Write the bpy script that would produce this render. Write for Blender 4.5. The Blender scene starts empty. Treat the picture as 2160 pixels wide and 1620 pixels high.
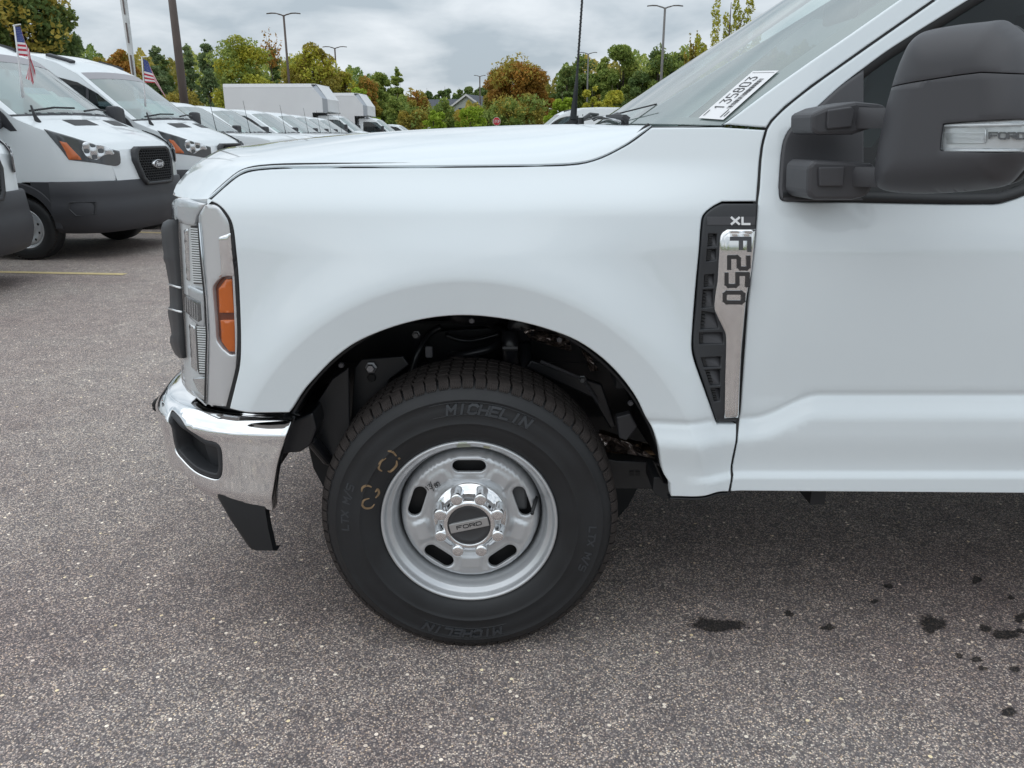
import bpy, bmesh, math, random
import numpy as np
from mathutils import Vector, Matrix, geometry
random.seed(7)
RNG = np.random.default_rng(11)
S = bpy.context.scene
COL = S.collection
R = math.radians

# ------------------------------------------------------------------ camera
FPX, PITCH, EYE = 1650.0, 0.30921853, 1.371
cd = bpy.data.cameras.new('camera')
cam = bpy.data.objects.new('camera', cd)
COL.objects.link(cam)
cd.sensor_width = 36.0
cd.sensor_fit = 'HORIZONTAL'
cd.lens = 36.0 * FPX / 2160.0
cd.clip_start = 0.05
cd.clip_end = 3000
cam.location = (0, 0, EYE)
cam.rotation_euler = (math.pi / 2 - PITCH, 0, 0)
S.camera = cam

# ------------------------------------------------------------------ sky
SUN_EL, SUN_AZ = R(60), R(232)          # azimuth clockwise from +Y
w = bpy.data.worlds.new('World')
S.world = w
w.use_nodes = True
nt = w.node_tree
nt.nodes.clear()
def N(t, **k):
    n = nt.nodes.new(t)
    for a, b in k.items():
        setattr(n, a, b)
    return n
out = N('ShaderNodeOutputWorld')
bg = N('ShaderNodeBackground')
sky = N('ShaderNodeTexSky', sky_type='NISHITA', sun_disc=False)
sky.sun_elevation = SUN_EL
sky.sun_rotation = SUN_AZ
sky.air_density = 1.2
sky.dust_density = 2.0
tc = N('ShaderNodeTexCoord')
sep = N('ShaderNodeSeparateXYZ')
nt.links.new(tc.outputs['Generated'], sep.inputs[0])
# flatten direction onto a cloud ceiling: (x, y) / (z + .12)
zc_ = N('ShaderNodeMath', operation='MAXIMUM'); zc_.inputs[1].default_value = 0.0
nt.links.new(sep.outputs[2], zc_.inputs[0])
za = N('ShaderNodeMath', operation='ADD'); za.inputs[1].default_value = 0.26
nt.links.new(zc_.outputs[0], za.inputs[0])
dx = N('ShaderNodeMath', operation='DIVIDE'); dy = N('ShaderNodeMath', operation='DIVIDE')
nt.links.new(sep.outputs[0], dx.inputs[0]); nt.links.new(za.outputs[0], dx.inputs[1])
nt.links.new(sep.outputs[1], dy.inputs[0]); nt.links.new(za.outputs[0], dy.inputs[1])
cmb = N('ShaderNodeCombineXYZ')
nt.links.new(dx.outputs[0], cmb.inputs[0]); nt.links.new(dy.outputs[0], cmb.inputs[1])
cn = N('ShaderNodeTexNoise'); cn.inputs['Scale'].default_value = 1.9; cn.inputs['Detail'].default_value = 7; cn.inputs['Roughness'].default_value = 0.5
cn.inputs['Distortion'].default_value = 0.25
nt.links.new(cmb.outputs[0], cn.inputs['Vector'])
cr = N('ShaderNodeValToRGB')
cr.color_ramp.elements[0].position = 0.38; cr.color_ramp.elements[0].color = (0.44, 0.51, 0.57, 1)
cr.color_ramp.elements[1].position = 0.62; cr.color_ramp.elements[1].color = (0.79, 0.84, 0.885, 1)
nt.links.new(cn.outputs['Fac'], cr.inputs[0])
# overcast luminance rises from horizon to zenith (CIE overcast distribution)
lum = N('ShaderNodeMapRange'); lum.inputs['From Min'].default_value = 0.0; lum.inputs['From Max'].default_value = 1.0
lum.inputs['To Min'].default_value = 1.0; lum.inputs['To Max'].default_value = 1.6
nt.links.new(zc_.outputs[0], lum.inputs['Value'])
cl = N('ShaderNodeVectorMath', operation='SCALE')
nt.links.new(cr.outputs[0], cl.inputs[0]); nt.links.new(lum.outputs[0], cl.inputs['Scale'])
sk = N('ShaderNodeVectorMath', operation='SCALE'); sk.inputs['Scale'].default_value = 0.08
nt.links.new(sky.outputs[0], sk.inputs[0])
mx = N('ShaderNodeMix', data_type='RGBA'); mx.inputs[0].default_value = 0.93
nt.links.new(sk.outputs[0], mx.inputs[6]); nt.links.new(cl.outputs[0], mx.inputs[7])
nt.links.new(mx.outputs[2], bg.inputs['Color'])
bg.inputs['Strength'].default_value = 1.0
nt.links.new(bg.outputs[0], out.inputs[0])

# ------------------------------------------------------------------ sun (veiled by cloud)
sl = bpy.data.lights.new('sun', 'SUN')
sl.energy = 0.75
sl.angle = R(100)
sl.color = (1.0, 0.975, 0.94)
sun = bpy.data.objects.new('sun', sl)
COL.objects.link(sun)
sd = Vector((math.sin(SUN_AZ) * math.cos(SUN_EL), math.cos(SUN_AZ) * math.cos(SUN_EL), math.sin(SUN_EL)))
sun.rotation_euler = sd.to_track_quat('Z', 'Y').to_euler()

vs = S.view_settings
vs.view_transform = 'Standard'
vs.look = 'None'
vs.exposure = 0.06
vs.gamma = 1.0
vs.use_curve_mapping = False
S.cycles.max_bounces = 8
S.cycles.transparent_max_bounces = 12
S.cycles.caustics_reflective = False
S.cycles.caustics_refractive = False

# ------------------------------------------------------------------ helpers
CP, SP = math.cos(PITCH), math.sin(PITCH)
def ray(px, py):
    u, v = (px - 1080) / FPX, (py - 810) / FPX
    return np.array((u, CP - v * SP, -(SP + v * CP)))
def at(px, py, Y):
    """the point of the vertical plane at distance Y that lies on a sight line"""
    d = ray(px, py)
    t = Y / d[1]
    return np.array((d[0] * t, Y, EYE + d[2] * t))
def atx(px, py, X):
    d = ray(px, py)
    t = X / d[0]
    return np.array((X, d[1] * t, EYE + d[2] * t))
def ground(px, py, z=0.0):
    d = ray(px, py)
    t = (z - EYE) / d[2]
    return np.array((d[0] * t, d[1] * t, z))

def spline(pts, n=6, closed=False):
    """Catmull-Rom through pts; a third entry 1 marks a corner"""
    P = [np.array(p[:2], float) for p in pts]
    C = [len(p) > 2 and p[2] == 1 for p in pts]
    m = len(P)
    outp = []
    for i in range(m if closed else m - 1):
        p1, p2 = P[i], P[(i + 1) % m]
        p0 = P[(i - 1) % m] if (closed or i > 0) else 2 * p1 - p2
        p3 = P[(i + 2) % m] if (closed or i + 2 < m) else 2 * p2 - p1
        L = np.linalg.norm(p2 - p1)
        if C[i]:
            m1 = p2 - p1
        else:
            m1 = (p2 - p0) / (np.linalg.norm(p2 - p0) + 1e-9) * L
        if C[(i + 1) % m]:
            m2 = p2 - p1
        else:
            m2 = (p3 - p1) / (np.linalg.norm(p3 - p1) + 1e-9) * L
        if C[i] and C[(i + 1) % m]:
            outp.append(p1); continue
        for k in range(n):
            t = k / n
            outp.append((2*t**3 - 3*t**2 + 1)*p1 + (t**3 - 2*t**2 + t)*m1 + (-2*t**3 + 3*t**2)*p2 + (t**3 - t**2)*m2)
    if not closed:
        outp.append(P[-1])
    return np.array(outp)
def resample(P, step):
    o = []
    m = len(P)
    for i in range(m):
        a, b = P[i], P[(i + 1) % m]
        k = max(1, int(np.ceil(np.linalg.norm(b - a) / step)))
        for j in range(k):
            o.append(a + (b - a) * j / k)
    return np.array(o)
def area2(P):
    x, y = P[:, 0], P[:, 1]
    return np.sum(x * np.roll(y, -1) - y * np.roll(x, -1))
def inset(P, d):
    """move a CCW outline inwards by d"""
    e = np.roll(P, -1, 0) - P
    e /= (np.linalg.norm(e, axis=1, keepdims=True) + 1e-12)
    n = np.stack((-e[:, 1], e[:, 0]), 1)
    b = n + np.roll(n, 1, 0)
    l2 = np.sum(b * b, 1, keepdims=True)
    b = b * 2 / np.maximum(l2, 0.9)
    return P + b * d
def inside(Q, P):
    x, y = Q[:, 0], Q[:, 1]
    r = np.zeros(len(Q), bool)
    m = len(P)
    for i in range(m):
        x1, y1 = P[i]; x2, y2 = P[(i + 1) % m]
        if y1 == y2: continue
        c = ((y1 > y) != (y2 > y)) & (x < (x2 - x1) * (y - y1) / (y2 - y1) + x1)
        r ^= c
    return r
def dist(Q, P):
    """distance of points to a closed outline"""
    best = np.full(len(Q), 1e9)
    m = len(P)
    for i in range(m):
        a, b = P[i], P[(i + 1) % m]
        ab = b - a
        L = ab @ ab + 1e-15
        t = np.clip(((Q - a) @ ab) / L, 0, 1)
        d = Q - a - t[:, None] * ab
        best = np.minimum(best, np.einsum('ij,ij->i', d, d))
    return np.sqrt(best)

def link(name, me, m=None, parent=None, smooth=True, label=None, cat=None, group=None, kind=None):
    o = bpy.data.objects.new(name, me)
    COL.objects.link(o)
    if m is not None:
        for q in (m if isinstance(m, (list, tuple)) else [m]):
            me.materials.append(q)
    if smooth:
        me.polygons.foreach_set('use_smooth', [True] * len(me.polygons))
    if parent is not None:
        o.parent = parent
    tag(o, label, cat, group, kind)
    return o
def tag(o, label=None, cat=None, group=None, kind=None):
    if label: o['label'] = label
    if cat: o['category'] = cat
    if group: o['group'] = group
    if kind: o['kind'] = kind
    return o
def empty(name, loc=(0, 0, 0), rz=0.0, label=None, cat=None, group=None, parent=None):
    o = bpy.data.objects.new(name, None)
    COL.objects.link(o)
    o.location = loc
    o.rotation_euler = (0, 0, rz)
    o.empty_display_size = 0.1
    if parent is not None: o.parent = parent
    return tag(o, label, cat, group)
def copy_tree(o, parent=None):
    c = o.copy()
    COL.objects.link(c)
    if parent is not None: c.parent = parent
    for ch in [q for q in o.children]:
        copy_tree(ch, c)
    return c

class MB:
    """collects simple shapes; build() links them as ONE mesh object"""
    def __init__(s): s.v, s.f, s.mi, s.cur = [], [], [], 0
    def add(s, vs_, fs, M=None):
        b = len(s.v)
        for p in vs_:
            s.v.append(tuple(M @ Vector(p)) if M is not None else tuple(float(q) for q in p))
        for f in fs:
            s.f.append(tuple(b + i for i in f)); s.mi.append(s.cur)
        return s
    def box(s, c, h, M=None, ch=0.0):
        """box with centre c, half sizes h and chamfer ch"""
        cx, cy, cz = c; hx, hy, hz = h
        if ch <= 0:
            v = [(cx + a*hx, cy + b*hy, cz + d*hz) for a in (-1, 1) for b in (-1, 1) for d in (-1, 1)]
            f = [(0,1,3,2),(4,6,7,5),(0,4,5,1),(2,3,7,6),(0,2,6,4),(1,5,7,3)]
            return s.add(v, f, M)
        bm = bmesh.new()
        bmesh.ops.create_cube(bm, size=1)
        for q in bm.verts: q.co = Vector((q.co.x*2*hx + cx, q.co.y*2*hy + cy, q.co.z*2*hz + cz))
        bmesh.ops.bevel(bm, geom=bm.edges[:], offset=ch, segments=2, affect='EDGES', profile=0.5)
        bm.verts.index_update()
        s.add([q.co[:] for q in bm.verts], [[q.index for q in f.verts] for f in bm.faces], M)
        bm.free()
        return s
    def grid(s, G, cu=False, cv=False, flip=False):
        """G[i][j] points -> quads"""
        nu, nv = len(G), len(G[0])
        b = len(s.v)
        for row in G:
            for p in row: s.v.append((float(p[0]), float(p[1]), float(p[2])))
        for i in range(nu if cu else nu - 1):
            for j in range(nv if cv else nv - 1):
                i2, j2 = (i + 1) % nu, (j + 1) % nv
                q = (b + i*nv + j, b + i2*nv + j, b + i2*nv + j2, b + i*nv + j2)
                s.f.append(q[::-1] if flip else q); s.mi.append(s.cur)
        return s
    def tube(s, path, r, seg=10, cap=True):
        P = [Vector(p) for p in path]
        rr = r if isinstance(r, (list, tuple)) else [r] * len(P)
        G = []
        up = Vector((0, 0, 1))
        for i, p in enumerate(P):
            t = (P[min(i + 1, len(P) - 1)] - P[max(i - 1, 0)]).normalized()
            a = t.cross(up)
            if a.length < 1e-3: a = t.cross(Vector((1, 0, 0)))
            a.normalize(); b = a.cross(t)
            G.append([p + (a * math.cos(2*math.pi*k/seg) + b * math.sin(2*math.pi*k/seg)) * rr[i] for k in range(seg)])
        n0 = len(s.v)
        s.grid(G, cv=True, flip=True)
        if cap:
            s.f.append(tuple(n0 + k for k in range(seg))); s.mi.append(s.cur)
            n1 = n0 + (len(P) - 1) * seg
            s.f.append(tuple(n1 + k for k in reversed(range(seg)))); s.mi.append(s.cur)
        return s
    def lathe(s, prof, c=(0, 0, 0), seg=64, a0=0.0, a1=2*math.pi):
        """profile [(radius, y)] turned about the Y axis through c"""
        full = abs(a1 - a0 - 2*math.pi) < 1e-6
        n = seg if full else seg + 1
        G = []
        for k in range(n):
            a = a0 + (a1 - a0) * k / seg
            G.append([(c[0] + r*math.cos(a), c[1] + y, c[2] + r*math.sin(a)) for r, y in prof])
        return s.grid(G, cu=full)
    def poly(s, pts, d, M=None):
        """prism: polygon pts (3-D, planar) extruded by vector d"""
        n = len(pts); d = np.array(d)
        v = [np.array(p) for p in pts] + [np.array(p) + d for p in pts]
        f = [tuple(range(n)), tuple(range(2*n - 1, n - 1, -1))] + [(i, i + n, (i + 1) % n + n, (i + 1) % n) for i in range(n)]
        return s.add(v, f, M)
    def mesh(s, name):
        me = bpy.data.meshes.new(name)
        me.from_pydata(s.v, [], s.f)
        if any(s.mi): me.polygons.foreach_set('material_index', s.mi)
        me.update()
        return me
    def build(s, name, m, parent=None, smooth=False, recalc=True, bevel=0, auto=None, **k):
        me = s.mesh(name)
        if recalc:
            bm = bmesh.new(); bm.from_mesh(me)
            bmesh.ops.recalc_face_normals(bm, faces=bm.faces)
            bm.to_mesh(me); bm.free()
        o = link(name, me, m, parent, smooth or auto is not None, **k)
        if auto is not None:
            me.set_sharp_from_angle(angle=R(auto))
        if bevel:
            b = o.modifiers.new('bevel', 'BEVEL'); b.width = bevel; b.segments = 2; b.limit_method = 'ANGLE'
            b.harden_normals = False
        return o

def panel(name, outline, yf, m, parent=None, holes=(), sp=0.02, gap=0.0, roll=0.004, depth=0.02, M=None, analytic=True, flat_mesh=False, feats=(), **k):
    """a sheet-metal panel: outline and holes in (x, z), pushed to y = yf(x, z), with rolled edges and a flange"""
    O = np.array(outline, float)
    if area2(O) < 0: O = O[::-1]
    O = resample(O, sp)
    if gap: O = inset(O, gap)
    HS = []
    for h in holes:
        H = np.array(h, float)
        if area2(H) > 0: H = H[::-1]
        H = resample(H, sp)
        if gap: H = inset(H, gap * 0)
        HS.append(H)
    loops = [O] + HS
    in1 = [inset(L, roll * 0.35) for L in loops]
    in2 = [inset(L, roll) for L in loops]
    lo, hi = O.min(0), O.max(0)
    gx, gz = np.meshgrid(np.arange(lo[0], hi[0], sp), np.arange(lo[1], hi[1], sp))
    Q = np.stack((gx.ravel(), gz.ravel()), 1)
    Q[:, 0] += ((np.arange(len(Q)) // gx.shape[1]) % 2) * sp * 0.5
    ok = inside(Q, in2[0])
    for h in in2[1:]: ok &= ~inside(Q, h)
    Q = Q[ok]
    if len(Q):
        dd = np.full(len(Q), 1e9)
        for L in in2: dd = np.minimum(dd, dist(Q, L))
        Q = Q[dd > sp * 0.45]
    FT = []
    for fl in feats:
        fl = np.array(fl, float); okf = inside(fl, in2[0])
        for h in in2[1:]: okf &= ~inside(fl, h)
        for L in in2: okf &= dist(fl, L) > sp * 0.3
        run = []
        for p, k_ in zip(fl, okf):
            if k_: run.append(p)
            else:
                if len(run) > 1: FT.append(np.array(run))
                run = []
        if len(run) > 1: FT.append(np.array(run))
    for fl in FT:
        if len(Q): 
            dq = np.min(np.hypot(Q[:, None, 0] - fl[None, :, 0], Q[:, None, 1] - fl[None, :, 1]), axis=1); Q = Q[dq > sp * 0.7]
    pts, edges = [], []
    for L in in2:
        b = len(pts)
        pts += [tuple(p) for p in L]
        edges += [(b + i, b + (i + 1) % len(L)) for i in range(len(L))]
    for fl in FT:
        b = len(pts); pts += [tuple(p) for p in fl]
        edges += [(b + i, b + i + 1) for i in range(len(fl) - 1)]
    pts += [tuple(p) for p in Q]
    vo, eo, fo, *_ = geometry.delaunay_2d_cdt([Vector(p) for p in pts], edges, [], 0, 1e-6, False)
    V = np.array([v[:] for v in vo])
    F = np.array([f[:] for f in fo if len(f) == 3])
    C = V[F].mean(1)
    ok = inside(C, in2[0])
    for h in in2[1:]: ok &= ~inside(C, h)
    F = F[ok]
    # CCW in (x, z) faces -y when seen from the camera side: order x->z gives normal -y
    nv = len(V)
    verts2 = [V]; yoff = [np.zeros(nv)]
    faces = [tuple(f) for f in F]
    cnt = nv
    key = {}
    for i, v in enumerate(V): key[(round(v[0], 6), round(v[1], 6))] = i
    outn = [np.zeros((nv, 2))]
    for L, L1, L2 in zip(loops, in1, in2):
        n = len(L)
        e = np.roll(L, -1, 0) - np.roll(L, 1, 0)
        e /= np.linalg.norm(e, axis=1, keepdims=True) + 1e-12
        on = np.stack((e[:, 1], -e[:, 0]), 1)
        i2 = []
        for p in L2:
            q = key.get((round(float(p[0]), 6), round(float(p[1]), 6)))
            if q is None: q = int(np.argmin(np.sum((V - p)**2, 1)))
            i2.append(q)
        a1 = cnt; verts2.append(L1); yoff.append(np.full(n, roll * 0.3)); outn.append(on * 0.7); cnt += n
        a0 = cnt; verts2.append(L); yoff.append(np.full(n, roll)); outn.append(on * 3); cnt += n
        af = cnt; verts2.append(L); yoff.append(np.full(n, roll + depth)); outn.append(on * 9); cnt += n
        for i in range(n):
            j = (i + 1) % n
            faces.append((i2[i], a1 + i, a1 + j, i2[j]))
            faces.append((a1 + i, a0 + i, a0 + j, a1 + j))
            faces.append((a0 + i, af + i, af + j, a0 + j))
    A = np.concatenate(verts2); yo = np.concatenate(yoff); on = np.concatenate(outn)
    y = yf(A[:, 0], A[:, 1])
    P = np.stack((A[:, 0], y + yo, A[:, 1]), 1)
    me = bpy.data.meshes.new(name)
    if M is not None:
        P3 = [tuple(M @ Vector(p)) for p in P]
    else:
        P3 = [tuple(p) for p in P]
    me.from_pydata(P3, [], faces)
    me.update()
    o = link(name, me, m, parent, True, **k)
    if analytic:
        h = 0.002
        gx_ = (yf(A[:, 0] + h, A[:, 1]) - yf(A[:, 0] - h, A[:, 1])) / (2*h)
        gz_ = (yf(A[:, 0], A[:, 1] + h) - yf(A[:, 0], A[:, 1] - h)) / (2*h)
        nn = np.stack((gx_ + on[:, 0], -np.ones(len(A)), gz_ + on[:, 1]), 1)
        nn /= np.linalg.norm(nn, axis=1, keepdims=True)
        if M is not None:
            M3 = np.array(M.to_3x3()); nn = nn @ M3.T
            nn /= np.linalg.norm(nn, axis=1, keepdims=True)
        me.normals_split_custom_set_from_vertices([tuple(q) for q in nn])
    return o

# stroke lettering: glyphs on a 4 x 6 grid
GL = {'F': [[(0,0),(0,6),(4,6)], [(0,3.2),(3.3,3.2)]], 'O': [[(1,0),(0,1),(0,5),(1,6),(3,6),(4,5),(4,1),(3,0),(1,0)]],
      'R': [[(0,0),(0,6),(3.2,6),(4,5.2),(4,3.6),(3.2,2.8),(0,2.8)], [(2.2,2.8),(4,0)]], 'D': [[(0,0),(0,6),(3,6),(4,5),(4,1),(3,0),(0,0)]],
      'X': [[(0,0),(4,6)], [(0,6),(4,0)]], 'L': [[(0,6),(0,0),(3.8,0)]],
      '2': [[(0,6),(3.4,6),(4,5.4),(4,3.6),(3.4,3),(0.6,3),(0,2.4),(0,0),(4,0)]], '5': [[(4,6),(0,6),(0,3.1),(3.4,3.1),(4,2.5),(4,.6),(3.4,0),(0,0)]],
      '0': [[(.7,0),(0,.7),(0,5.3),(.7,6),(3.3,6),(4,5.3),(4,.7),(3.3,0),(.7,0)]],
      '1': [[(1,5),(2.2,6),(2.2,0)]], '3': [[(0,6),(4,6),(1.8,3.6),(3.2,3.4),(4,2.4),(4,1),(3,0),(1,0),(0,.8)]],
      '8': [[(1,3.1),(.3,3.8),(.3,5.2),(1,6),(3,6),(3.7,5.2),(3.7,3.8),(3,3.1),(1,3.1),(0,2.2),(0,.9),(1,0),(3,0),(4,.9),(4,2.2),(3,3.1)]],
      '/': [[(0,-1),(3.5,7)]], 'S': [[(4,6),(0.6,6),(0,5.4),(0,3.6),(.6,3),(3.4,3),(4,2.4),(4,.6),(3.4,0),(0,0)]], 'T': [[(0,6),(4,6)], [(2,6),(2,0)]],
      'P': [[(0,0),(0,6),(3.2,6),(4,5.2),(4,3.6),(3.2,2.8),(0,2.8)]], 'M': [[(0,0),(0,6),(2,2.5),(4,6),(4,0)]], 'I': [[(2,0),(2,6)]],
      'C': [[(4,5),(3,6),(1,6),(0,5),(0,1),(1,0),(3,0),(4,1)]], 'H': [[(0,0),(0,6)], [(4,0),(4,6)], [(0,3),(4,3)]], 'E': [[(4,6),(0,6),(0,0),(4,0)], [(0,3),(3.3,3)]],
      'N': [[(0,0),(0,6),(4,0),(4,6)]], '-': [[(.5,3),(3.5,3)]], 'A': [[(0,0),(2,6),(4,0)], [(.9,2),(3.1,2)]]}
def stroke_text(mb, text, h, wd, t, fn, pitch=1.35, th=0.001, slant=0.0):
    """letters of height h, width wd, stroke t; fn(u, v, d) maps text plane (u right, v up, d towards viewer) to space; centred"""
    n = len(text)
    adv = wd * pitch
    u0 = -(adv * (n - 1) + wd) / 2
    for i, ch in enumerate(text):
        if ch == ' ' or ch not in GL: continue
        for st in GL[ch]:
            P = [np.array((u0 + i*adv + x/4*wd, -h/2 + y/6*h)) for x, y in st]
            for a, b in zip(P[:-1], P[1:]):
                d = b - a; L = np.linalg.norm(d)
                if L < 1e-9: continue
                d = d / L; nrm = np.array((-d[1], d[0])) * t/2
                a2, b2 = a - d*t*0.38, b + d*t*0.38
                q = [a2 - nrm, b2 - nrm, b2 + nrm, a2 + nrm]
                q = [(p[0] + slant*(p[1]), p[1]) for p in q]
                mb.add([fn(p[0], p[1], th) for p in q] + [fn(p[0], p[1], -th*0.5) for p in q],
                       [(0,1,2,3), (0,4,5,1), (1,5,6,2), (2,6,7,3), (3,7,4,0)])
    return mb

# ------------------------------------------------------------------ materials
MATS = {}
def mat(name, col, rough=0.5, metal=0.0, coat=0.0, coat_r=0.03, spec=0.5, var=0.0, vscale=8.0, bump=0.0, bscale=200.0, bdist=0.001, emit=None, rvar=0.0):
    if name in MATS: return MATS[name]
    m = bpy.data.materials.new(name)
    m.use_nodes = True
    t = m.node_tree
    b = t.nodes['Principled BSDF']
    b.inputs['Base Color'].default_value = (*col, 1)
    b.inputs['Roughness'].default_value = rough
    b.inputs['Metallic'].default_value = metal
    b.inputs['Coat Weight'].default_value = coat
    b.inputs['Coat Roughness'].default_value = coat_r
    b.inputs['Specular IOR Level'].default_value = spec
    tcn = t.nodes.new('ShaderNodeTexCoord')
    if var or rvar:
        n = t.nodes.new('ShaderNodeTexNoise'); n.inputs['Scale'].default_value = vscale; n.inputs['Detail'].default_value = 5
        t.links.new(tcn.outputs['Object'], n.inputs['Vector'])
        if var:
            r = t.nodes.new('ShaderNodeMapRange'); r.inputs['To Min'].default_value = 1 - var; r.inputs['To Max'].default_value = 1 + var
            r.inputs['From Min'].default_value = 0.3; r.inputs['From Max'].default_value = 0.7
            t.links.new(n.outputs['Fac'], r.inputs['Value'])
            s = t.nodes.new('ShaderNodeVectorMath'); s.operation = 'SCALE'; s.inputs[0].default_value = col
            t.links.new(r.outputs[0], s.inputs['Scale']); t.links.new(s.outputs[0], b.inputs['Base Color'])
        if rvar:
            r2 = t.nodes.new('ShaderNodeMapRange'); r2.inputs['To Min'].default_value = max(0, rough - rvar); r2.inputs['To Max'].default_value = rough + rvar
            r2.inputs['From Min'].default_value = 0.3; r2.inputs['From Max'].default_value = 0.7
            t.links.new(n.outputs['Fac'], r2.inputs['Value']); t.links.new(r2.outputs[0], b.inputs['Roughness'])
    if bump:
        n2 = t.nodes.new('ShaderNodeTexNoise'); n2.inputs['Scale'].default_value = bscale; n2.inputs['Detail'].default_value = 3
        t.links.new(tcn.outputs['Object'], n2.inputs['Vector'])
        bp = t.nodes.new('ShaderNodeBump'); bp.inputs['Strength'].default_value = bump; bp.inputs['Distance'].default_value = bdist
        t.links.new(n2.outputs['Fac'], bp.inputs['Height']); t.links.new(bp.outputs[0], b.inputs['Normal'])
    MATS[name] = m
    return m
def glass(name, tint, refl=1.0, rough=0.0, milk=0.0, milkcol=(0.6, 0.7, 0.7)):
    """thin window glass: tinted see-through plus a Fresnel mirror, with a pale veil painted in for brightness"""
    if name in MATS: return MATS[name]
    m = bpy.data.materials.new(name); m.use_nodes = True
    t = m.node_tree; t.nodes.clear()
    o = t.nodes.new('ShaderNodeOutputMaterial')
    tr = t.nodes.new('ShaderNodeBsdfTransparent'); tr.inputs[0].default_value = (*tint, 1)
    gl = t.nodes.new('ShaderNodeBsdfGlossy'); gl.inputs['Roughness'].default_value = rough
    # Schlick's Fresnel term, the same from either side of the pane
    ge = t.nodes.new('ShaderNodeNewGeometry')
    dt = t.nodes.new('ShaderNodeVectorMath'); dt.operation = 'DOT_PRODUCT'
    t.links.new(ge.outputs['Normal'], dt.inputs[0]); t.links.new(ge.outputs['Incoming'], dt.inputs[1])
    ab = t.nodes.new('ShaderNodeMath'); ab.operation = 'ABSOLUTE'; t.links.new(dt.outputs['Value'], ab.inputs[0])
    om = t.nodes.new('ShaderNodeMath'); om.operation = 'SUBTRACT'; om.inputs[0].default_value = 1.0; om.use_clamp = True; t.links.new(ab.outputs[0], om.inputs[1])
    pw = t.nodes.new('ShaderNodeMath'); pw.operation = 'POWER'; pw.inputs[1].default_value = 3.2; t.links.new(om.outputs[0], pw.inputs[0])
    ml = t.nodes.new('ShaderNodeMath'); ml.operation = 'MULTIPLY_ADD'; ml.inputs[1].default_value = 0.95; ml.inputs[2].default_value = 0.05 * refl; ml.use_clamp = True
    t.links.new(pw.outputs[0], ml.inputs[0])
    a = t.nodes.new('ShaderNodeMixShader')
    t.links.new(ml.outputs[0], a.inputs[0])
    src = tr
    if milk:  # diffuse share painted in so the pane reads as sky-bright
        df = t.nodes.new('ShaderNodeBsdfDiffuse'); df.inputs[0].default_value = (*milkcol, 1)
        mm = t.nodes.new('ShaderNodeMixShader'); mm.inputs[0].default_value = milk
        t.links.new(tr.outputs[0], mm.inputs[1]); t.links.new(df.outputs[0], mm.inputs[2]); src = mm
    t.links.new(src.outputs[0], a.inputs[1]); t.links.new(gl.outputs[0], a.inputs[2])
    t.links.new(a.outputs[0], o.inputs[0])
    MATS[name] = m
    return m

WHITE = mat('white_paint', (0.755, 0.815, 0.845), 0.30, coat=1.0, coat_r=0.015, spec=0.25, var=0.015, vscale=2.0)
WHITE2 = mat('van_white_paint', (0.77, 0.815, 0.835), 0.4, coat=0.8, coat_r=0.04)
CHROME = mat('chrome', (0.86, 0.87, 0.88), 0.055, 1.0, rvar=0.02, vscale=12)
CHROME_R = mat('worn_chrome', (0.80, 0.80, 0.80), 0.10, 1.0, var=0.06, vscale=60, rvar=0.05)
SATIN = mat('satin_silver', (0.70, 0.72, 0.74), 0.24, 0.55, coat=.6)
STEEL = mat('silver_wheel_paint', (0.60, 0.62, 0.64), 0.36, 0.6, coat=0.5, coat_r=0.1, var=0.05, vscale=20)
PLASTIC = mat('black_grained_plastic', (0.030, 0.032, 0.036), 0.48, bump=0.25, bscale=900, bdist=0.0004)
PLASTIC_D = mat('dark_plastic', (0.014, 0.015, 0.017), 0.5)
GREYPL = mat('charcoal_plastic', (0.058, 0.058, 0.064), 0.46, bump=0.15, bscale=700, bdist=0.0004)
RUBBER = mat('tyre_rubber', (0.0145, 0.0155, 0.0175), 0.55, var=0.22, vscale=9, rvar=0.1)
TREAD = mat('tread_rubber', (0.030, 0.024, 0.022), 0.8, var=0.3, vscale=30)
BLACK = mat('gap_black', (0.006, 0.006, 0.007), 0.6)
LINER = mat('wheel_well_black', (0.010, 0.011, 0.013), 0.55, var=0.3, vscale=12)
FRAMEBLK = mat('frame_black_coating', (0.015, 0.016, 0.019), 0.3)
FOIL = mat('crinkled_foil', (0.34, 0.30, 0.28), 0.32, 1.0, bump=1.0, bscale=60, bdist=0.01)
RUST = mat('exhaust_metal', (0.20, 0.14, 0.09), 0.4, 1.0, var=0.3, vscale=40)
AMBER = mat('amber_reflector', (0.58, 0.12, 0.006), 0.2, coat=1.0, bump=.5, bscale=350, bdist=.001)
AMBER_D = mat('amber_rim', (0.16, 0.035, 0.01), 0.2, coat=1.0)
LENS = glass('clear_lens', (0.93, 0.95, 0.96), 0.9)
SILVERREF = mat('reflector_silver', (0.72, 0.74, 0.76), 0.22, 0.9)
LIGHTGREY = mat('light_grey_bezel', (0.84, 0.86, 0.87), 0.22, 0.25, coat=.5)
RIBS = mat('ribbed_light_bar', (0.92, 0.93, 0.92), 0.25)
PAPER = mat('white_paper', (0.80, 0.80, 0.81), 0.6)
INK = mat('black_ink', (0.02, 0.02, 0.022), 0.6)
INTERIOR = mat('interior_grey', (0.20, 0.21, 0.215), 0.7)
INTERIOR_D = mat('interior_dark', (0.02, 0.02, 0.022), 0.7)
WSGLASS = glass('windshield_glass', (0.76, 0.94, 0.88), 1.6, 0.0, 0.24, (.66, .80, .77))
SIDEGLASS = glass('side_glass', (0.15, 0.18, 0.18), 0.9)
FRIT = mat('glass_edge_band', (0.075, 0.07, 0.075), 0.35)
CHALK = mat('tan_paint_mark', (0.23, 0.155, 0.085), 0.7, var=.3, vscale=60)
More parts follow.
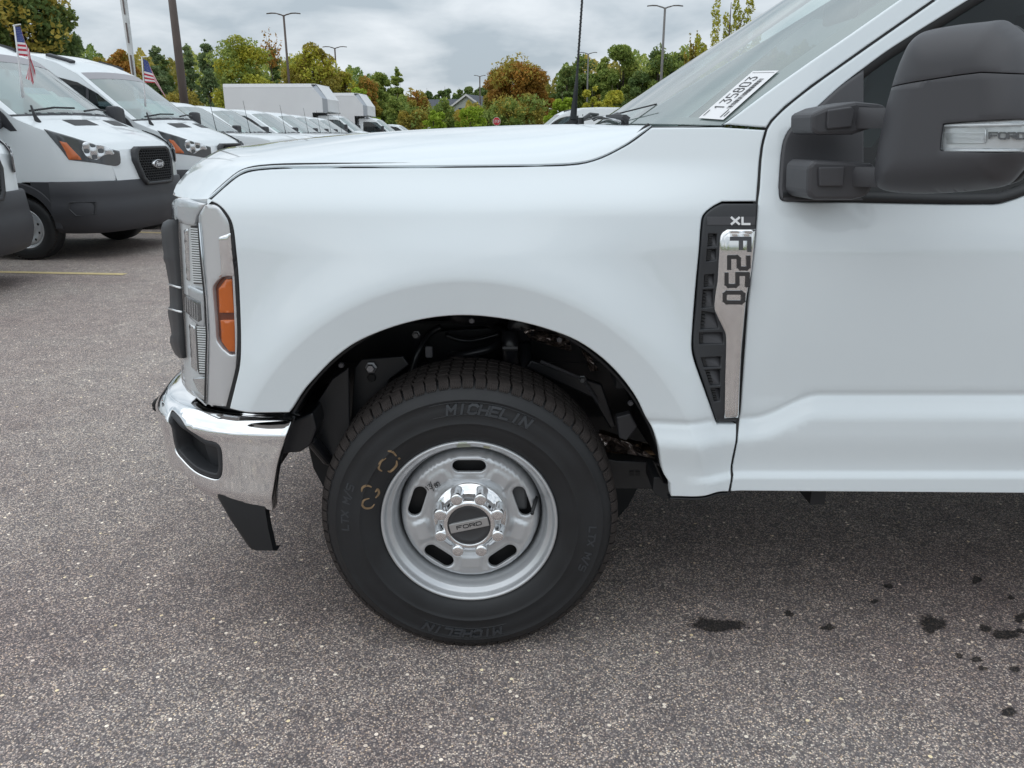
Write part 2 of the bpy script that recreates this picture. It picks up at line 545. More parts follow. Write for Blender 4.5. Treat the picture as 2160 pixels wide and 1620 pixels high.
TAPE = mat('pale_green_weight_tape', (0.42, 0.46, 0.38), 0.5)
# ================================================================== ground
def asphalt(name, dark=1.0, stain=False):
    m = bpy.data.materials.new(name); m.use_nodes = True
    t = m.node_tree; b = t.nodes['Principled BSDF']
    L = t.links.new
    tcn = t.nodes.new('ShaderNodeTexCoord')
    def vor(scale, feat='F1'):
        v = t.nodes.new('ShaderNodeTexVoronoi'); v.inputs['Scale'].default_value = scale; v.feature = feat
        L(tcn.outputs['Object'], v.inputs['Vector']); return v
    def noise(scale, det=4):
        n = t.nodes.new('ShaderNodeTexNoise'); n.inputs['Scale'].default_value = scale; n.inputs['Detail'].default_value = det
        L(tcn.outputs['Object'], n.inputs['Vector']); return n
    def ramp(src, stops):
        r = t.nodes.new('ShaderNodeValToRGB'); L(src, r.inputs[0])
        e = r.color_ramp.elements
        while len(e) < len(stops): e.new(0.5)
        for q, (p, c) in zip(e, stops): q.position = p; q.color = (*c, 1)
        return r
    def mix(a, b_, fac, mode='MIX'):
        x = t.nodes.new('ShaderNodeMix'); x.data_type = 'RGBA'; x.blend_type = mode
        if isinstance(fac, float): x.inputs[0].default_value = fac
        else: L(fac, x.inputs[0])
        L(a, x.inputs[6]); L(b_, x.inputs[7]); return x.outputs[2]
    def sepx(c):
        s = t.nodes.new('ShaderNodeSeparateColor'); L(c, s.inputs[0]); return s
    v1 = vor(235); s1 = sepx(v1.outputs['Color'])
    stones = ramp(s1.outputs[0], [(0.0, (0.065, 0.061, 0.063)), (0.24, (0.112, 0.101, 0.098)), (0.50, (0.18, 0.160, 0.148)), (0.74, (0.29, 0.256, 0.222)), (0.94, (0.42, 0.38, 0.325)), (1.0, (0.56, 0.525, 0.46))])
    stones.color_ramp.interpolation = 'CONSTANT'
    tint = ramp(s1.outputs[1], [(0.0, (1.03, 0.93, 0.90)), (0.5, (1, 1, 1)), (0.85, (0.95, 0.98, 1.04)), (0.97, (1.10, 0.98, 0.80))])
    c = mix(stones.outputs[0], tint.outputs[0], 1.0, 'MULTIPLY')
    # mastic between the stones
    gap = t.nodes.new('ShaderNodeMapRange'); gap.inputs['From Min'].default_value = 0.34; gap.inputs['From Max'].default_value = 0.72
    gap.inputs['To Min'].default_value = 0.0; gap.inputs['To Max'].default_value = 0.85
    L(v1.outputs['Distance'], gap.inputs['Value'])
    bl = t.nodes.new('ShaderNodeRGB'); bl.outputs[0].default_value = (0.045, 0.042, 0.044, 1)
    c = mix(c, bl.outputs[0], gap.outputs[0])
    # scattered larger stones
    v2 = vor(62); s2 = sepx(v2.outputs['Color'])
    pick = t.nodes.new('ShaderNodeMath'); pick.operation = 'GREATER_THAN'; pick.inputs[1].default_value = 0.965; L(s2.outputs[2], pick.inputs[0])
    near = t.nodes.new('ShaderNodeMath'); near.operation = 'LESS_THAN'; near.inputs[1].default_value = 0.30; L(v2.outputs['Distance'], near.inputs[0])
    both = t.nodes.new('ShaderNodeMath'); both.operation = 'MULTIPLY'; L(pick.outputs[0], both.inputs[0]); L(near.outputs[0], both.inputs[1])
    big = ramp(s2.outputs[0], [(0.0, (0.12, 0.11, 0.10)), (0.5, (0.30, 0.27, 0.23)), (0.85, (0.5, 0.46, 0.4)), (1.0, (0.42, 0.36, 0.22))])
    c = mix(c, big.outputs[0], both.outputs[0])
    # broad wear: brownish and greyish fields
    n1 = noise(0.75, 6); w1 = ramp(n1.outputs['Fac'], [(0.32, (0.82, 0.745, 0.74)), (0.48, (1.0, 0.955, 0.935)), (0.66, (1.13, 1.12, 1.09))])
    c = mix(c, w1.outputs[0], 1.0, 'MULTIPLY')
    n2 = noise(9, 6); w2 = ramp(n2.outputs['Fac'], [(0.3, (0.84, 0.835, 0.84)), (0.7, (1.15, 1.15, 1.14))])
    c = mix(c, w2.outputs[0], 1.0, 'MULTIPLY')
    sc = t.nodes.new('ShaderNodeVectorMath'); sc.operation = 'SCALE'; sc.inputs['Scale'].default_value = dark
    L(c, sc.inputs[0]); L(sc.outputs[0], b.inputs['Base Color'])
    b.inputs['Roughness'].default_value = 0.75
    bp = t.nodes.new('ShaderNodeBump'); bp.inputs['Strength'].default_value = 0.55; bp.inputs['Distance'].default_value = 0.0022; bp.invert = True
    L(v1.outputs['Distance'], bp.inputs['Height']); L(bp.outputs[0], b.inputs['Normal'])
    if stain:
        at_ = t.nodes.new('ShaderNodeAttribute'); at_.attribute_name = 'wet'
        n3 = noise(60, 5)
        ad = t.nodes.new('ShaderNodeMath'); ad.operation = 'MULTIPLY_ADD'; ad.inputs[1].default_value = 1.3; ad.inputs[2].default_value = -0.65
        L(n3.outputs['Fac'], ad.inputs[0])
        sm = t.nodes.new('ShaderNodeMath'); sm.operation = 'ADD'; L(ad.outputs[0], sm.inputs[0]); L(at_.outputs['Fac'], sm.inputs[1])
        mr = t.nodes.new('ShaderNodeMapRange'); mr.inputs['From Min'].default_value = 0.22; mr.inputs['From Max'].default_value = 0.62
        L(sm.outputs[0], mr.inputs['Value']); L(mr.outputs[0], b.inputs['Alpha'])
    return m
ASPH = asphalt('asphalt', 2.5)
g = MB()
g.grid([[(x, y, 0) for y in (-60, -8, 0, 8, 20, 70)] for x in (-70, -20, -5, 5, 20, 70)], flip=True)
g.build('asphalt_lot', ASPH, recalc=False, kind='structure')
GRASS = mat('field_grass', (0.06, 0.085, 0.025), 0.9, var=0.35, vscale=0.4)
g = MB(); g.grid([[(x, y, -0.06) for y in (-900, 900)] for x in (-900, 900)], flip=True)
g.build('grass_field', GRASS, recalc=False, kind='structure')

YEL = mat('faded_yellow_paint', (0.62, 0.50, 0.26), 0.7, var=0.12, vscale=25)
def line_px(p0, p1, wid):
    a, b = ground(*p0)[:2], ground(*p1)[:2]
    d = (b - a) / np.linalg.norm(b - a); n = np.array((-d[1], d[0])) * wid / 2
    mb = MB()
    P = [a - n, b - n, b + n, a + n]
    mb.add([(p[0], p[1], 0.004) for p in P], [(0, 1, 2, 3)])
    return mb.build('parking_line', YEL, recalc=False, kind='structure')
line_px((-500, 565), (264, 579), 0.10)
line_px((0, 481), (352, 492), 0.10)
for k in range(3, 12):       # the further bays of the same row
    y = 10.9 + 2.9 * (k - 2)
    mb = MB(); mb.add([(-11, y + .4, .004), (-4.6, y - .35, .004), (-4.6, y - .25, .004), (-11, y + .5, .004)], [(0, 1, 2, 3)])
    mb.build('parking_line', YEL, recalc=False, kind='structure')

STAIN = asphalt('damp_asphalt', 0.36, True)
def stain(px, py, wpx, hpx, ang=0.0):
    c = ground(px, py)
    ex = ground(px + wpx / 2, py) - c; ey = ground(px, py - hpx / 2) - c
    ca, sa = math.cos(ang), math.sin(ang)
    n, rings = 28, 6
    V = [(c[0], c[1], 0.003)]; W = [1.0]; F = []
    ph = [random.uniform(0, 6.28) for _ in range(4)]
    for k in range(1, rings + 1):
        for i in range(n):
            a = 2 * math.pi * i / n
            rr = k / rings * 1.35 * (1 + .16*math.sin(2*a + ph[0]) + .12*math.sin(3*a + ph[1]) + .1*math.sin(5*a + ph[2]))
            u, v = rr * math.cos(a), rr * math.sin(a)
            u, v = u*ca - v*sa * (np.linalg.norm(ey)/np.linalg.norm(ex)), u*sa*(np.linalg.norm(ex)/np.linalg.norm(ey)) + v*ca
            p = c + ex * u + ey * v
            V.append((p[0], p[1], 0.003)); W.append(max(0.0, 1 - (k / rings)**1.5))
    for i in range(n): F.append((0, 1 + i, 1 + (i + 1) % n))
    for k in range(rings - 1):
        for i in range(n):
            F.append((1 + k*n + i, 1 + (k+1)*n + i, 1 + (k+1)*n + (i+1) % n, 1 + k*n + (i+1) % n))
    me = bpy.data.meshes.new('damp_spot'); me.from_pydata(V, [], F); me.update()
    at_ = me.attributes.new('wet', 'FLOAT', 'POINT'); at_.data.foreach_set('value', W)
    o = link('damp_spot', me, STAIN, kind='structure')
    return o
for s_ in [(1512, 1320, 104, 30, 0), (1664, 1296, 20, 12, 0), (1746, 1325, 26, 13, -.2), (1967, 1318, 56, 30, -.75), (2078, 1327, 32, 12, -.3), (2122, 1340, 54, 20, -.5),
           (2152, 1305, 20, 20, 0), (2150, 1333, 24, 12, 0), (2024, 1384, 18, 9, -.2), (2060, 1392, 26, 11, -.4), (2072, 1411, 20, 8, 0), (2140, 1412, 20, 13, -.5),
           (2128, 1504, 34, 17, -.3), (1874, 1238, 20, 10, 0), (1845, 1270, 16, 8, 0), (2060, 1225, 24, 12, 0), (2132, 1262, 14, 8, 0), (1655, 1442, 5, 5, 0)]:
    stain(*s_)
# ================================================================== the white pickup truck in front
TRUCK = empty('pickup_truck', (-0.113, 2.85, 0), label='large white pickup truck in the foreground with chrome front bumper and steel wheels', cat='pickup truck')
TM = Matrix.Translation((0.113, -2.85, 0))
def adopt(o):
    """parent a part built in world space to the truck"""
    o.parent = TRUCK
    o.matrix_parent_inverse = TM
    return o
XC, ZC = -0.113, 0.39
YM = 2.85                                    # centre plane of the truck
def ss(t):
    t = np.clip(t, 0, 1); return t * t * (3 - 2 * t)
def zcrease(x):
    return 0.687 + (0.749 - 0.687) * ss((x - 0.60) / 0.17)
def side(x, z):
    """distance of the body side from the viewer's plane"""
    x = np.asarray(x, float); z = np.asarray(z, float)
    y = np.full(np.broadcast(x, z).shape, 1.85)
    t = np.maximum(z - 1.10, 0)
    y = y + 0.30 * t * t / (t + 0.10)
    y = y + 0.05 * ss((z - 1.19) / 0.13) * ss((0.80 - x) / 0.60)
    e = np.sqrt(((x - XC) / 0.526)**2 + ((z - ZC) / 0.56)**2)
    up = np.exp(-(np.maximum(e - 1.17, 0) / 0.20)**1.7)
    dn = 0.66 + 0.34 * np.clip((e - 0.98) / 0.19, 0, 1)
    k = ss((e - 1.155) / 0.03)
    f = up * k + dn * (1 - k)
    f = f * ss((0.60 - x) / 0.16)
    y = y - 0.045 * f
    y = y - 0.014 * np.sin(np.pi * np.clip((z - 0.75) / 0.5, 0, 1))**1.0 * ss((x - .55) / .1)
    zc = zcrease(x)
    dz = zc - z
    y = y - 0.020 * ss(dz / 0.06) * ss((x + .1) / .1)
    y = y + 0.005 * np.exp(-((dz + 0.003) / 0.009)**2) * ss((x - .3) / .05)
    y = y + 0.010 * ss((0.655 - z) / 0.10) * ss((x + .1) / .1)
    y = y - 0.010 * ss((0.553 - z) / 0.022) * ss((x - .42) / .1)
    return y
def on(px, py, fn=side):
    Y = 1.85
    for _ in range(14):
        p = at(px, py, Y); Y = float(fn(p[0], p[2]))
    return at(px, py, Y)
def onl(L, fn=side):
    r = []
    for p in L:
        q = on(p[0], p[1], fn); r.append((q[0], q[2]) + tuple(p[2:]))
    return r

gapline = [(1618,272),(1608,312),(1601,398),(1597,430),(1581,593),(1565,800),(1558,879),(1556,909),(1545,980),(1545,1006),(1539,1040)]
arch = [(607,873,1),(612,872),(640,829),(667.6,797),(707,757.5),(751,725.6),(803,701.8),(858.7,683.8),(918,672),(978,668),(1038,672),(1097.6,682),(1157,698),(1217,721.7),(1269,757.5),(1308.6,797),(1340.5,841),(1360,881),(1376,909),(1388,948.6),(1396,996)]
hoodseam = [(1374,267),(1340,293),(1318,307),(1269,331.7),(1220,345),(1134,349),(1000,351),(829,352),(621,353),(545,357),(511,365),(487,380.5),(438,424)]
lamp_edge = [(438,426,1),(456,433),(471,446),(484,466),(490,488),(494,523),(499,573),(503,647),(505,724),(503,770),(495,807),(481,863,1)]
fender = (spline(onl([(481,864,1),(514,872),(542,873.6)] + arch + [(1411,1021,1),(1413,1050,1),(1481,1050),(1511,1042),(1539,1040,1)]), 4).tolist()
          + spline(onl([p for p in gapline[::-1] if p[1] > 892]), 3)[1:].tolist() + onl([(1556,893)]) + spline(onl([(1514,892,1),(1470,770),(1462,737),(1463,700),(1477,535),(1482,470),(1487,454),(1506,438),(1524,428.5,1)]), 4).tolist()
          + onl([(1598,428)]) + spline(onl(gapline[::-1][-3:]), 3)[1:].tolist()
          + onl([(1522,266)]) + spline(onl(hoodseam), 3).tolist()[0:] + spline(onl(lamp_edge), 4).tolist()[0:-1])
def dedupe(P, eps=0.0015):
    o = [P[0]]
    for p in P[1:]:
        if np.hypot(p[0]-o[-1][0], p[1]-o[-1][1]) > eps: o.append(p)
    if np.hypot(o[0][0]-o[-1][0], o[0][1]-o[-1][1]) < eps: o.pop()
    return [tuple(q[:2]) for q in o]
flare_l = [[(XC + .526*e*math.cos(a), ZC + .56*e*math.sin(a)) for a in np.linspace(R(170), R(0), 110)] for e in (1.02, 1.09, 1.148, 1.156, 1.163, 1.170, 1.178, 1.187, 1.197, 1.23, 1.28)]
low_l = lambda x0, x1, n, dzs: [[(x, float(zcrease(x)) + dz_) for x in np.linspace(x0, x1, n)] for dz_ in dzs]
DZS = (.018, .010, .003, -.003, -.008, -.014, -.022, -.035, -.05)
adopt(panel('fender', dedupe(fender), side, WHITE, gap=0.003, sp=0.011, depth=0.03, roll=0.004, feats=flare_l + low_l(.30, .57, 24, DZS) + [[(x, z) for x in np.linspace(.36, .56, 16)] for z in (.655, .60, .555, .545, .535, .525)]))

# ---- door
def pxl(L): return [tuple(q[:2]) for q in spline(onl(L), 4)]
pillar_gap = [(1618,272),(1628.4,255.6),(1656.8,227),(1713.6,181.7),(1821.5,105),(1972,0)]
pg = onl(pillar_gap)
d_ = np.array(pg[-1]) - np.array(pg[-2]); d_ /= np.linalg.norm(d_)
roof_z = 1.93
pg_top = tuple(np.array(pg[-1]) + d_ * (roof_z - pg[-1][1]) / d_[1])
DOOR_R = 1.66
door = (spline(onl(gapline[::-1]), 4).tolist() + spline([tuple(q) for q in pg], 4)[1:].tolist() + [pg_top, (DOOR_R, roof_z + .02), (DOOR_R, 1.25), (DOOR_R, 0.485)])
win_px = [(2043,0),(1884,99.4),(1821,145),(1770,184.6),(1713.6,235.7),(1685,255.6),(1662.5,278),(1651,306.7),(1645,369),(1644,406),(1651,424),(1799,427),(2097,431),(2139,421),(2160,413)]
wl = onl(win_px)
d2 = np.array(wl[0]) - np.array(wl[1]); d2 /= np.linalg.norm(d2)
wtop = np.array(wl[0]) + d2 * (1.84 - wl[0][1]) / d2[1]
window = [tuple(wtop)] + [tuple(q[:2]) for q in spline(wl, 3)] + [(1.30, 1.262), (DOOR_R - .10, 1.285), (DOOR_R - .09, 1.80), (DOOR_R - .13, 1.845)]
o = panel('door', dedupe(door), side, WHITE, holes=[dedupe(window)], gap=0.003, sp=0.014, depth=0.035, roll=0.004, feats=low_l(.545, 1.65, 90, DZS) + [[(x, z) for x in np.linspace(.54, 1.65, 70)] for z in (.655, .63, .60, .57, .555, .545, .535, .528)])
adopt(o)
DOOR = o
# ---- A pillar
frit_out = [(1894,0),(1799,66.7),(1713.6,125),(1645,173),(1600,206),(1522,264)]
fo = onl(frit_out)
e_ = np.array(fo[0]) - np.array(fo[1]); e_ /= np.linalg.norm(e_)
fo_top = tuple(np.array(fo[0]) + e_ * (roof_z - fo[0][1]) / e_[1])
pill = [tuple(q) for q in pg] + [pg_top, fo_top] + [tuple(q) for q in fo]
adopt(panel('windshield_pillar', dedupe(pill), side, WHITE, gap=0.003, sp=0.02, depth=0.006, roll=0.004))

# ---- black tubes that stand in for shade inside the panel gaps
def seam(pts, off=0.014, r=0.010, name='gap_shade'):
    mb = MB(); mb.tube([(p[0], float(side(p[0], p[1])) + off, p[1]) for p in pts], r, 6)
    return adopt(mb.build(name, BLACK))
seam(spline(onl(gapline), 3)); seam(spline(onl(pillar_gap), 3)); seam(spline(onl(hoodseam), 3), 0.016, 0.011); seam(spline(onl(lamp_edge), 3), .016, .011)

# ---- hood: cross sections from the seam over the crest to the far side
ST = [((438,423),(365,411),2.12),((462,402),(368,400),2.14),((487,380),(377,383),2.2),((511,364.5),(407,350),2.26),((535,358),(440,327.5),2.34),((580,354),(475,312.5),2.4),
      ((640,353),(545,302.5),2.45),((740,352),(640,291.5),2.45),((829,352),(740,283),2.4),((950,351.3),(880,273.5),2.35),((1134,349),(1050,265.5),2.3),((1220,344.5),(1150,262.8),2.25),
      ((1269,331.5),(1206,262),2.2),((1318,306.5),(1262,262.5),2.15),((1345,288),(1310,263.5),2.1),((1374,267),(1372,264.5),2.0)]
SA = np.array([on(*s[0]) for s in ST]); SCr = np.array([at(*s[1], s[2]) for s in ST])
def cr3(P, n):
    o = []
    for i in range(len(P) - 1):
        p1, p2 = P[i], P[i+1]; p0 = P[max(i-1,0)]; p3 = P[min(i+2,len(P)-1)]
        for k in range(n):
            t = k / n
            o.append(0.5*((2*p1) + (p2-p0)*t + (2*p0-5*p1+4*p2-p3)*t*t + (3*p1-p0-3*p2+p3)*t**3))
    o.append(P[-1]); return np.array(o)
SA2, SC2 = cr3(SA, 4), cr3(SCr, 4)
G = []
for j, (A, C) in enumerate(zip(SA2, SC2)):
    k = j / (len(SA2) - 1)
    row = []
    A = A + np.array((0, 0.0015, 0.0035))
    # control point: first up, then inwards
    B = np.array((A[0]*.62 + C[0]*.38, A[1] + (C[1]-A[1])*0.16, A[2] + (C[2]-A[2])*0.74))
    row.append(A + np.array((0, .016, -.022))); row.append(A + np.array((0, .003, -.003)))
    for i in range(13):
        t = i / 12
        row.append((1-t)**2*A + 2*t*(1-t)*B + t*t*C)
    cz = C[2] - (0.03 if j < 30 else 0.012)
    for t in (0.12, 0.35, 0.7, 1.0):
        row.append(np.array((C[0] - .02*ss(t)*(1-k), C[1] + (YM - C[1])*t, C[2] + (cz - C[2])*ss(t))))
    far = [np.array((p[0], 2*YM - p[1], p[2])) for p in row[:-1]][::-1]
    G.append(row + far)
# leading edge lip turned under
lead = [p + np.array((.012, 0, -.012)) for p in G[0]]; lead2 = [p + np.array((.05, 0, -.03)) for p in G[0]]
G = [lead2, lead] + G
mb = MB(); mb.grid(G)
hood = adopt(mb.build('hood', WHITE, smooth=True, recalc=True))
hood.data.set_sharp_from_angle(angle=R(50))

# ---- cowl between hood and glass
cl_n = at(1524, 264.5, 1.95)
mb = MB()
G = []
for y in np.linspace(1.985, 2*YM - 1.985, 17):
    t = (y - YM) / (YM - 1.95); bow = 0.20 * (1 - abs(t)**2.2)
    xf = 0.36 - 0.17 * (1 - t*t); xr = cl_n[0] + .03 - bow
    G.append([(min(xf, xr - .05), y, 1.372), (min(xf, xr-.05), y, 1.382), (xr - .02, y, 1.391), (xr + .05, y, 1.372)])
mb.grid(G)
adopt(mb.build('cowl', GREYPL, smooth=True))

# ---- windshield
def ws_point(t, v):
    """t: -1 near edge .. 1 far edge, v: 0 bottom .. 1 top"""
    f0, f1 = np.array(fo[-1]), np.array(fo_top)
    p = f0 + (f1 - f0) * v
    yn = float(side(p[0], p[1])) + 0.006
    half = YM - yn
    bow = 0.20 - 0.05 * v
    return np.array((p[0] - bow * (1 - abs(t)**2.2), YM + half * t, p[1] + 0.012 * (1 - t*t)))
tt = [-1 + .035*k for k in range(3)] + list(np.linspace(-.90, .90, 34)) + [1 - .035*k for k in (2, 1, 0)]
vv_ = [0, .03, .06] + list(np.linspace(.09, 1, 18))
mb = MB(); mb.grid([[ws_point(t, v) for v in vv_] for t in tt], flip=False)
ws = adopt(mb.build('windshield', WSGLASS, smooth=True))
def strip(name, t0, t1, v0, v1, off, m, nt_=8, nv_=16, parent=None):
    mb = MB()
    G = []
    for i in range(nt_ + 1):
        row = []
        for j in range(nv_ + 1):
            t = t0 + (t1 - t0) * i / nt_; v = v0 + (v1 - v0) * j / nv_
            p = ws_point(t, v)
            row.append(p + np.array((off, 0, -off * .6)))
        G.append(row)
    mb.grid(G)
    return mb.build(name, m, smooth=True)
for t0, t1, v0, v1 in ((-1, -.915, 0, 1), (.915, 1, 0, 1)):
    q = strip('glass_edge_band', t0, t1, v0, v1, 0.004, FRIT); q.parent = ws
q = strip('glass_edge_band', -.915, .915, 0, .035, 0.004, FRIT, 30, 2); q.parent = ws
# ---- stock number sticker inside the glass, near the lower corner
cA, cB, cC, cD = [np.array(p) for p in ((1476.6,251.5),(1528.7,253.5),(1645.6,151.6),(1591,151.6))]
def ws_hit(px, py):
    best = None
    T = np.linspace(-.995, -.3, 140); Vv = np.linspace(0, .75, 120)
    d = ray(px, py)
    for t in T:
        for v in Vv:
            p = ws_point(t, v)
            dep = p[1]*CP + (EYE - p[2])*SP
            ex = 1080 + FPX*p[0]/dep - px
            ey = 810 + FPX*((EYE - p[2])*CP - p[1]*SP)/dep - py
            q = ex*ex + ey*ey
            if best is None or q < best[0]: best = (q, t, v)
    return best[1], best[2]
sA, sB, sC, sD = [np.array(ws_hit(*c)) for c in (cA, cB, cC, cD)]
def sticker_pt(a, b, d=0.0):
    """a along the long side 0..1, b across 0..1 (towards the pillar)"""
    tv = (sA*(1-b) + sB*b)*(1-a) + (sD*(1-b) + sC*b)*a
    p = ws_point(*tv)
    return p + np.array((-.0035 - d, 0, .002 + d*.6))
mb = MB(); mb.grid([[sticker_pt(a, b) for b in np.linspace(0, 1, 6)] for a in np.linspace(0, 1, 16)])
stk = mb.build('stock_sticker', PAPER, smooth=True); stk.parent = ws
# metric letters: convert the sticker's plane to centimetre-like units
LA = float(np.linalg.norm(sticker_pt(1, .5) - sticker_pt(0, .5))); LB = float(np.linalg.norm(sticker_pt(.5, 1) - sticker_pt(.5, 0)))
mb = MB()
stroke_text(mb, '135803', LB*.36, LA*.076, LA*.0165, lambda u, v, d: sticker_pt(.53 + u/LA, .36 - v/LB, .0012), 1.55, 0)
q = mb.build('sticker_lettering', INK, recalc=False); q.parent = ws
mb = MB()
rr_ = random.Random(3)
a = .22
while a < .84:
    wbar = rr_.choice((.006, .006, .010, .014))
    P = [sticker_pt(a, .67, .0012), sticker_pt(a + wbar, .67, .0012), sticker_pt(a + wbar, .84, .0012), sticker_pt(a, .84, .0012)]
    mb.add(P, [(0, 1, 2, 3)]); a += wbar + rr_.choice((.007, .008, .012))
for a0, a1, b in ((.04, .20, .80), (.06, .16, .90), (.05, .17, .10), (.955, .965, None)):
    if b is None: P = [sticker_pt(a0, .1, .0012), sticker_pt(a1-.004, .1, .0012), sticker_pt(a1-.004, .95, .0012), sticker_pt(a0, .95, .0012)]
    else: P = [sticker_pt(a0, b, .0012), sticker_pt(a1, b, .0012), sticker_pt(a1, b + .03, .0012), sticker_pt(a0, b + .03, .0012)]
    mb.add(P, [(0, 1, 2, 3)])
q = mb.build('sticker_barcode', INK, recalc=False); q.parent = ws; q['kind'] = 'stuff'

# ---- roof, rear of the cab, far side, bed (mostly out of the frame)
Gr = []
for t in np.linspace(-1, 1, 21):
    p = ws_point(t, 1.0)
    yy = p[1]; top = p[2]
    crown = .05 * (1 - abs(t)**4)
    Gr.append([p, p + np.array((.04, 0, .018 + .3*crown)), (p[0]*.5 + .9, yy, top + .02 + crown), (1.75, yy, top + .03 + crown), (2.12, yy, top + .02 + crown), (2.20, yy, top - .04), (2.22, yy, 1.30), (2.22, yy, .55)])
mb = MB(); mb.grid(Gr); adopt(mb.build('cab_shell', WHITE, smooth=True, auto=35))
rear_side = [(DOOR_R + .004, .485), (2.21, .485), (2.21, roof_z + .01), (DOOR_R + .004, roof_z + .02)]
adopt(panel('cab_corner', rear_side, side, WHITE, gap=.003, sp=.05))
XR = XC + 3.62
bed = [(2.25, .50), (XR - .50, .50)] + [(XR + .50*math.cos(a), .42 + .52*math.sin(a)) for a in np.linspace(math.pi, 0, 16)] + [(XR + .50, .52), (4.75, .56), (4.75, 1.36), (2.25, 1.36)]
bed_y = lambda x, z: 1.86 + .10*np.maximum(z - 1.15, 0) + 0*x
adopt(panel('bed_side', bed, bed_y, WHITE, gap=.003, sp=.06, roll=.01))
MIRY = Matrix(((1,0,0,0),(0,-1,0,2*YM),(0,0,1,0),(0,0,0,1)))
adopt(panel('bed_side', bed, bed_y, WHITE, gap=.003, sp=.06, roll=.01, M=MIRY, analytic=False))
farside = [(-.67,.70),(-.52,.69)] + [(XC + .45*math.cos(a), .66 + .29*math.sin(a)) for a in np.linspace(math.pi, 0, 14)] + [(.34,.50),(2.21,.485),(2.21,1.93),(pg_top[0],1.93),(.50,1.40),(.36,1.37),(.26,1.31),(-.5,1.29),(-.68,1.22)]
farwin = [(.70,1.27),(.70,1.36),(1.22,1.80),(1.28,1.84),(DOOR_R-.13,1.84),(DOOR_R-.09,1.80),(DOOR_R-.10,1.285),(1.3,1.27)]
adopt(panel('far_body_side', farside, side, WHITE, holes=[farwin], gap=.002, sp=.05, M=MIRY, analytic=False))
adopt(panel('far_side_window', farwin, lambda x, z: side(x, z) + .01, SIDEGLASS, sp=.1, M=MIRY, analytic=False, depth=.004))
mb = MB()
mb.box((3.5, YM, 1.35), (1.25, .96, .012)).box((4.74, YM, .95), (.02, .95, .40))
adopt(mb.build('tailgate', WHITE))
mb = MB()
mb.box((2.0, YM - .45, .60), (2.7, .05, .09)).box((2.0, YM + .45, .60), (2.7, .05, .09)).box((1.36, YM, .505), (.90, .96, .022)).box((1.25, 2*YM - 1.95, .56), (.95, .03, .07)).box((3.5, YM, .75), (1.2, .9, .03)).box((-.1, YM, .43), (.06, .85, .06)).box((1.2, YM-.70, .455), (.05,.06,.03))  # floor plate and far sill box added to block light under the cab
mb.box((-.2, YM, .80), (.35, .34, .22)).box((-.80, YM, .60), (.06, .7, .07))
adopt(mb.build('chassis_frame', FRAMEBLK))

# ---- cabin seen through the glass
mb = MB()
mb.grid([[(x, y, z) for x, z in ((.34, 1.345), (.55, 1.35), (.75, 1.335), (.95, 1.30), (1.0, 1.24), (.98, 1.0))] for y in np.linspace(1.98, 3.72, 8)])
adopt(mb.build('dashboard', INTERIOR, smooth=True))
mb = MB()
a_ = [Vector((1.12 + .06*math.sin(t), 2.40 + .19*math.cos(t), 1.25 + .18*math.sin(t))) for t in np.linspace(0, 2*math.pi, 25)]
mb.tube(a_, .014, 8, cap=False); mb.box((1.08, 2.40, 1.24), (.03, .05, .05)); mb.box((1.09, 2.40, 1.25), (.006, .17, .012))
adopt(mb.build('steering_wheel', INTERIOR_D, smooth=False))
for yy in (2.42, 3.28):
    mb = MB(); mb.box((1.55, yy, .92), (.26, .27, .10), ch=.04); mb.box((1.80, yy, 1.28), (.08, .26, .32), Matrix.Translation((1.8, 0, 1.28)) @ Matrix.Rotation(.2, 4, 'Y') @ Matrix.Translation((-1.8, 0, -1.28)), ch=.04)
    mb.box((1.89, yy, 1.66), (.05, .13, .09), ch=.03)
    adopt(mb.build('seat', INTERIOR, smooth=False))
mb = MB(); mb.box((1.35, YM, .62), (.85, .88, .05)).box((2.17, YM, 1.25), (.02, .88, .60)); mb.box((.86, YM, .98), (.02, .86, .36))
mb.box((.84, YM, .80), (.02, .9, .40)); mb.box((.30, YM, 1.02), (.02, .85, .30))
adopt(mb.build('cab_lining', INTERIOR_D))
mb = MB()
mb.grid([[(x, y, 1.93 + (.02 if 2.0 < y < 3.7 else 0)) for x in (1.22, 1.6, 2.15)] for y in (2.08, 2.3, 2.85, 3.4, 3.62)])
adopt(mb.build('headliner', mat('headliner_grey', (.35, .35, .34), .9)))
mb = MB(); mb.box((1.09, YM, 1.76), (.015, .12, .035), ch=.01); mb.tube([(1.09, YM, 1.78), (1.06, YM, 1.86)], .008, 6)
adopt(mb.build('rear_view_mirror', INTERIOR_D))

# ---- side window, seals
wglass = inset(np.array(dedupe(window)) if area2(np.array(dedupe(window))) > 0 else np.array(dedupe(window))[::-1], -.006)
adopt(panel('side_window', wglass, lambda x, z: side(x, z) + 0.022, SIDEGLASS, sp=.05, depth=.004, roll=.0005))
W = np.array(dedupe(window)); W = W if area2(W) > 0 else W[::-1]
Wi = inset(W, .020)
mb = MB()
n = len(W)
V = [(p[0], float(side(p[0], p[1])) + .007, p[1]) for p in W] + [(p[0], float(side(p[0], p[1])) + .010, p[1]) for p in Wi] + [(p[0], float(side(p[0], p[1])) + .024, p[1]) for p in Wi]
mb.add(V, [(i, (i+1) % n, (i+1) % n + n, i + n) for i in range(n)] + [(i+n, (i+1) % n + n, (i+1) % n + 2*n, i + 2*n) for i in range(n)])
adopt(mb.build('window_seal', PLASTIC_D, smooth=True))
belt = [(1650,424),(1799,427),(2097,431),(2139,421),(2160,413)]
bl = spline(onl(belt), 4).tolist() + [(1.30, 1.262), (DOOR_R - .10, 1.285)]
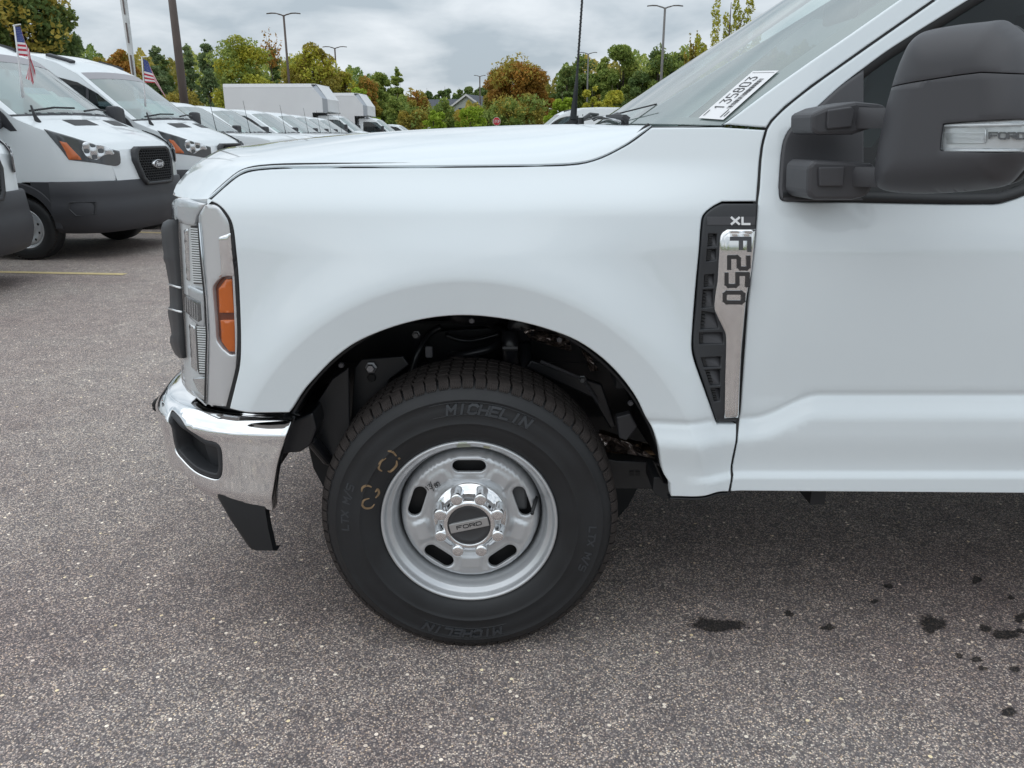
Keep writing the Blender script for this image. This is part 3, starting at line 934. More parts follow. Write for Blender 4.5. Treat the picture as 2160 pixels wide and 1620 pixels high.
mb = MB(); mb.grid([[(p[0], float(side(p[0], p[1])) + dy_, p[1] + dz_) for dy_, dz_ in ((.01, 0), (-.002, .002), (-.003, .012), (.002, .022), (.02, .024))] for p in bl])
adopt(mb.build('belt_moulding', PLASTIC_D, smooth=True))

# ---- sail panel that carries the mirror
SAIL_Y = lambda x, z: side(x, z) - 0.006
sail = [(1821.5,147.7,1),(1770,184.6),(1713.6,235.7),(1685,255.6),(1662.5,278),(1651,306.7),(1645,369),(1644,406),(1651,423),(1670,425),(1799,424.5,1),(1821.5,424,1)]
adopt(panel('mirror_sail', dedupe(spline(onl(sail), 4).tolist()), SAIL_Y, GREYPL, sp=.02, roll=.006, depth=.02))
MIR = adopt(empty('side_mirror', (0, 0, 0)))
MIR.matrix_parent_inverse = TM
def prism_px(poly, Y0, Y1, shift, m, name, bevel=.004, parent=None):
    """block whose front outline is poly (pixels at distance Y1) and whose root lies at distance Y0, moved by shift in x"""
    F = [at(p[0], p[1], Y1) for p in poly]
    B = [np.array((p[0] + shift, Y0, p[2])) for p in F]
    n = len(F)
    mb = MB(); mb.add(F + B, [tuple(range(n)), tuple(range(2*n-1, n-1, -1))] + [(i, i+n, (i+1) % n + n, (i+1) % n) for i in range(n)])
    o = mb.build(name, m, bevel=bevel); o.parent = parent
    return o
def adopt_m(o): o.parent = MIR; return o
# upper bracket: block on the sail, cover plate, tube to the head
adopt_m(prism_px([(1713,240),(1745,226),(1807,214),(1856,219),(1872,224),(1866,262),(1800,284),(1722,285),(1712,275)], 1.87, 1.765, -.012, GREYPL, 'mirror_bracket', .008))
adopt_m(prism_px([(1747,232),(1797,224.5),(1804,236),(1797,268),(1746,273),(1744.5,262)], 1.80, 1.757, 0, GREYPL, 'bracket_cover', .003))
adopt_m(prism_px([(1705,351),(1718,338),(1777,340.5),(1846,345),(1848,372),(1838,403),(1828,415),(1800,422),(1715,422),(1703,408)], 1.87, 1.755, -.012, GREYPL, 'mirror_bracket', .008))
adopt_m(prism_px([(1728,352.5),(1783,351),(1780,393),(1729,393.5)], 1.80, 1.746, 0, GREYPL, 'bracket_cover', .003))
def arm(px0, px1, Y0, Y1, h0, h1):
    a, b = at(*px0, Y0), at(*px1, Y1)
    mb = MB()
    G = []
    for k in range(5):
        t = k / 4; c = a + (b - a)*t; h = h0 + (h1 - h0)*t
        G.append([c + np.array((dx_, dy_, dz_)) for dx_, dy_, dz_ in ((0, -.018, -h), (0, -.024, -h*.5), (0, -.024, h*.5), (0, -.018, h), (.02, .02, h), (.02, .02, -h))])
    mb.grid(G, cv=True)
    return adopt_m(mb.build('mirror_arm', GREYPL, smooth=True, auto=40))
arm((1795, 249), (1885, 250), 1.79, 1.70, .022, .019); arm((1778, 371), (1868, 374), 1.79, 1.70, .021, .020)
# mirror head: shell in its own plane, seen from its front and outer side
PA = at(1866, 330, 1.70); axis = np.array((0.205, -0.235, 0)); axis /= np.linalg.norm(axis); back = np.array((-axis[1], axis[0], 0))
def head_uv(px, py):
    d = ray(px, py); o_ = np.array((0, 0, EYE))
    n_ = back
    t = ((PA - o_) @ n_) / (d @ n_)
    p = o_ + d*t
    return ((p - PA) @ axis, p[2])
head_px = [(1852.7,326.6),(1861,284),(1872.6,227),(1884,186),(1895,150.5),(1909.5,116),(1921,93.7),(1938,76),(1960.6,64.5),(2026,52.5),(2085,46),(2122.5,42.6),(2139.5,51),(2160,66.7),(2185,95),(2202,142)]
low_px = [(2212,215),(2205,285),(2188,330),(2160,360.6),(2131,389),(2082.8,400),(2020,406),(1955,409),(1898,407),(1866,401),(1852,390),(1848.5,363.5)]
up_ = [head_uv(*p) for p in head_px]; lo_ = [head_uv(*p) for p in low_px]
umax = max(p[0] for p in up_)
extra = []
HO = np.array([tuple(q) for q in spline([tuple(p) for p in up_ + extra + lo_], 4, closed=True)])
if area2(HO) < 0: HO = HO[::-1]
splitz = [head_uv(1884,186), head_uv(2054,163), head_uv(2105,157.6), head_uv(2160,159.6)]
su = np.array([p[0] for p in splitz] + [umax + .2]); sz = np.array([p[1] for p in splitz] + [splitz[-1][1] - .012])
Rm, Dm = .075, .085
def bulge(u, z):
    Q = np.stack((np.asarray(u, float).ravel(), np.asarray(z, float).ravel()), 1)
    d = np.where(inside(Q, HO), dist(Q, HO), 0)
    k = np.clip(1 - d / Rm, 0, 1)
    r = -Dm * np.sqrt(np.maximum(1 - k**2.2, 0))
    # the front bows towards the outer end
    r = r * (0.62 + 0.55 * np.clip(Q[:, 0] / umax, 0, 1)) 
    return r.reshape(np.shape(u))
HM = Matrix(((axis[0], back[0], 0, PA[0]), (axis[1], back[1], 0, PA[1]), (0, 0, 1, 0), (0, 0, 0, 1)))
sel_up, sel_lo = [], []
usplit = np.linspace(su[0] - .001, umax + .027, 20)
def clip_poly(P, upper):
    out_ = []
    m_ = len(P)
    f = lambda p: (p[1] - np.interp(p[0], su, sz)) * (1 if upper else -1)
    for i in range(m_):
        a, b = P[i], P[(i+1) % m_]
        fa, fb = f(a), f(b)
        if fa >= 0: out_.append(tuple(a))
        if (fa >= 0) != (fb >= 0):
            t = fa / (fa - fb); out_.append(tuple(a + (b - a)*t))
    return out_
def head_part(name, upper, m, holes=()):
    P = clip_poly(resample(HO, .006), upper)
    # follow the split line between its ends
    i0 = max(range(len(P)), key=lambda i: np.hypot(P[(i+1) % len(P)][0]-P[i][0], P[(i+1) % len(P)][1]-P[i][1]))
    a, b = P[i0], P[(i0+1) % len(P)]
    mid = [(u, float(np.interp(u, su, sz))) for u in np.linspace(a[0], b[0], 22)[1:-1]]
    P = P[:i0+1] + mid + P[i0+1:]
    return adopt_m(panel(name, dedupe(P), bulge, m, holes=holes, gap=.0008, sp=.009, roll=.0012, depth=.012, M=HM, analytic=False))
sig_px = [(1982,318),(1984,290),(1989,261),(2030,257),(2090,253.5),(2150,251),(2188,254),(2186,316),(2150,322),(2100,323),(2030,321)]
sig = np.array([head_uv(*p) for p in sig_px])
# the signal lies on the bulged shell: shift its outline by parallax
def uv_shell(px, py):
    o_ = np.array((0, 0, EYE)); d = ray(px, py); off = 0.0
    for _ in range(12):
        t = ((PA + back*off - o_) @ back) / (d @ back); p = o_ + d*t
        u, z = (p - PA) @ axis, p[2]
        off = float(bulge(np.array([u]), np.array([z]))[0])
    return (u, z)
sig = np.array([uv_shell(*p) for p in sig_px])
head_part('mirror_cap', True, GREYPL)
head_part('mirror_housing', False, GREYPL, holes=[sig])
adopt_m(panel('mirror_back', inset(HO, .004), lambda u, z: 0*u + .03, PLASTIC_D, sp=.05, M=HM, analytic=False))
adopt_m(panel('mirror_glass', inset(HO, .02), lambda u, z: 0*u + .052, CHROME, sp=.05, M=HM, analytic=False))
SIG = panel('turn_signal', sig, lambda u, z: bulge(u, z) + .012, mat('signal_silver', (.80, .82, .83), .25, .3), sp=.012, M=HM, analytic=False, depth=.002, roll=.001); adopt_m(SIG)
q = panel('signal_lens', inset(sig if area2(sig) > 0 else sig[::-1], .0015), lambda u, z: bulge(u, z) - .001, LENS, sp=.012, M=HM, analytic=False, depth=.008, roll=.003); q.parent = MIR
mb = MB()
def hpt(u, z, off): return PA + axis*u + back*off + np.array((0, 0, z - PA[2]))
def shell_pt(px, py, d):
    u, z = uv_shell(px, py); return hpt(u, z, float(bulge(np.array([u]), np.array([z]))[0]) + d)
for k in range(9):
    y0 = 281 + k*2.6
    mb.tube([shell_pt(x, y0 - (x-1990)*.01, .010) for x in (1991, 2015, 2040, 2062, 2074)], .0009, 5)
for y0, y1 in ((265, 262), (318, 318)):
    mb.tube([shell_pt(x, y0 + (y1-y0)*(x-1990)/170, .006) for x in (1990, 2030, 2080, 2120, 2158)], .003, 6)
mb.tube([shell_pt(2075, y, .009) for y in (272, 285, 300)], .0014, 5)
q = mb.build('signal_ribs', LIGHTGREY, smooth=True); q.parent = MIR
mb = MB()
stroke_text(mb, 'FORD', 12.5, 17, 3.6, lambda u, v, d: shell_pt(2123 + u, 286.5 - v + .012*u, .007 - d*.5), 1.2, 0.004)
q = mb.build('signal_lettering', mat('grey_lettering', (.13, .135, .14), .4)); q.parent = MIR

# ---- antenna (far fender), wipers
AB = at(1209, 252, 3.55)
mb = MB()
tip = at(1233, -60, 3.62)
pth = [AB, AB + (at(1216, 175, 3.57) - AB)] + [at(1216 + (1228-1216)*t, 175 - 175*t, 3.57 + .03*t) for t in np.linspace(.15, 1, 12)] + [tip]
mb.tube(pth, [.016, .0075] + [.0048]*(len(pth)-2), 8)
hx = []
P0, P1 = at(1216, 175, 3.57), at(1228, 0, 3.6)
for k in range(120):
    t = k/119; a = k*1.15; c = P0 + (P1 - P0)*t; hx.append(c + np.array((.0055*math.cos(a), .0055*math.sin(a), 0)))
mb.tube(hx, .0014, 4)
mb.lathe([(0, 0), (.02, 0), (.02, .01), (0, .01)], AB - np.array((0, .005, .01)), 12)
adopt(mb.build('antenna', PLASTIC_D, smooth=True))
def wiper(pv, arm_px, blade):
    mb = MB()
    p0 = at(*pv[:2], pv[2]); p1 = at(*arm_px[:2], arm_px[2])
    mb.tube([p0 + np.array((0, 0, -.02)), p0 + np.array((0,0,.010))], .011, 8)
    mb.tube([p0, (p0 + p1)/2 + np.array((0, 0, .012)), p1], [.007, .006, .004], 6)
    b = [at(*q[:2], q[2]) for q in blade]
    mb.tube(b, .0042, 6); mb.tube([q + np.array((.004, 0, -.006)) for q in b], .0026, 5)
    adopt(mb.build('wiper', PLASTIC_D))
wiper((1318, 256, 2.25), (1290, 245, 2.55), [(1322, 252, 2.25), (1300, 246, 2.5), (1258, 247, 3.0), (1250, 251, 3.05)])
wiper((1226, 254, 3.10), (1262, 241, 3.3), [(1227, 251, 3.1), (1245, 247, 3.2), (1261, 241.5, 3.32)])
mb = MB()
mb.tube([at(1325, 254, 2.2), at(1318, 247.5, 2.2), at(1280, 245, 2.3)], [.010, .008, .004], 6)
adopt(mb.build('wiper_blade', PLASTIC_D)); mb = MB()
mb.tube([at(1287, 244, 2.5), at(1335, 232, 2.45), at(1385, 219.5, 2.4)], .0022, 5)
adopt(mb.build('washer_wire', PLASTIC_D))
mb = MB(); mb.grid([[at(x, y, Y) for x, y, Y in r] for r in (((1270, 246, 2.6), (1276, 244.5, 2.6)), ((1290, 251, 2.4), (1297, 249, 2.4)), ((1302, 258, 2.2), (1312, 258, 2.2)))])
adopt(mb.build('cowl_trim', SATIN))
# ================================================================== truck: lamp, grille, bumper, badge, wheel
def project(P):
    P = np.asarray(P, float)
    dep = P[..., 1]*CP + (EYE - P[..., 2])*SP
    return np.stack((1080 + FPX*P[..., 0]/dep, 810 + FPX*((EYE - P[..., 2])*CP - P[..., 1]*SP)/dep), -1)
class Surf:
    """a surface swept along a plan curve: s = length along the curve, z = height, d = depth inwards"""
    def __init__(self, plan, lean=lambda s, z: 0*z, prof=None, s_max=None):
        P = cr3(np.array([(p[0], p[1], 0.0) for p in plan]), 8)[:, :2]
        L = np.concatenate(([0], np.cumsum(np.linalg.norm(np.diff(P, axis=0), axis=1))))
        self.P, self.L = P, L
        T = np.gradient(P, L, axis=0); T /= np.linalg.norm(T, axis=1, keepdims=True)
        self.Nn = np.stack((T[:, 1], -T[:, 0]), 1)      # inward (towards the truck) for a curve running forward then across
        self.lean = lean
    def __call__(self, s, z, d):
        s = np.asarray(s, float); z = np.asarray(z, float)
        x = np.interp(s, self.L, self.P[:, 0]); y = np.interp(s, self.L, self.P[:, 1])
        nx = np.interp(s, self.L, self.Nn[:, 0]); ny = np.interp(s, self.L, self.Nn[:, 1])
        dd = d + self.off(s, z) if hasattr(self, 'off') else d
        return np.stack((x + nx*dd + self.lean(s, z), y + ny*dd, z + 0*s), -1)
    def invert(self, px, z0, z1, s0=0.0, s1=None):
        if s1 is None:      # only the part in front of the outline edge can be looked up
            sl_ = np.linspace(0, self.L[-1], 800); s1 = float(sl_[np.argmin(project(self(sl_, np.full(800, (z0 + z1)/2), 0.0))[:, 0])]) + .01
        Sg, Zg = np.meshgrid(np.linspace(s0, s1, 500), np.linspace(z0, z1, 400))
        Q = project(self(Sg, Zg, 0.0))
        o = []
        for p in px:
            q = (Q[..., 0]-p[0])**2 + (Q[..., 1]-p[1])**2
            i = np.unravel_index(np.argmin(q), q.shape); s_, z_ = Sg[i], Zg[i]
            ds_, dz_ = (s1 - s0)/499, (z1 - z0)/399
            for _ in range(3):
                Sf, Zf = np.meshgrid(np.linspace(s_ - ds_*1.2, s_ + ds_*1.2, 13), np.linspace(z_ - dz_*1.2, z_ + dz_*1.2, 13))
                Qf = project(self(Sf, Zf, 0.0)); qf = (Qf[..., 0]-p[0])**2 + (Qf[..., 1]-p[1])**2
                i = np.unravel_index(np.argmin(qf), qf.shape); s_, z_ = Sf[i], Zf[i]; ds_ /= 6; dz_ /= 6
            o.append((float(s_), float(z_)) + tuple(p[2:]))
        return o
def sheet(name, outline, surf, m, parent=None, holes=(), sp=.012, roll=.002, depth=.01, gap=0, d=0.0, flat=False, **k):
    """panel() on a Surf: built flat in (s, z), then bent"""
    o = panel(name, outline, lambda a, b: 0*a, m, parent, holes=holes, sp=sp, roll=roll, depth=depth, gap=gap, analytic=False, **k)
    me = o.data
    co = np.empty(len(me.vertices)*3); me.vertices.foreach_get('co', co); co = co.reshape(-1, 3)
    P = surf(co[:, 0], co[:, 2], co[:, 1] + d)
    me.vertices.foreach_set('co', P.ravel()); me.update()
    bm = bmesh.new(); bm.from_mesh(me); bmesh.ops.recalc_face_normals(bm, faces=bm.faces)
    c = bm.faces[0]
    bm.to_mesh(me); bm.free()
    return o
# ---- headlamp
HL = Surf([(-.56,1.862),(-.62,1.863),(-.66,1.866),(-.70,1.873),(-.735,1.886),(-.765,1.902),(-.80,1.93),(-.835,1.97),(-.862,2.03),(-.88,2.11),(-.89,2.25)],
          lean=lambda s, z: -(1.17 - z)*.072)
HZ = (.66, 1.26)
def hpx(L): return HL.invert(L, *HZ)
def hsp(L, n=3, closed=True): return [tuple(q[:2]) for q in spline(hpx(L), n, closed)]
LAMP = adopt(empty('headlight', (0, 0, 0))); LAMP.matrix_parent_inverse = TM
bez_out = [(430,433,1),(440,430.5),(456,434.5),(470,448),(482,467),(487,489),(491,523),(496,573),(500.5,647),(502.5,724),(500.5,768),(492,806),(477,858,1),(436,853,1),(440,708.5),(436,631),(428,554),(421.5,488),(418,468,1),(418,455)]
amb_out = [(489,583.5,1),(467,585),(449,604),(448,617),(451,650),(455,700),(457.5,721),(484,748),(495,748,1),(494,690)]
hb = sheet('lamp_bezel', dedupe(hsp(bez_out)), HL, SATIN, holes=[dedupe(hsp(amb_out, 2))], sp=.010, roll=.003, depth=.03); hb.parent = LAMP
bz2 = [(462,500,1),(487,491,1),(491,530),(496,580,1),(489,582),(470,580,1),(462,586,1),(467,572),(464,530)]
q = sheet('chrome_insert', dedupe(hsp(bz2, 2)), HL, CHROME, sp=.010, roll=.002, depth=.006, d=-.003); q.parent = LAMP
q = sheet('amber_surround', dedupe(hsp(amb_out, 2)), HL, AMBER_D, sp=.012, roll=.001, depth=.004, d=.012); q.parent = LAMP
for pts in ([(474,590,1),(487,590,1),(492,661,1),(460,661,1),(458,610,1)], [(462,676,1),(493,676,1),(494,743,1),(481,743,1),(465,722,1)]):
    q = sheet('side_marker', dedupe(hsp(pts, 2)), HL, AMBER, sp=.010, roll=.002, depth=.006, d=.004); q.parent = LAMP
# brow over the lens
brow = [(353,458,1),(354.5,437,1),(374,417.5,1),(416,427,1),(434,430,1),(424,441),(414,456,1),(409,476,1),(390,474),(371,467,1)]
q = sheet('lamp_brow', dedupe(hsp(brow, 2)), HL, SATIN, sp=.01, roll=.003, depth=.03, d=.0); q.parent = LAMP
# inner tub behind the clear cover
tub = [(353,458,1),(410,458),(417,470),(421,490),(428,554),(436,631),(440,708),(436,853,1),(412,832),(382,795),(368,768,1),(372,740),(372,600),(362,520)]
tubp = [(s_ + .085*float(ss((s_ - .27)/.07)), z_ - (.012 if z_ < .85 else 0)) for s_, z_ in dedupe(hsp(tub))]
q = sheet('lamp_tub', tubp, (lambda s, z, d: HL(s, z, d - .018 - .014*ss((s - .215)/.05))), LIGHTGREY, sp=.012, roll=.001, depth=.01, d=.035); q.parent = LAMP
def rib_bar(y0, y1, xl0, xr0, xl1, xr1, n, name='light_bar'):
    mb = MB(); mk = MB()
    for k in range(n):
        t = (k + .5)/n
        y = y0 + (y1-y0)*t; a = xl0 + (xl1-xl0)*t; b = xr0 + (xr1-xr0)*t
        sz = hpx([(a, y), (b, y + 1.5)])
        hh = (y1-y0)/n*.00030
        G = [[HL(sz[0][0] + (sz[1][0]-sz[0][0])*u, sz[0][1] + (sz[1][1]-sz[0][1])*u + dz_, dd) for dz_, dd in ((-hh, .011), (-hh, .006), (hh, .006), (hh, .011))] for u in (0, .33, .67, 1)]
        mb.grid(G)
    o = mb.build(name, RIBS); o.parent = LAMP
    fr = [(xl0-5, y0-3, 1), (xr0+3, y0-3, 1), (xr0 + (xr1-xr0)*.4 + 3.5, y0 + (y1-y0)*.4), (xr1+3.5, y1+3, 1), (xl1-5, y1+3, 1)]
    q = sheet('bar_recess', dedupe(hsp(fr, 3)), HL, PLASTIC_D, sp=.012, roll=.001, depth=.004, d=.0105); q.parent = LAMP
rib_bar(480, 597, 397, 413, 402, 425, 23)
rib_bar(688, 788, 410, 432, 416, 436, 20)
for pts in ([(381,484,1),(391,482,1),(396,594,1),(385,592,1)], [(390,676,1),(406,690,1),(411,786,1),(399,776,1),(392,740)], [(401,797,1),(433,795,1),(433,842,1),(418,833)]):  # thin chrome wedges added to vary the lamp's reflections
    q = sheet('chrome_wedge', dedupe(hsp(pts, 3)), HL, CHROME_R, sp=.008, roll=.004, depth=.004, d=.0035); q.parent = LAMP
trap = [(376,603,1),(388,597,1),(427,616,1),(428,690,1),(418,690,1),(384,660,1)]
q = sheet('lamp_divider', dedupe(hsp(trap, 2)), HL, SATIN, sp=.01, roll=.004, depth=.012, d=.004); q.parent = LAMP
trap2 = [(384,617,1),(420,636,1),(423,676,1),(416,680,1),(386,655,1)]
q = sheet('projector_lens', dedupe(hsp(trap2, 2)), HL, mat('lamp_glass_grey', (.16, .165, .17), .08, .6, coat=1), sp=.01, roll=.003, depth=.004, d=.0015); q.parent = LAMP
mb = MB()
for k in range(6):
    a = hpx([(390 + k*5, 627 + k*3.2)])[0]; b = hpx([(391 + k*5, 656 + k*4)])[0]
    mb.tube([HL(a[0], a[1], .001), HL(b[0], b[1], .001)], .0014, 5)
q = mb.build('projector_ribs', SILVERREF); q.parent = LAMP
cover = [(353.5,456,1),(356,439),(372,419,1),(416,428),(424,464),(430,520),(437,631),(441,708),(437,853,1),(412,833),(381,796),(368,769,1),(372,740),(372,600),(362,520)]
q = sheet('lens_cover', dedupe(hsp(cover)), HL, LENS, sp=.014, roll=.003, depth=.006, d=-.004); q.parent = LAMP
mb = MB()
for y_ in (0,):
    mb.tube([HL(*p, -.001) for p in hpx([(421,470),(428,554),(436,631),(440,708),(436.5,852)])], .0022, 6)
    q = MB().tube([HL(*p, .0005) for p in hpx([(417.5,470),(424,554),(431.5,631),(436,708),(432,850)])], .0026, 6).build('lamp_seam', PLASTIC_D); q.parent = LAMP
    mb.tube([HL(*p, .0) for p in hpx([(370,772),(382,797),(412,834),(435,854)])], .003, 6)
q = mb.build('lens_rim', SILVERREF, smooth=True); q.parent = LAMP
far = copy_tree(LAMP)        # the far lamp: the same pieces mirrored across the truck
far.parent = TRUCK
far.matrix_parent_inverse = TM
far.matrix_basis = Matrix.Translation((0, 2*YM, 0)) @ Matrix.Scale(-1, 4, (0, 1, 0))

# ---- grille
gl_px = [(463,354,370),(469,344,371),(478,340.5,373),(490,340,375),(520,342.5,377),(535,345,378),(541,344.5,378),(548,345,378.5),(556,348.5,379),(575,352,380),(590,355,380.5),(600,356.5,381),(622,357.5,382),(645,358.3,383),(649,354.5,383),(656,354,383.3),(665,354.5,383.5),(682,358,384),(705,361.5,384.5),(711,358.5,385),(722,358.5,385),(733,362,385.5),(746,368,386),(756,378,386)]
G = []
for y, a, b in gl_px:
    pr = at(b + 1, y, 1.94); pm = at((a*.72 + b*.28) , y, 2.0); pl = at(a, y, 2.13)
    row = [pr + np.array((.012, .03, 0)), pr, at(a*.35 + b*.65, y, 1.955), pm, pl, np.array((pl[0] - .006, 2.24, pl[2] - .006)), np.array((pl[0] - .004, 2.32, pl[2] - .01)), np.array((pl[0] + .05, 2.34, pl[2] - .01))]
    G.append(row)
mb = MB(); mb.grid(G)
GR = adopt(empty('grille', (0, 0, 0))); GR.matrix_parent_inverse = TM
q = mb.build('grille_frame', PLASTIC, smooth=True); q.parent = GR
mb = MB(); mb.grid([[np.array((p[0], 2*YM - p[1], p[2])) for p in r] for r in G]); q = mb.build('grille_frame', PLASTIC, smooth=True); q.parent = GR
for yy, a, b in ((600, 356.2, 381), (651, 355.5, 383)):
    mb = MB(); mb.tube([at(b, yy + 7, 1.938), at(a*.35 + b*.65, yy + 5, 1.952), at(a*.72 + b*.28, yy + 2, 1.997), at(a, yy, 2.127), at(a, yy, 2.2) + np.array((0, .05, 0))], .0028, 6)
    q = mb.build('grille_accent', LIGHTGREY, smooth=True); q.parent = GR
mb = MB()
for z in (1.06, .90): mb.box((-.925, YM, z), (.03, .54, .045), ch=.015)
q = mb.build('grille_bar', PLASTIC, bevel=0); q.parent = GR
mb = MB()
for k in range(9): mb.box((-.93, YM, .78 + k*.05), (.006, .55, .008))
for k in range(19): mb.box((-.925, YM - .54 + k*.06, .97), (.006, .006, .22))
mb.box((-.89, YM, .97), (.005, .62, .25))
q = mb.build('grille_mesh', PLASTIC_D); q.parent = GR

# ---- bumper
BS = Surf([(-.50,1.845),(-.56,1.848),(-.64,1.852),(-.72,1.862),(-.80,1.888),(-.87,1.925),(-.93,1.975),(-.985,2.05),(-1.02,2.15),(-1.045,2.3),(-1.06,2.55),(-1.065,2.85),(-1.06,3.15)])
def b_off(s, z):
    t_ = np.clip((z - .634)/.0515, 0, .999)
    r = .050*(1 - np.sqrt(1 - t_**2.2)) - .006*np.exp(-((z - .640)/.012)**2)
    r = r + .006*ss((.62 - z)/.12) + .020*ss((.47 - z)/.05)
    return r
BS.off = b_off
BZ = (.38, .70)
def bpx(L): return BS.invert(L, *BZ)
b_top = [(614.4,890,1),(609,905),(602,924),(592,955),(584,986),(577,1028),(574,1079,1),(561,1076),(520,1078),(497.8,1072),(456,1057),(409,1022),(386,997)]
end_sz = bpx(b_top)
s_mid = float(BS.L[np.argmin(np.abs(BS.P[:, 1] - YM))])
bl_ = [p[:2] for p in spline(end_sz, 3)]
bl_ = [tuple(p) for p in bl_] + [(end_sz[-1][0] + .15, .475), (s_mid, .475), (s_mid, .684), (1.0, .684), (.5, .684), (end_sz[0][0] + .03, .684), (end_sz[0][0] + .001, .6838)]
fog = [(359,869),(365,868),(380,884),(403,911),(431,928),(455,934.5),(465,946),(468,970),(467,1000),(459,1011),(439,1008),(409,994),(381,967),(368.6,950),(360,906)]
fogp = dedupe([tuple(q[:2]) for q in spline(bpx(fog), 3, True)])
BUMP = adopt(empty('front_bumper', (0, 0, 0))); BUMP.matrix_parent_inverse = TM
def both_sides(o, parent):
    o.parent = parent
    c = o.copy(); COL.objects.link(c); c.parent = parent
    c.matrix_basis = Matrix.Translation((0, 2*YM, 0)) @ Matrix.Scale(-1, 4, (0, 1, 0))
    return o
both_sides(sheet('bumper_shell', dedupe(bl_, .003), BS, CHROME, holes=[fogp], sp=.011, roll=.003, depth=.03), BUMP)
fo_ = np.array(fogp); fo_ = fo_ if area2(fo_) > 0 else fo_[::-1]
both_sides(sheet('fog_bezel', inset(fo_, .001), BS, PLASTIC, holes=[inset(fo_, .016)], sp=.012, roll=.004, depth=.05, d=.003), BUMP)
both_sides(sheet('fog_recess', inset(fo_, .010), BS, PLASTIC_D, sp=.02, roll=.001, depth=.004, d=.045), BUMP)
mb = MB()
pp = bpx([(405,914),(425,930),(443,944),(443,950),(425,940),(405,924)])
mb.tube([BS(*p[:2], .028) for p in pp] , .003, 6)
both_sides(mb.build('fog_blank_rib', GREYPL, smooth=True), BUMP)
mb = MB()
pv = bpx([(398,908),(462,942),(462,1000),(400,972)])
mb.grid([[BS(pv[0][0] + (pv[1][0]-pv[0][0])*u, z, .030 + .012*(1-v)) for v, z in ((0, pv[2][1]), (.5, (pv[2][1] + pv[1][1])/2), (1, pv[1][1] + .01))] for u in np.linspace(0.05, .95, 8)])
both_sides(mb.build('fog_blank', PLASTIC, smooth=True), BUMP)
# black strip between bumper and body
mb = MB()
top_w = lambda s: .012 + .125*ss((s - .22)/.45)
mb.grid([[BS(s, .6835, 0.0) + (BS(s, .6835, d) - BS(s, .6835, 0.0))*1.0 + np.array((0, 0, h_)) for d, h_ in ((.0, 0), (.006, .0025), (top_w(s)*.5 + .01, .004), (top_w(s) + .01, .002))] for s in np.linspace(.045, s_mid, 60)])
both_sides(mb.build('bumper_top', CHROME, smooth=True), BUMP)
mb = MB()
mb.grid([[BS(s, .6835, top_w(s) + d_) + np.array((0, 0, h_)) for d_, h_ in ((.008, .001), (.012, .010), (.075, .018))] for s in np.linspace(.055, s_mid, 60)])
both_sides(mb.build('bumper_gap_trim', PLASTIC_D, smooth=True), BUMP)
# rear end wall of the bumper
mb = MB()
es = np.array([p[:2] for p in end_sz[:7]])
mb.grid([[BS(p[0], p[1], .004), BS(p[0] + .004, p[1], .05), BS(p[0] + .02, p[1], .09)] for p in es])
both_sides(mb.build('bumper_end', SATIN, smooth=True), BUMP)
# black air dam below
Gd = []
plan_d = cr3(np.array([(-.646,1.878,0),(-.680,1.879,0),(-.708,1.884,0),(-.732,1.905,0),(-.75,1.95,0),(-.762,2.03,0),(-.775,2.3,0),(-.78,YM,0)]), 5)
for i, p in enumerate(plan_d):
    k = min(1, i/16)
    zb = .298 + .02*ss((k - .5)/.5)
    flare_ = .012 + .052*ss(k/.75)
    Gd.append([(p[0] + .008*(1-k), p[1] + .010, zb - .006), (p[0] - .0, p[1], zb), (p[0] - flare_*.5, p[1] - .004, zb + .07), (p[0] - flare_, p[1], .46), (p[0] - flare_ , p[1] + .01, .50)])
Gd = [[(q[0] + .0, q[1] + .03, q[2]) for q in Gd[0]]] + Gd
mb = MB(); mb.grid(Gd)
both_sides(mb.build('air_dam', PLASTIC_D, smooth=True, auto=50), BUMP)
mb = MB()
h = [at(352, 838, 2.33) + np.array((.14, 0, .0)), at(352, 838, 2.33), at(340, 842, 2.33), at(330, 850, 2.33), at(328, 858, 2.33), at(336, 864, 2.33), at(352, 868, 2.33), at(352, 868, 2.33) + np.array((.14, 0, 0))]
mb.tube(cr3(np.array(h), 4), .011, 8)
both_sides(mb.build('tow_hook', BLACK, smooth=True), BUMP)

# ---- side vent with its badge
VY = lambda x, z: side(x, z) - .007
VENT = adopt(empty('side_vent', (0, 0, 0))); VENT.matrix_parent_inverse = TM
v_out = [(1597,430.5,1),(1525,430.5,1),(1507.5,438.5),(1489,454),(1484,471),(1478.5,535),(1469,657),(1464.5,705),(1464.5,737),(1472,769),(1491,824),(1510.5,884),(1517,889.5),(1553.5,890,1),(1555.5,882,1),(1558.5,850),(1570.5,689),(1579,593),(1589,528),(1594.5,470,1)]
VO = dedupe(spline(onl(v_out, VY), 3, True))
def pp_(L): return [tuple(q[:2]) for q in onl(L, VY)]
zz = lambda L: [(1440 + x/3.1136, 400 + y/3.1136) for x, y in L]
louvers = [[(172,292),(224,292),(222,370),(165,374)],[(163,394),(220,392),(217,464),(156,472)],[(146,562),(206,556),(202,636),(140,640)],[(136,660),(200,656),(196,772),(126,778)],
           [(128,800),(212,812),(236,912),(118,918)],[(112,942),(262,940),(268,1012),(110,1016)],[(122,1106),(250,1098),(248,1164),(140,1168)],[(150,1188),(246,1182),(244,1284),(180,1288)],[(186,1308),(246,1304),(244,1388),(208,1394)]]
LH = [pp_(zz(L)) for L in louvers]
q = panel('vent_plate', VO, VY, PLASTIC, holes=LH, sp=.012, roll=.003, depth=.016); q.parent = VENT
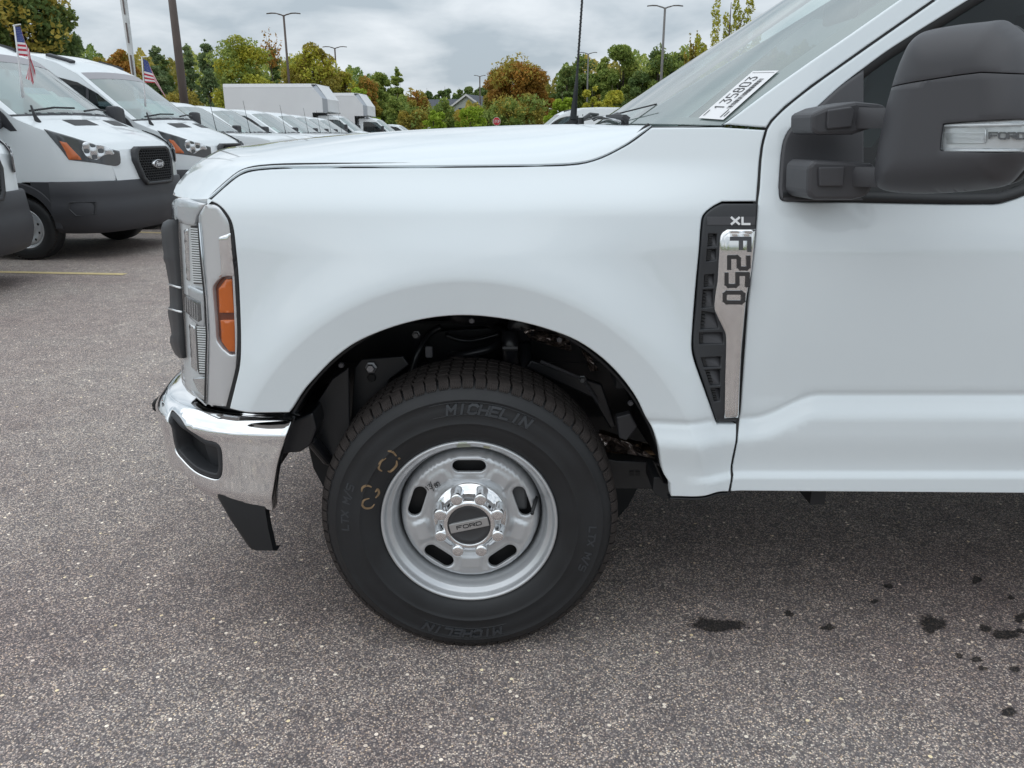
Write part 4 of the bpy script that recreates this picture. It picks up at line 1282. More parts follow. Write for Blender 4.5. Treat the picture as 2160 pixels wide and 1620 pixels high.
q = panel('vent_back', inset(np.array(VO) if area2(np.array(VO)) > 0 else np.array(VO)[::-1], .012), lambda x, z: side(x, z) + .010, PLASTIC_D, sp=.03, roll=.001, depth=.003); q.parent = VENT
for L in LH:
    A, B, C, D = [np.array(p) for p in L]     # sloped blade inside each opening: top left, top right, bottom right, bottom left
    pts3 = [(p[0], float(side(p[0], p[1])) + d_, p[1]) for p, d_ in ((A*.85 + D*.15, .009), (B*.85 + C*.15, .009), (C, -.002), (D, .007))]
    mb = MB(); mb.add(pts3 + [(p[0], p[1] + .004, p[2]) for p in pts3], [(0,1,2,3), (4,7,6,5), (0,4,5,1), (1,5,6,2), (2,6,7,3), (3,7,4,0)])
    q = mb.build('louver', GREYPL); q.parent = VENT
    mb = MB()
    for k in range(5):
        p = A + (D - A)*(k + .6)/5.4 + np.array((.006, 0))
        mb.box((p[0], float(side(p[0], p[1])) + .004, p[1]), (.0045, .005, .0022))
    q = mb.build('louver_teeth', PLASTIC_D); q.parent = VENT
plate = zz([(160,178),(478,178),(472,233),(158,233)])
q = panel('trim_plate', pp_(plate), lambda x, z: VY(x, z) - .0015, GREYPL, sp=.03, roll=.001, depth=.003); q.parent = VENT
def vpt(px, py, d):
    p = on(px, py, VY); return p + np.array((0, -d, 0))
mb = MB()
stroke_text(mb, 'XL', 13.5, 15.0, 4.4, lambda u, v, d: vpt(1562 + u*1.05, 465.6 - v, .0018 + d), 1.45, .0012)
q = mb.build('trim_lettering', mat('white_lettering', (.85,.86,.87), .3)); q.parent = VENT
ch = [(290,257,1),(478,257,1),(466,400),(448,560),(420,700),(400,900),(383,1100),(364,1500,1),(268,1502,1),(274,1250),(280,985),(272,935),(208,800),(204,745),(214,660),(224,600),(238,350),(250,290)]
CHO = dedupe(spline(onl([(1440 + p[0]/3.1136, 400 + p[1]/3.1136) + tuple(p[2:]) for p in ch], VY), 3, True))
def chy(x, z):
    # raised plate with a bevelled field and a gentle lengthwise crown
    return VY(x, z) - .006
q = panel('vent_badge', CHO, chy, CHROME_R, sp=.012, roll=.006, depth=.006, analytic=False); q.parent = VENT
inner = inset(np.array(CHO) if area2(np.array(CHO)) > 0 else np.array(CHO)[::-1], .010)
q = panel('badge_field', inner, lambda x, z: chy(x, z) - .0008, CHROME_R, sp=.015, roll=.0015, depth=.002, analytic=False); q.parent = VENT
# F-250 in blocky letters turned a quarter to the right
for chn, (ya, yb), (xa, xb) in (('F', (305, 410), (300, 446)), ('2', (425, 528), (285, 440)), ('5', (536, 642), (268, 435)), ('0', (658, 750), (256, 406))):
    mb = MB()
    cx_, cy_ = 1440 + (xa + xb)/2/3.1136, 400 + (ya + yb)/2/3.1136
    hh, wd = (xb - xa)/3.1136 - 9, (yb - ya)/3.1136 - 9
    stroke_text(mb, chn, hh, wd, 8.6, lambda u, v, d: vpt(cx_ + v, cy_ + u, .0078 + d), 1, .0016)
    q = mb.build('badge_letter', mat('badge_black', (.02,.021,.024), .18, coat=1)); q.parent = VENT

# ---- front wheel
def make_wheel(name):
    WH = empty(name, (0, 0, 0))
    mb = MB()
    prof = [(.218,.03),(.226,.012),(.234,.004),(.240,-.002),(.250,-.008),(.262,-.0125),(.276,-.016),(.285,-.0175),(.2865,-.0190),(.2885,-.0190),(.290,-.0180),(.310,-.0195),(.330,-.0185),(.348,-.0140),(.3495,-.0155),(.3520,-.0150),(.3535,-.0125),(.362,-.0085),(.372,-.001),(.380,.008),(.386,.018),
            (.3885,.027),(.389,.06),(.390,.10),(.389,.15),(.388,.18),(.384,.196),(.372,.214),(.345,.226),(.31,.230),(.26,.222),(.225,.20)]
    mb.lathe(prof, seg=144)
    o = mb.build('tyre', RUBBER, smooth=True); o.parent = WH
    # tread blocks: shoulder blocks with fine ribs, two zigzag rows in the middle
    mb = MB(); NB = 78
    def cyl(a, r, y): return (r*math.cos(a), y, r*math.sin(a))
    def blk(a0, a1, sk, rows, nseg=2):
        """rows: (y, r) across; sk(y) skews the block"""
        G = [[cyl(a0 + (a1-a0)*i/nseg + sk(y), r, y) for y, r in rows] for i in range(nseg+1)]
        G2 = [[cyl(a0 + (a1-a0)*i/nseg + sk(y), r - .011, y + (.003 if y < .05 else 0)) for y, r in rows] for i in range(nseg+1)]
        mb.grid(G); mb.grid([G[0], G2[0]]); mb.grid([G[-1], G2[-1]])
        mb.grid([[g[0] for g in G], [g[0] for g in G2]]); mb.grid([[g[-1] for g in G], [g[-1] for g in G2]])
    st = 2*math.pi/NB
    for k in range(NB):
        a = k*st
        w_ = st*(.86 if k % 3 else .80)
        blk(a, a + w_, lambda y: .018*min(1, max(0, (y - .02)/.03)), [(.003,.3795),(.010,.3885),(.020,.3945),(.034,.3975),(.052,.3985)])
        blk(a, a + w_, lambda y: 0, [(.196,.3985),(.208,.396),(.218,.392),(.226,.385)])
        for j in range(4):
            aa = a + w_*(.14 + .22*j); 
            G = [[cyl(aa + dd, r + up, y) for dd, up in ((0, 0), (.002, .0016), (.007, .0016), (.009, 0))] for y, r in ((-.0005,.3745),(.004,.3805),(.011,.3893))]
            mb.grid(G)
        for c0, c1 in ((.060,.092),(.098,.126),(.132,.160),(.166,.190)):
            z_ = .010 if int(c0*1000) % 2 == 0 else -.010
            blk(a + st*.1, a + st*.90, lambda y, c0=c0, c1=c1, z_=z_: z_*math.sin((y-c0)/(c1-c0)*math.pi*1.5), [(c0,.399),((c0*2+c1)/3,.3995),((c0+2*c1)/3,.3995),(c1,.399)])
    o = mb.build('tyre_tread', TREAD, recalc=True); o.parent = WH; o['kind'] = 'stuff'
    # raised sidewall lettering, bent round the tyre
    def arc_fn(r0, a0, y0, flip=1):
        def f(u, v, d):
            r = r0 + v; a = a0 - u / r0
            ys = np.interp(r, [.29,.31,.33,.348,.362], [-.018,-.0195,-.0185,-.014,-.0085])
            return (r*math.cos(a), ys - .0004 - d, r*math.sin(a))
        return f
    def side_text(txt, r0, a0, h, wd, t, pitch=1.25, slant=.22, th=.0010):
        mb = MB(); stroke_text(mb, txt, h, wd, t, arc_fn(r0, a0, 0), pitch, th, slant)
        q = mb.build('sidewall_lettering', mat('raised_rubber', (.040,.044,.050), .40)); q.parent = WH
    side_text('MICHELIN', .3275, R(80), .0225, .0205, .0062, 1.34, th=.0030)
    side_text('MICHELIN', .3275, R(266), .0225, .0205, .0062, 1.34, th=.0030)
    side_text('LTX M/S', .3250, R(-12), .017, .015, .004, 1.3, .1)
    side_text('LTX M/S', .3250, R(170), .017, .015, .004, 1.3, .1, .0007)
    mb = MB()
    for a0, a1 in ((60, 106), (246, 288)):
        for r in (.3115, .3435):
            mb.grid([[(rr*math.cos(a), float(np.interp(rr, [.29,.31,.33,.348], [-.018,-.0195,-.0185,-.014])) - dd, rr*math.sin(a)) for rr, dd in ((r-.0013, 0), (r-.0006, .001), (r+.0006, .001), (r+.0013, 0))] for a in np.linspace(R(a0), R(a1), 40)])
    q = mb.build('sidewall_border', RUBBER, smooth=True); q.parent = WH
    # rim barrel
    mb = MB()
    mb.lathe([(.2335,.012),(.2350,.004),(.2335,-.003),(.2300,-.005),(.2265,-.003),(.2240,.004),(.2225,.013),(.2180,.019),(.2120,.021),(.2080,.026),(.2045,.040),(.2000,.048),(.1965,.052),(.1945,.075),(.193,.10),(.193,.20)], seg=128)
    o = mb.build('rim', STEEL, smooth=True); o.parent = WH
    # disc with five slots
    slots = []
    for k in range(5):
        a = R(90 + 72*k); cx, cz = .1475*math.cos(a), .1475*math.sin(a)
        P = []
        for i in range(40):
            t = 2*math.pi*i/40
            uu = .0255*np.sign(math.cos(t))*(1 if abs(math.cos(t)) > 1e-9 else 0) + .0190*math.cos(t); v2 = .0180*math.sin(t)
            P.append((cx - uu*math.sin(a) + v2*math.cos(a), cz + uu*math.cos(a) + v2*math.sin(a)))
        slots.append(dedupe(P, .0006))
    SA_ = [np.array(s_) for s_ in slots]
    def disc(x, z):
        r = np.hypot(x, z); th = np.arctan2(z, x)
        y = np.interp(r, [.09,.104,.112,.125,.150,.168,.176,.183,.188,.192], [.042,.042,.040,.037,.034,.032,.036,.046,.062,.085])
        # pressed bosses between the slots
        ph = (th - R(54)) / R(72); ph = (ph - np.round(ph))*72
        wdt = 17 - 25*(r - .12)/.06*.25
        edge = ss((wdt - np.abs(ph))/6)
        y = y - .0055*edge*ss((r - .110)/.014)*ss((.166 - r)/.018)
        # raised lip round each slot
        Q = np.stack((x.ravel(), z.ravel()), 1)
        d = np.full(len(Q), 1.0)
        for s_ in SA_:
            m_ = np.hypot(Q[:, 0]-s_[:, 0].mean(), Q[:, 1]-s_[:, 1].mean()) < .07
            if m_.any(): d[m_] = np.minimum(d[m_], dist(Q[m_], s_))
        return y + (.0035*np.exp(-(d/.0035)**2)).reshape(x.shape) + (.004*np.exp(-((d - .012)/.006)**2)).reshape(x.shape)*.4
    outer = [(.192*math.cos(t), .192*math.sin(t)) for t in np.linspace(0, 2*math.pi, 97)[:-1]]
    cent = [(.092*math.cos(t), .092*math.sin(t)) for t in np.linspace(0, 2*math.pi, 49)[:-1]]
    o = panel('wheel_disc', outer, disc, STEEL, holes=slots + [cent], sp=.0065, roll=.0015, depth=.008); o.parent = WH
    mb = MB()
    mb.lathe([(.0, .075), (.189, .078)], seg=48)
    o = mb.build('brake_backing', mat('brake_dark', (.012,.012,.013), .5)); o.parent = WH
    mb = MB(); mb.box((.125, .085, .05), (.03, .02, .045), ch=.008); q = mb.build('brake_caliper', mat('caliper_grey', (.10,.105,.11), .45)); q.parent = WH
    # hub cap
    mb = MB()
    mb.lathe([(.1030,.046),(.1035,.036),(.1000,.030),(.0940,.026),(.0850,.022),(.0760,.012),(.0715,-.003),(.0690,-.010),(.0650,-.0135),(.0590,-.0140),(.0570,-.0125)], seg=96)
    HC = mb.build('hub_cap', CHROME, smooth=True); HC.parent = WH
    mb = MB(); mb.lathe([(.0575,-.012),(.0560,-.0095),(.0545,-.0085),(.052,-.011),(.046,-.0075),(.03,-.007),(0,-.007)], seg=64)
    q = mb.build('hub_emblem', mat('emblem_grey', (.07,.072,.076), .38, .4), smooth=True); q.parent = WH
    ca, sa = math.cos(R(13)), math.sin(R(13))
    def em(u, v, y): return (u*ca - v*sa, y, u*sa + v*ca)
    mb = MB()
    n = 14; top = []
    for i in range(n+1):
        u = -.0500 + .1*i/n; top.append(u)
    lim = lambda u: .0128
    F_ = [em(-.0520,-.0128,-.0125), em(.0520,-.0128,-.0125), em(.0520,.0128,-.0125), em(-.0520,.0128,-.0125)]
    Bk = [em(-.0520,-.0145,-.006), em(.0520,-.0145,-.006), em(.0520,.0145,-.006), em(-.0520,.0145,-.006)]
    mb.add(F_ + Bk, [(0,1,2,3),(7,6,5,4),(0,4,5,1),(1,5,6,2),(2,6,7,3),(3,7,4,0)])
    q = mb.build('emblem_bar', mat('emblem_silver', (.50,.50,.50), .35, .7), bevel=.001); q.parent = WH
    mb = MB(); stroke_text(mb, 'FORD', .0092, .0135, .0022, lambda u, v, d: em(u, v, -.0127 - d), 1.3, .0005)
    q = mb.build('emblem_lettering', INK); q.parent = WH
    for k in range(8):
        a = R(22.5 + 45*k); cx, cz = .0815*math.cos(a), .0815*math.sin(a)
        mb = MB()
        mb.lathe([(.0205,.030),(.0200,.018),(.0178,.006),(.0172,-.006),(.0165,-.0135),(.0150,-.0165),(.0120,-.0178),(.0060,-.0183),(0,-.0183)], (cx, 0, cz), 24)
        q = mb.build('lug_nut', CHROME, smooth=True); q.parent = WH
    mb = MB(); mb.tube([(.178,.055,.048),(.174,.030,.044),(.166,.000,.030)], [.006,.0055,.0045], 8); mb.tube([(.1668,.002,.0312),(.1655,-.003,.029)], .0052, 8)
    q = mb.build('valve_stem', PLASTIC_D, smooth=True); q.parent = WH
    return WH
WHEEL = make_wheel('front_wheel')
WHEEL.location = (XC, 1.86, ZC)
adopt(WHEEL)
# tan crayon marks and tape on the near wheel only
def wl_(r, deg, d=.0): 
    ys = np.interp(r, [.22,.226,.234,.240,.250,.262,.276,.29,.31,.33,.348], [-.004,.0,.004,-.002,-.008,-.0125,-.016,-.018,-.0195,-.0185,-.014])
    return (r*math.cos(R(deg)), ys - .0008 - d, r*math.sin(R(deg)))
marks = {'1': [[(818,951),(828,953),(836,963)],[(840,967),(843,971)]], '3': [[(814,966),(803,974),(799,988),(806,995)],[(836,973),(835,985),(823,997),(817,995)]],
         '8': [[(763,1037),(765,1028),(774,1024),(784,1028)],[(791,1040),(796,1034),(798,1044),(791,1053)]], '0': [[(779,1052),(768,1055),(764,1064),(770,1072),(782,1073),(789,1066)]]}
for nm, strokes in marks.items():
    mb = MB()
    for st in strokes:
        P = []
        for p in st:
            q = at(p[0], p[1], 1.842); r_ = math.hypot(q[0] - XC, q[2] - ZC); a_deg = math.degrees(math.atan2(q[2] - ZC, q[0] - XC)); P.append(wl_(r_, a_deg, .0006))
        P = cr3(np.array(P), 5)
        n_ = len(P)
        wv = [(.0031*math.sin(math.pi*(i + 1)/(n_ + 1))**.5) for i in range(n_)]
        G = []
        for i, p in enumerate(P):
            t = P[min(i+1, n_-1)] - P[max(i-1, 0)]; nr = np.array((-t[2], 0, t[0])); nr /= np.linalg.norm(nr) + 1e-9
            G.append([p + nr*wv[i], p - nr*wv[i]])
        mb.grid(G)
    q = mb.build('crayon_mark', CHALK); q.parent = WHEEL
def arc_tape(name, r0, r1, a0, a1, d, m):
    mb = MB()
    mb.grid([[(r*math.cos(R(a)), float(np.interp(r, [.206,.2125,.2180,.2225,.2265,.230,.2335], [.026,.0205,.019,.013,-.003,-.005,-.003])) - d, r*math.sin(R(a))) for r in np.linspace(r0, r1, 6)] for a in np.linspace(a0, a1, 10)])
    q = mb.build(name, m); q.parent = WHEEL
arc_tape('balance_weight', .209, .2225, 88.5, 98.0, .004, TAPE); arc_tape('balance_weight', .224, .2330, 90.5, 96.0, .002, TAPE); arc_tape('balance_weight', .211, .2225, 75, 79.5, .003, mat('pale_yellow_tape', (.50,.52,.38), .5))
mb = MB()
ca, sa = math.cos(R(35)), math.sin(R(35))
def scr(u, v, d):
    x, z = -.098 + u*ca - v*sa, .094 + u*sa + v*ca
    return (x, float(.0275) - d, z)
stroke_text(mb, '13', .013, .007, .0014, lambda u, v, d: scr(u - .010, v + .003, d), 1.3, .001)
stroke_text(mb, '/', .020, .010, .0013, lambda u, v, d: scr(u, v, d), 1, .001)
stroke_text(mb, '80', .012, .006, .0014, lambda u, v, d: scr(u + .013, v - .004, d), 1.35, .001)
q = mb.build('handwritten_number', INK); q.parent = WHEEL
# other wheels: mirrored and rear copies
def wheel_copy(x, y, flip, name):
    c = copy_tree(WH0); c.name = name
    c.parent = TRUCK; c.matrix_parent_inverse = TM
    c.location = (x, y, ZC); c.rotation_euler = (0, 0, math.pi if flip else 0)
WH0 = empty('wheel_source')
for ch in list(WHEEL.children):
    if ch.name.split('.')[0] not in ('crayon_mark', 'balance_weight', 'handwritten_number'):
        pass
def copy_wheel(x, y, flip, name):
    r = empty(name); r.parent = TRUCK; r.matrix_parent_inverse = TM
    r.location = (x, y, ZC); r.rotation_euler = (0, 0, math.pi if flip else 0)
    for ch in list(WHEEL.children):
        if ch.name.split('.')[0] in ('crayon_mark', 'balance_weight', 'handwritten_number', 'sidewall_lettering', 'sidewall_border', 'brake_caliper'): continue
        copy_tree(ch, r)
bpy.data.objects.remove(WH0)
copy_wheel(XC, 2*YM - 1.86, True, 'front_wheel'); copy_wheel(XR, 1.90, False, 'rear_wheel'); copy_wheel(XR, 2*YM - 1.90, True, 'rear_wheel')

# ---- wheel well
mb = MB()
an = [R(a) for a in np.linspace(153, 11, 44)]
G = [[(XC + (.545 - .05*t)*math.cos(a), 1.875 + .70*t, ZC + (.585 - .05*t)*math.sin(a)) for t in (0, .05, .3, .7, 1)] for a in an]
mb.grid(G)
mb.lathe([(0.0, 0), (.62, 0)], (XC, 2.58, ZC), 24)
adopt(mb.build('wheel_liner', LINER, smooth=True, auto=40))
mb = MB()
for yy, zz_ in ((2.40, .74),): mb.box((0.4, yy, zz_), (1.15, .045, .085), ch=.01)
adopt(mb.build('frame_rail', FRAMEBLK))
mb = MB()                                           # coil spring and shock
cx_, cy_ = XC + .01, 2.22
mb.tube([(cx_ + .075*math.cos(t), cy_ + .075*math.sin(t), .46 + t*.0185) for t in np.linspace(0, 8*math.pi, 120)], .012, 8)
mb.tube([(cx_, cy_, .98), (cx_, cy_, .90), (cx_, cy_, .86)], [.10, .10, .085], 20)
adopt(mb.build('coil_spring', FRAMEBLK, smooth=True))
mb = MB(); mb.tube([(XC + .17, 2.15, .50), (XC + .14, 2.18, .80)], .028, 12); mb.tube([(XC + .14, 2.18, .80), (XC + .12, 2.2, .99)], .016, 10); mb.lathe([(0,0),(.04,0),(.04,.012),(0,.012)], (XC + .14, 2.12, .86), 14)
adopt(mb.build('shock_absorber', FRAMEBLK, smooth=True))
mb = MB(); mb.tube([(XC, 2.0, ZC), (XC, 3.6, ZC)], .05, 12); mb.tube([(XC-.25, 2.2, .42), (XC-.22, 3.5, .44)], .02, 8)
adopt(mb.build('front_axle', FRAMEBLK, smooth=True))
# bracket plates in front of the tyre, with bolt
mb = MB()
mb.poly([at(p[0], p[1], 2.10) for p in ((742,862),(748,775),(762,758),(850,752),(862,770),(822,800),(770,900),(735,930))], (0, .012, 0))
mb.poly([at(p[0], p[1], 2.02) for p in ((655,870),(700,800),(735,775),(740,960),(700,970),(660,960))], (0, .010, 0))
adopt(mb.build('shock_bracket', mat('bracket_black', (.022,.023,.026), .4), bevel=.003))
mb = MB(); c = at(783, 775, 2.095); mb.lathe([(0,-.016),(.010,-.016),(.0115,-.012),(.0115,-.004),(.017,-.003),(.017,0),(0,0)], c, 6); q = adopt(mb.build('bolt', mat('zinc', (.30,.31,.33), .35, .9)))
mb = MB(); c = at(784, 797, 2.095); mb.lathe([(0,-.002),(.010,-.002),(.012,0)], c, 14); adopt(mb.build('bolt_hole', BLACK))
mb = MB(); c = at(995, 676, 1.90); mb.lathe([(0,-.006),(.006,-.006),(.008,0)], c, 10); adopt(mb.build('push_clip', mat('clip_grey', (.09,.09,.10), .4)))
mb = MB()
mb.poly([at(p[0], p[1], 1.93) for p in ((590,958),(600,915),(614,890),(660,870),(668,905),(655,940),(632,955))], (0, .30, 0))
mb.tube([at(655, 925, 1.97), at(690, 968, 2.02), at(760, 985, 2.2)], .018, 8)
adopt(mb.build('bumper_bracket', FRAMEBLK, bevel=.006))
# rear of the well: foil, exhaust, frame end, mud flap
def foil(px, Y, seed, n=(12, 9)):
    r_ = np.random.default_rng(seed); mb = MB()
    A, B, C, D = [np.array(p, float) for p in px]
    G = []
    for i in range(n[0]):
        row = []
        for j in range(n[1]):
            u, v = i/(n[0]-1), j/(n[1]-1)
            p = (A*(1-u) + B*u)*(1-v) + (D*(1-u) + C*u)*v
            q = at(p[0], p[1], Y + r_.normal(0, .012)); row.append(q)
        G.append(row)
    mb.grid(G); return adopt(mb.build('heat_shield', FOIL, smooth=False))
foil(((1096,690),(1200,706),(1206,742),(1120,716)), 2.12, 3); foil(((1222,728),(1244,745),(1262,782),(1246,784)), 2.05, 5, (6, 8)); foil(((1258,912),(1340,938),(1385,968),(1270,948)), 2.12, 9, (12, 5))
mb = MB(); mb.tube([at(1262, 925, 2.2), at(1330, 948, 2.2), at(1400, 962, 2.2)], .030, 12); mb.tube([at(1345, 935, 2.17), at(1345, 972, 2.17)], .012, 8)
adopt(mb.build('exhaust_pipe', RUST, smooth=True))
mb = MB()
mb.poly([at(p[0], p[1], 2.08) for p in ((1255,962),(1300,972),(1392,976),(1400,1032),(1296,1032),(1240,1010))], (0, .06, 0))
adopt(mb.build('frame_end', mat('frame_end_black', (.018,.019,.021), .45), bevel=.004))
mb = MB()
for px_, py_ in ((1332, 998), (1345, 998)): mb.poly([at(px_ + dx_, py_ + dy_, 2.077) for dx_, dy_ in ((-4,-4),(5,-4),(5,5),(-4,5))], (0, -.001, 0))
adopt(mb.build('frame_hole', BLACK))
mb = MB()
mb.poly([at(p[0], p[1], 1.905) for p in ((1379,1007),(1392,1006),(1400,1018),(1414,1022),(1416,1053),(1402,1053),(1384,1045),(1377,1035))], (0, .12, 0))
adopt(mb.build('mud_guard', PLASTIC_D, bevel=.003))
mb = MB()
ln = spline(onl([(1413,1051),(1481,1051.5),(1511,1043),(1539,1041)]), 3)
mb.grid([[(p[0], float(side(p[0], p[1])) + dy_, p[1] + dz_) for dy_, dz_ in ((.0, .002), (-.001, -.002), (.004, -.006), (.04, -.006))] for p in ln])
adopt(mb.build('sill_seal', PLASTIC_D))
# back wall of the well above the frame: dark engine-side panels with a few highlights
def piece(name, fn, m=FRAMEBLK, **k):
    mb = MB(); fn(mb); return adopt(mb.build(name, m, **k))
piece('spring_seat', lambda mb: mb.poly([at(p[0], p[1], 2.3) for p in ((905,700),(1060,690),(1080,740),(1060,790),(900,790))], (0, .02, 0)), bevel=.004)
piece('splash_shield', lambda mb: mb.poly([at(p[0], p[1], 2.12) for p in ((1120,760),(1270,812),(1300,900),(1288,905),(1250,840),(1110,775))], (0, .02, 0)), bevel=.004)
piece('brake_hose', lambda mb: mb.tube([tuple(p) for p in cr3(np.array([at(865, 800, 2.15), at(880, 745, 2.16), at(905, 705, 2.2), at(930, 690, 2.22)]), 5)], .010, 8), smooth=True)
piece('wiring_loom', lambda mb: mb.tube([tuple(p) for p in cr3(np.array([at(940, 706, 2.25), at(975, 718, 2.24), at(1010, 716, 2.25), at(1055, 704, 2.25)]), 5)], .007, 6), smooth=True)
piece('shock_collar', lambda mb: mb.tube([at(1060, 735, 2.1), at(1092, 735, 2.1)], .007, 6), mat('collar_steel', (.25, .25, .26), .35, .9))
piece('shock_tower', lambda mb: mb.tube([at(1076, 696, 2.12), at(1078, 765, 2.12)], .024, 12), smooth=True)
piece('wiring_clip', lambda mb: mb.box(tuple(at(905, 742, 2.08)), (.010, .006, .016)), mat('clip_grey', (.09,.09,.10), .4), bevel=.003)
for px_, py_ in ((878, 706), (1228, 800)):
    piece('shield_bolt', lambda mb: mb.lathe([(0,-.012),(.007,-.012),(.008,-.008),(.008,-.003),(.012,-.002),(.012,0),(0,0)], at(px_, py_, 2.10), 6), mat('dull_zinc', (.12,.125,.13), .45, .9))
piece('shield_rib', lambda mb: mb.tube([at(1140, 762, 2.1), at(1230, 800, 2.1), at(1262, 850, 2.1)], .005, 6), GREYPL)
piece('liner_edge', lambda mb: mb.tube([(XC + .530*math.cos(a), 1.90, ZC + .566*math.sin(a)) for a in np.linspace(R(150), R(14), 60)], .006, 6), PLASTIC_D, smooth=True)
for px_, py_ in ((720, 770), (1180, 716), (1330, 850)):
    piece('liner_clip', lambda mb: mb.lathe([(0,-.006),(.006,-.006),(.008,0)], at(px_, py_, 1.94), 10), mat('clip_grey', (.09,.09,.10), .4))
piece('sensor_bracket', lambda mb: mb.poly([at(p[0], p[1], 2.02) for p in ((1300,880),(1330,872),(1345,900),(1322,930),(1306,925))], (0, .03, 0)), GREYPL, bevel=.004)
# ================================================================== the rows of vehicles
class Body:
    """vehicle shell: a side profile in (x, z), x forward, swept across the width; near side is local -y"""
    def __init__(s, prof, half, tumble, nose, bows, k=2.3):
        s.prof, s.half, s.tumble, s.nose, s.bows, s.k = np.array(prof, float), half, tumble, nose, bows, k
    def off(s, x, z):
        x = np.asarray(x, float); z = np.asarray(z, float)
        z0, a = s.tumble; x0, l, b = s.nose
        t = np.maximum(z - z0, 0)
        return a*t*t/(t + .15) + b*np.clip((x - x0)/l, 0, 1.2)**2.2
    def yf(s, x, z): return -s.half + s.off(x, z)
    def strip_pt(s, i, v):
        """i: fractional index along the profile, v: -1 .. 1"""
        n = np.arange(len(s.prof))
        x = np.interp(i, n, s.prof[:, 0]); z = np.interp(i, n, s.prof[:, 1]); bx = np.interp(i, n, s.bows[0]); bz = np.interp(i, n, s.bows[1])
        h = s.half - s.off(x, z)
        f = 1 - np.abs(v)**s.k
        return np.stack((x + bx*f, v*h, z + bz*f), -1)
    def strip(s, i0, i1, v0=-1, v1=1, nv=16, per=3, d=0.0):
        I = np.unique(np.concatenate((np.linspace(i0, i1, max(2, int((i1-i0)*per) + 1)), np.arange(math.ceil(i0), math.floor(i1) + 1))))
        vs__ = v0 + (v1 - v0)*(.5 - .5*np.cos(np.linspace(0, math.pi, nv + 1))) if v1 - v0 > 1.5 else np.linspace(v0, v1, nv + 1)
        G = [[s.strip_pt(i, v) for v in vs__] for i in I]
        if d:
            A = np.array(G); du = np.gradient(A, axis=0) if len(I) > 1 else 0; dv = np.gradient(A, axis=1)
            nn = np.cross(dv, du); nn /= np.linalg.norm(nn, axis=2, keepdims=True) + 1e-9
            if nn[..., 2].mean() + nn[..., 0].mean() < 0: nn = -nn
            G = (A + nn*d).tolist()
        return G
FLIPY = Matrix(((1,0,0,0),(0,-1,0,0),(0,0,1,0),(0,0,0,1)))
def vobj(G, name, m, parent, **k):
    mb = MB(); mb.grid(G); o = mb.build(name, m, smooth=True); o.parent = parent; return o
def both(name, outline, yf, m, parent, **k):
    a = panel(name, outline, yf, m, **k); a.parent = parent
    b = panel(name, outline, yf, m, M=FLIPY, analytic=False, **k); b.parent = parent
    return a, b
VGLASS = glass('van_glass', (0.62, 0.76, 0.74), 2.0, 0.0, 0.36, (.64, .76, .74))
VSIDE = glass('van_side_glass', (0.25, 0.31, 0.32), 1.0)
CLAD = mat('grey_black_cladding', (0.040, 0.041, 0.047), 0.55)
PALEGRN = mat('pale_green_paper', (.50, .74, .70), .7); PALEBLU = mat('pale_blue_print', (.28, .48, .58), .7)
LAMPGREY = mat('lamp_smoke', (.115, .122, .13), .15, .35, coat=1); ORANGE = mat('lamp_orange', (.62, .16, .05), .25, coat=1)
NAVY = mat('badge_dark', (.02, .03, .05), .2, coat=1)
def steel_wheel(parent, x, y, r=.355, flip=False):
    w_ = empty('wheel', (x, y, r), math.pi if flip else 0); w_.parent = parent
    mb = MB(); mb.lathe([(.215*r/.355,.02),(.225*r/.355,-.002),(.245*r/.355,-.010),(.285*r/.355,-.016),(.32*r/.355,-.010),(.338*r/.355,.004),(.350*r/.355,.022),(r,.045),(r,.19),(r-.02,.22),(.25*r/.355,.22)], seg=48)
    o = mb.build('tyre', RUBBER, smooth=True); o.parent = w_
    mb = MB()
    for k in range(60):
        a = 2*math.pi*k/60
        for aa in (a,): mb.box((0, .03, 0), (.006, .020, .008), Matrix.Rotation(-aa, 4, 'Y') @ Matrix.Translation((r - .006, 0, 0)))
    o = mb.build('tread_blocks', TREAD); o.parent = w_; o['kind'] = 'stuff'
    k_ = r/.355
    mb = MB(); mb.lathe([(.222*k_,.010),(.224*k_,-.004),(.216*k_,-.006),(.208*k_,.006),(.200*k_,.025),(.19*k_,.030)], seg=48)
    o = mb.build('rim', STEEL, smooth=True); o.parent = w_
    hol = []
    for k in range(10):
        a = 2*math.pi*(k + .5)/10
        hol.append([(.152*k_*math.cos(a) + .015*math.cos(t), .152*k_*math.sin(a) + .015*math.sin(t)) for t in np.linspace(0, 2*math.pi, 11)[:-1]])
    out_ = [(.195*k_*math.cos(t), .195*k_*math.sin(t)) for t in np.linspace(0, 2*math.pi, 41)[:-1]]
    def dsc(x_, z_):
        rr = np.hypot(x_, z_)/k_
        return np.interp(rr, [0,.05,.075,.085,.11,.15,.18,.195], [-.008,-.008,-.004,.030,.030,.018,.022,.045])
    o = panel('wheel_disc', out_, dsc, STEEL, holes=hol, sp=.02, roll=.001, depth=.006); o.parent = w_
    mb = MB(); mb.lathe([(0,.08),(.19*k_,.08)], seg=24); o = mb.build('brake_backing', BLACK); o.parent = w_
    return w_

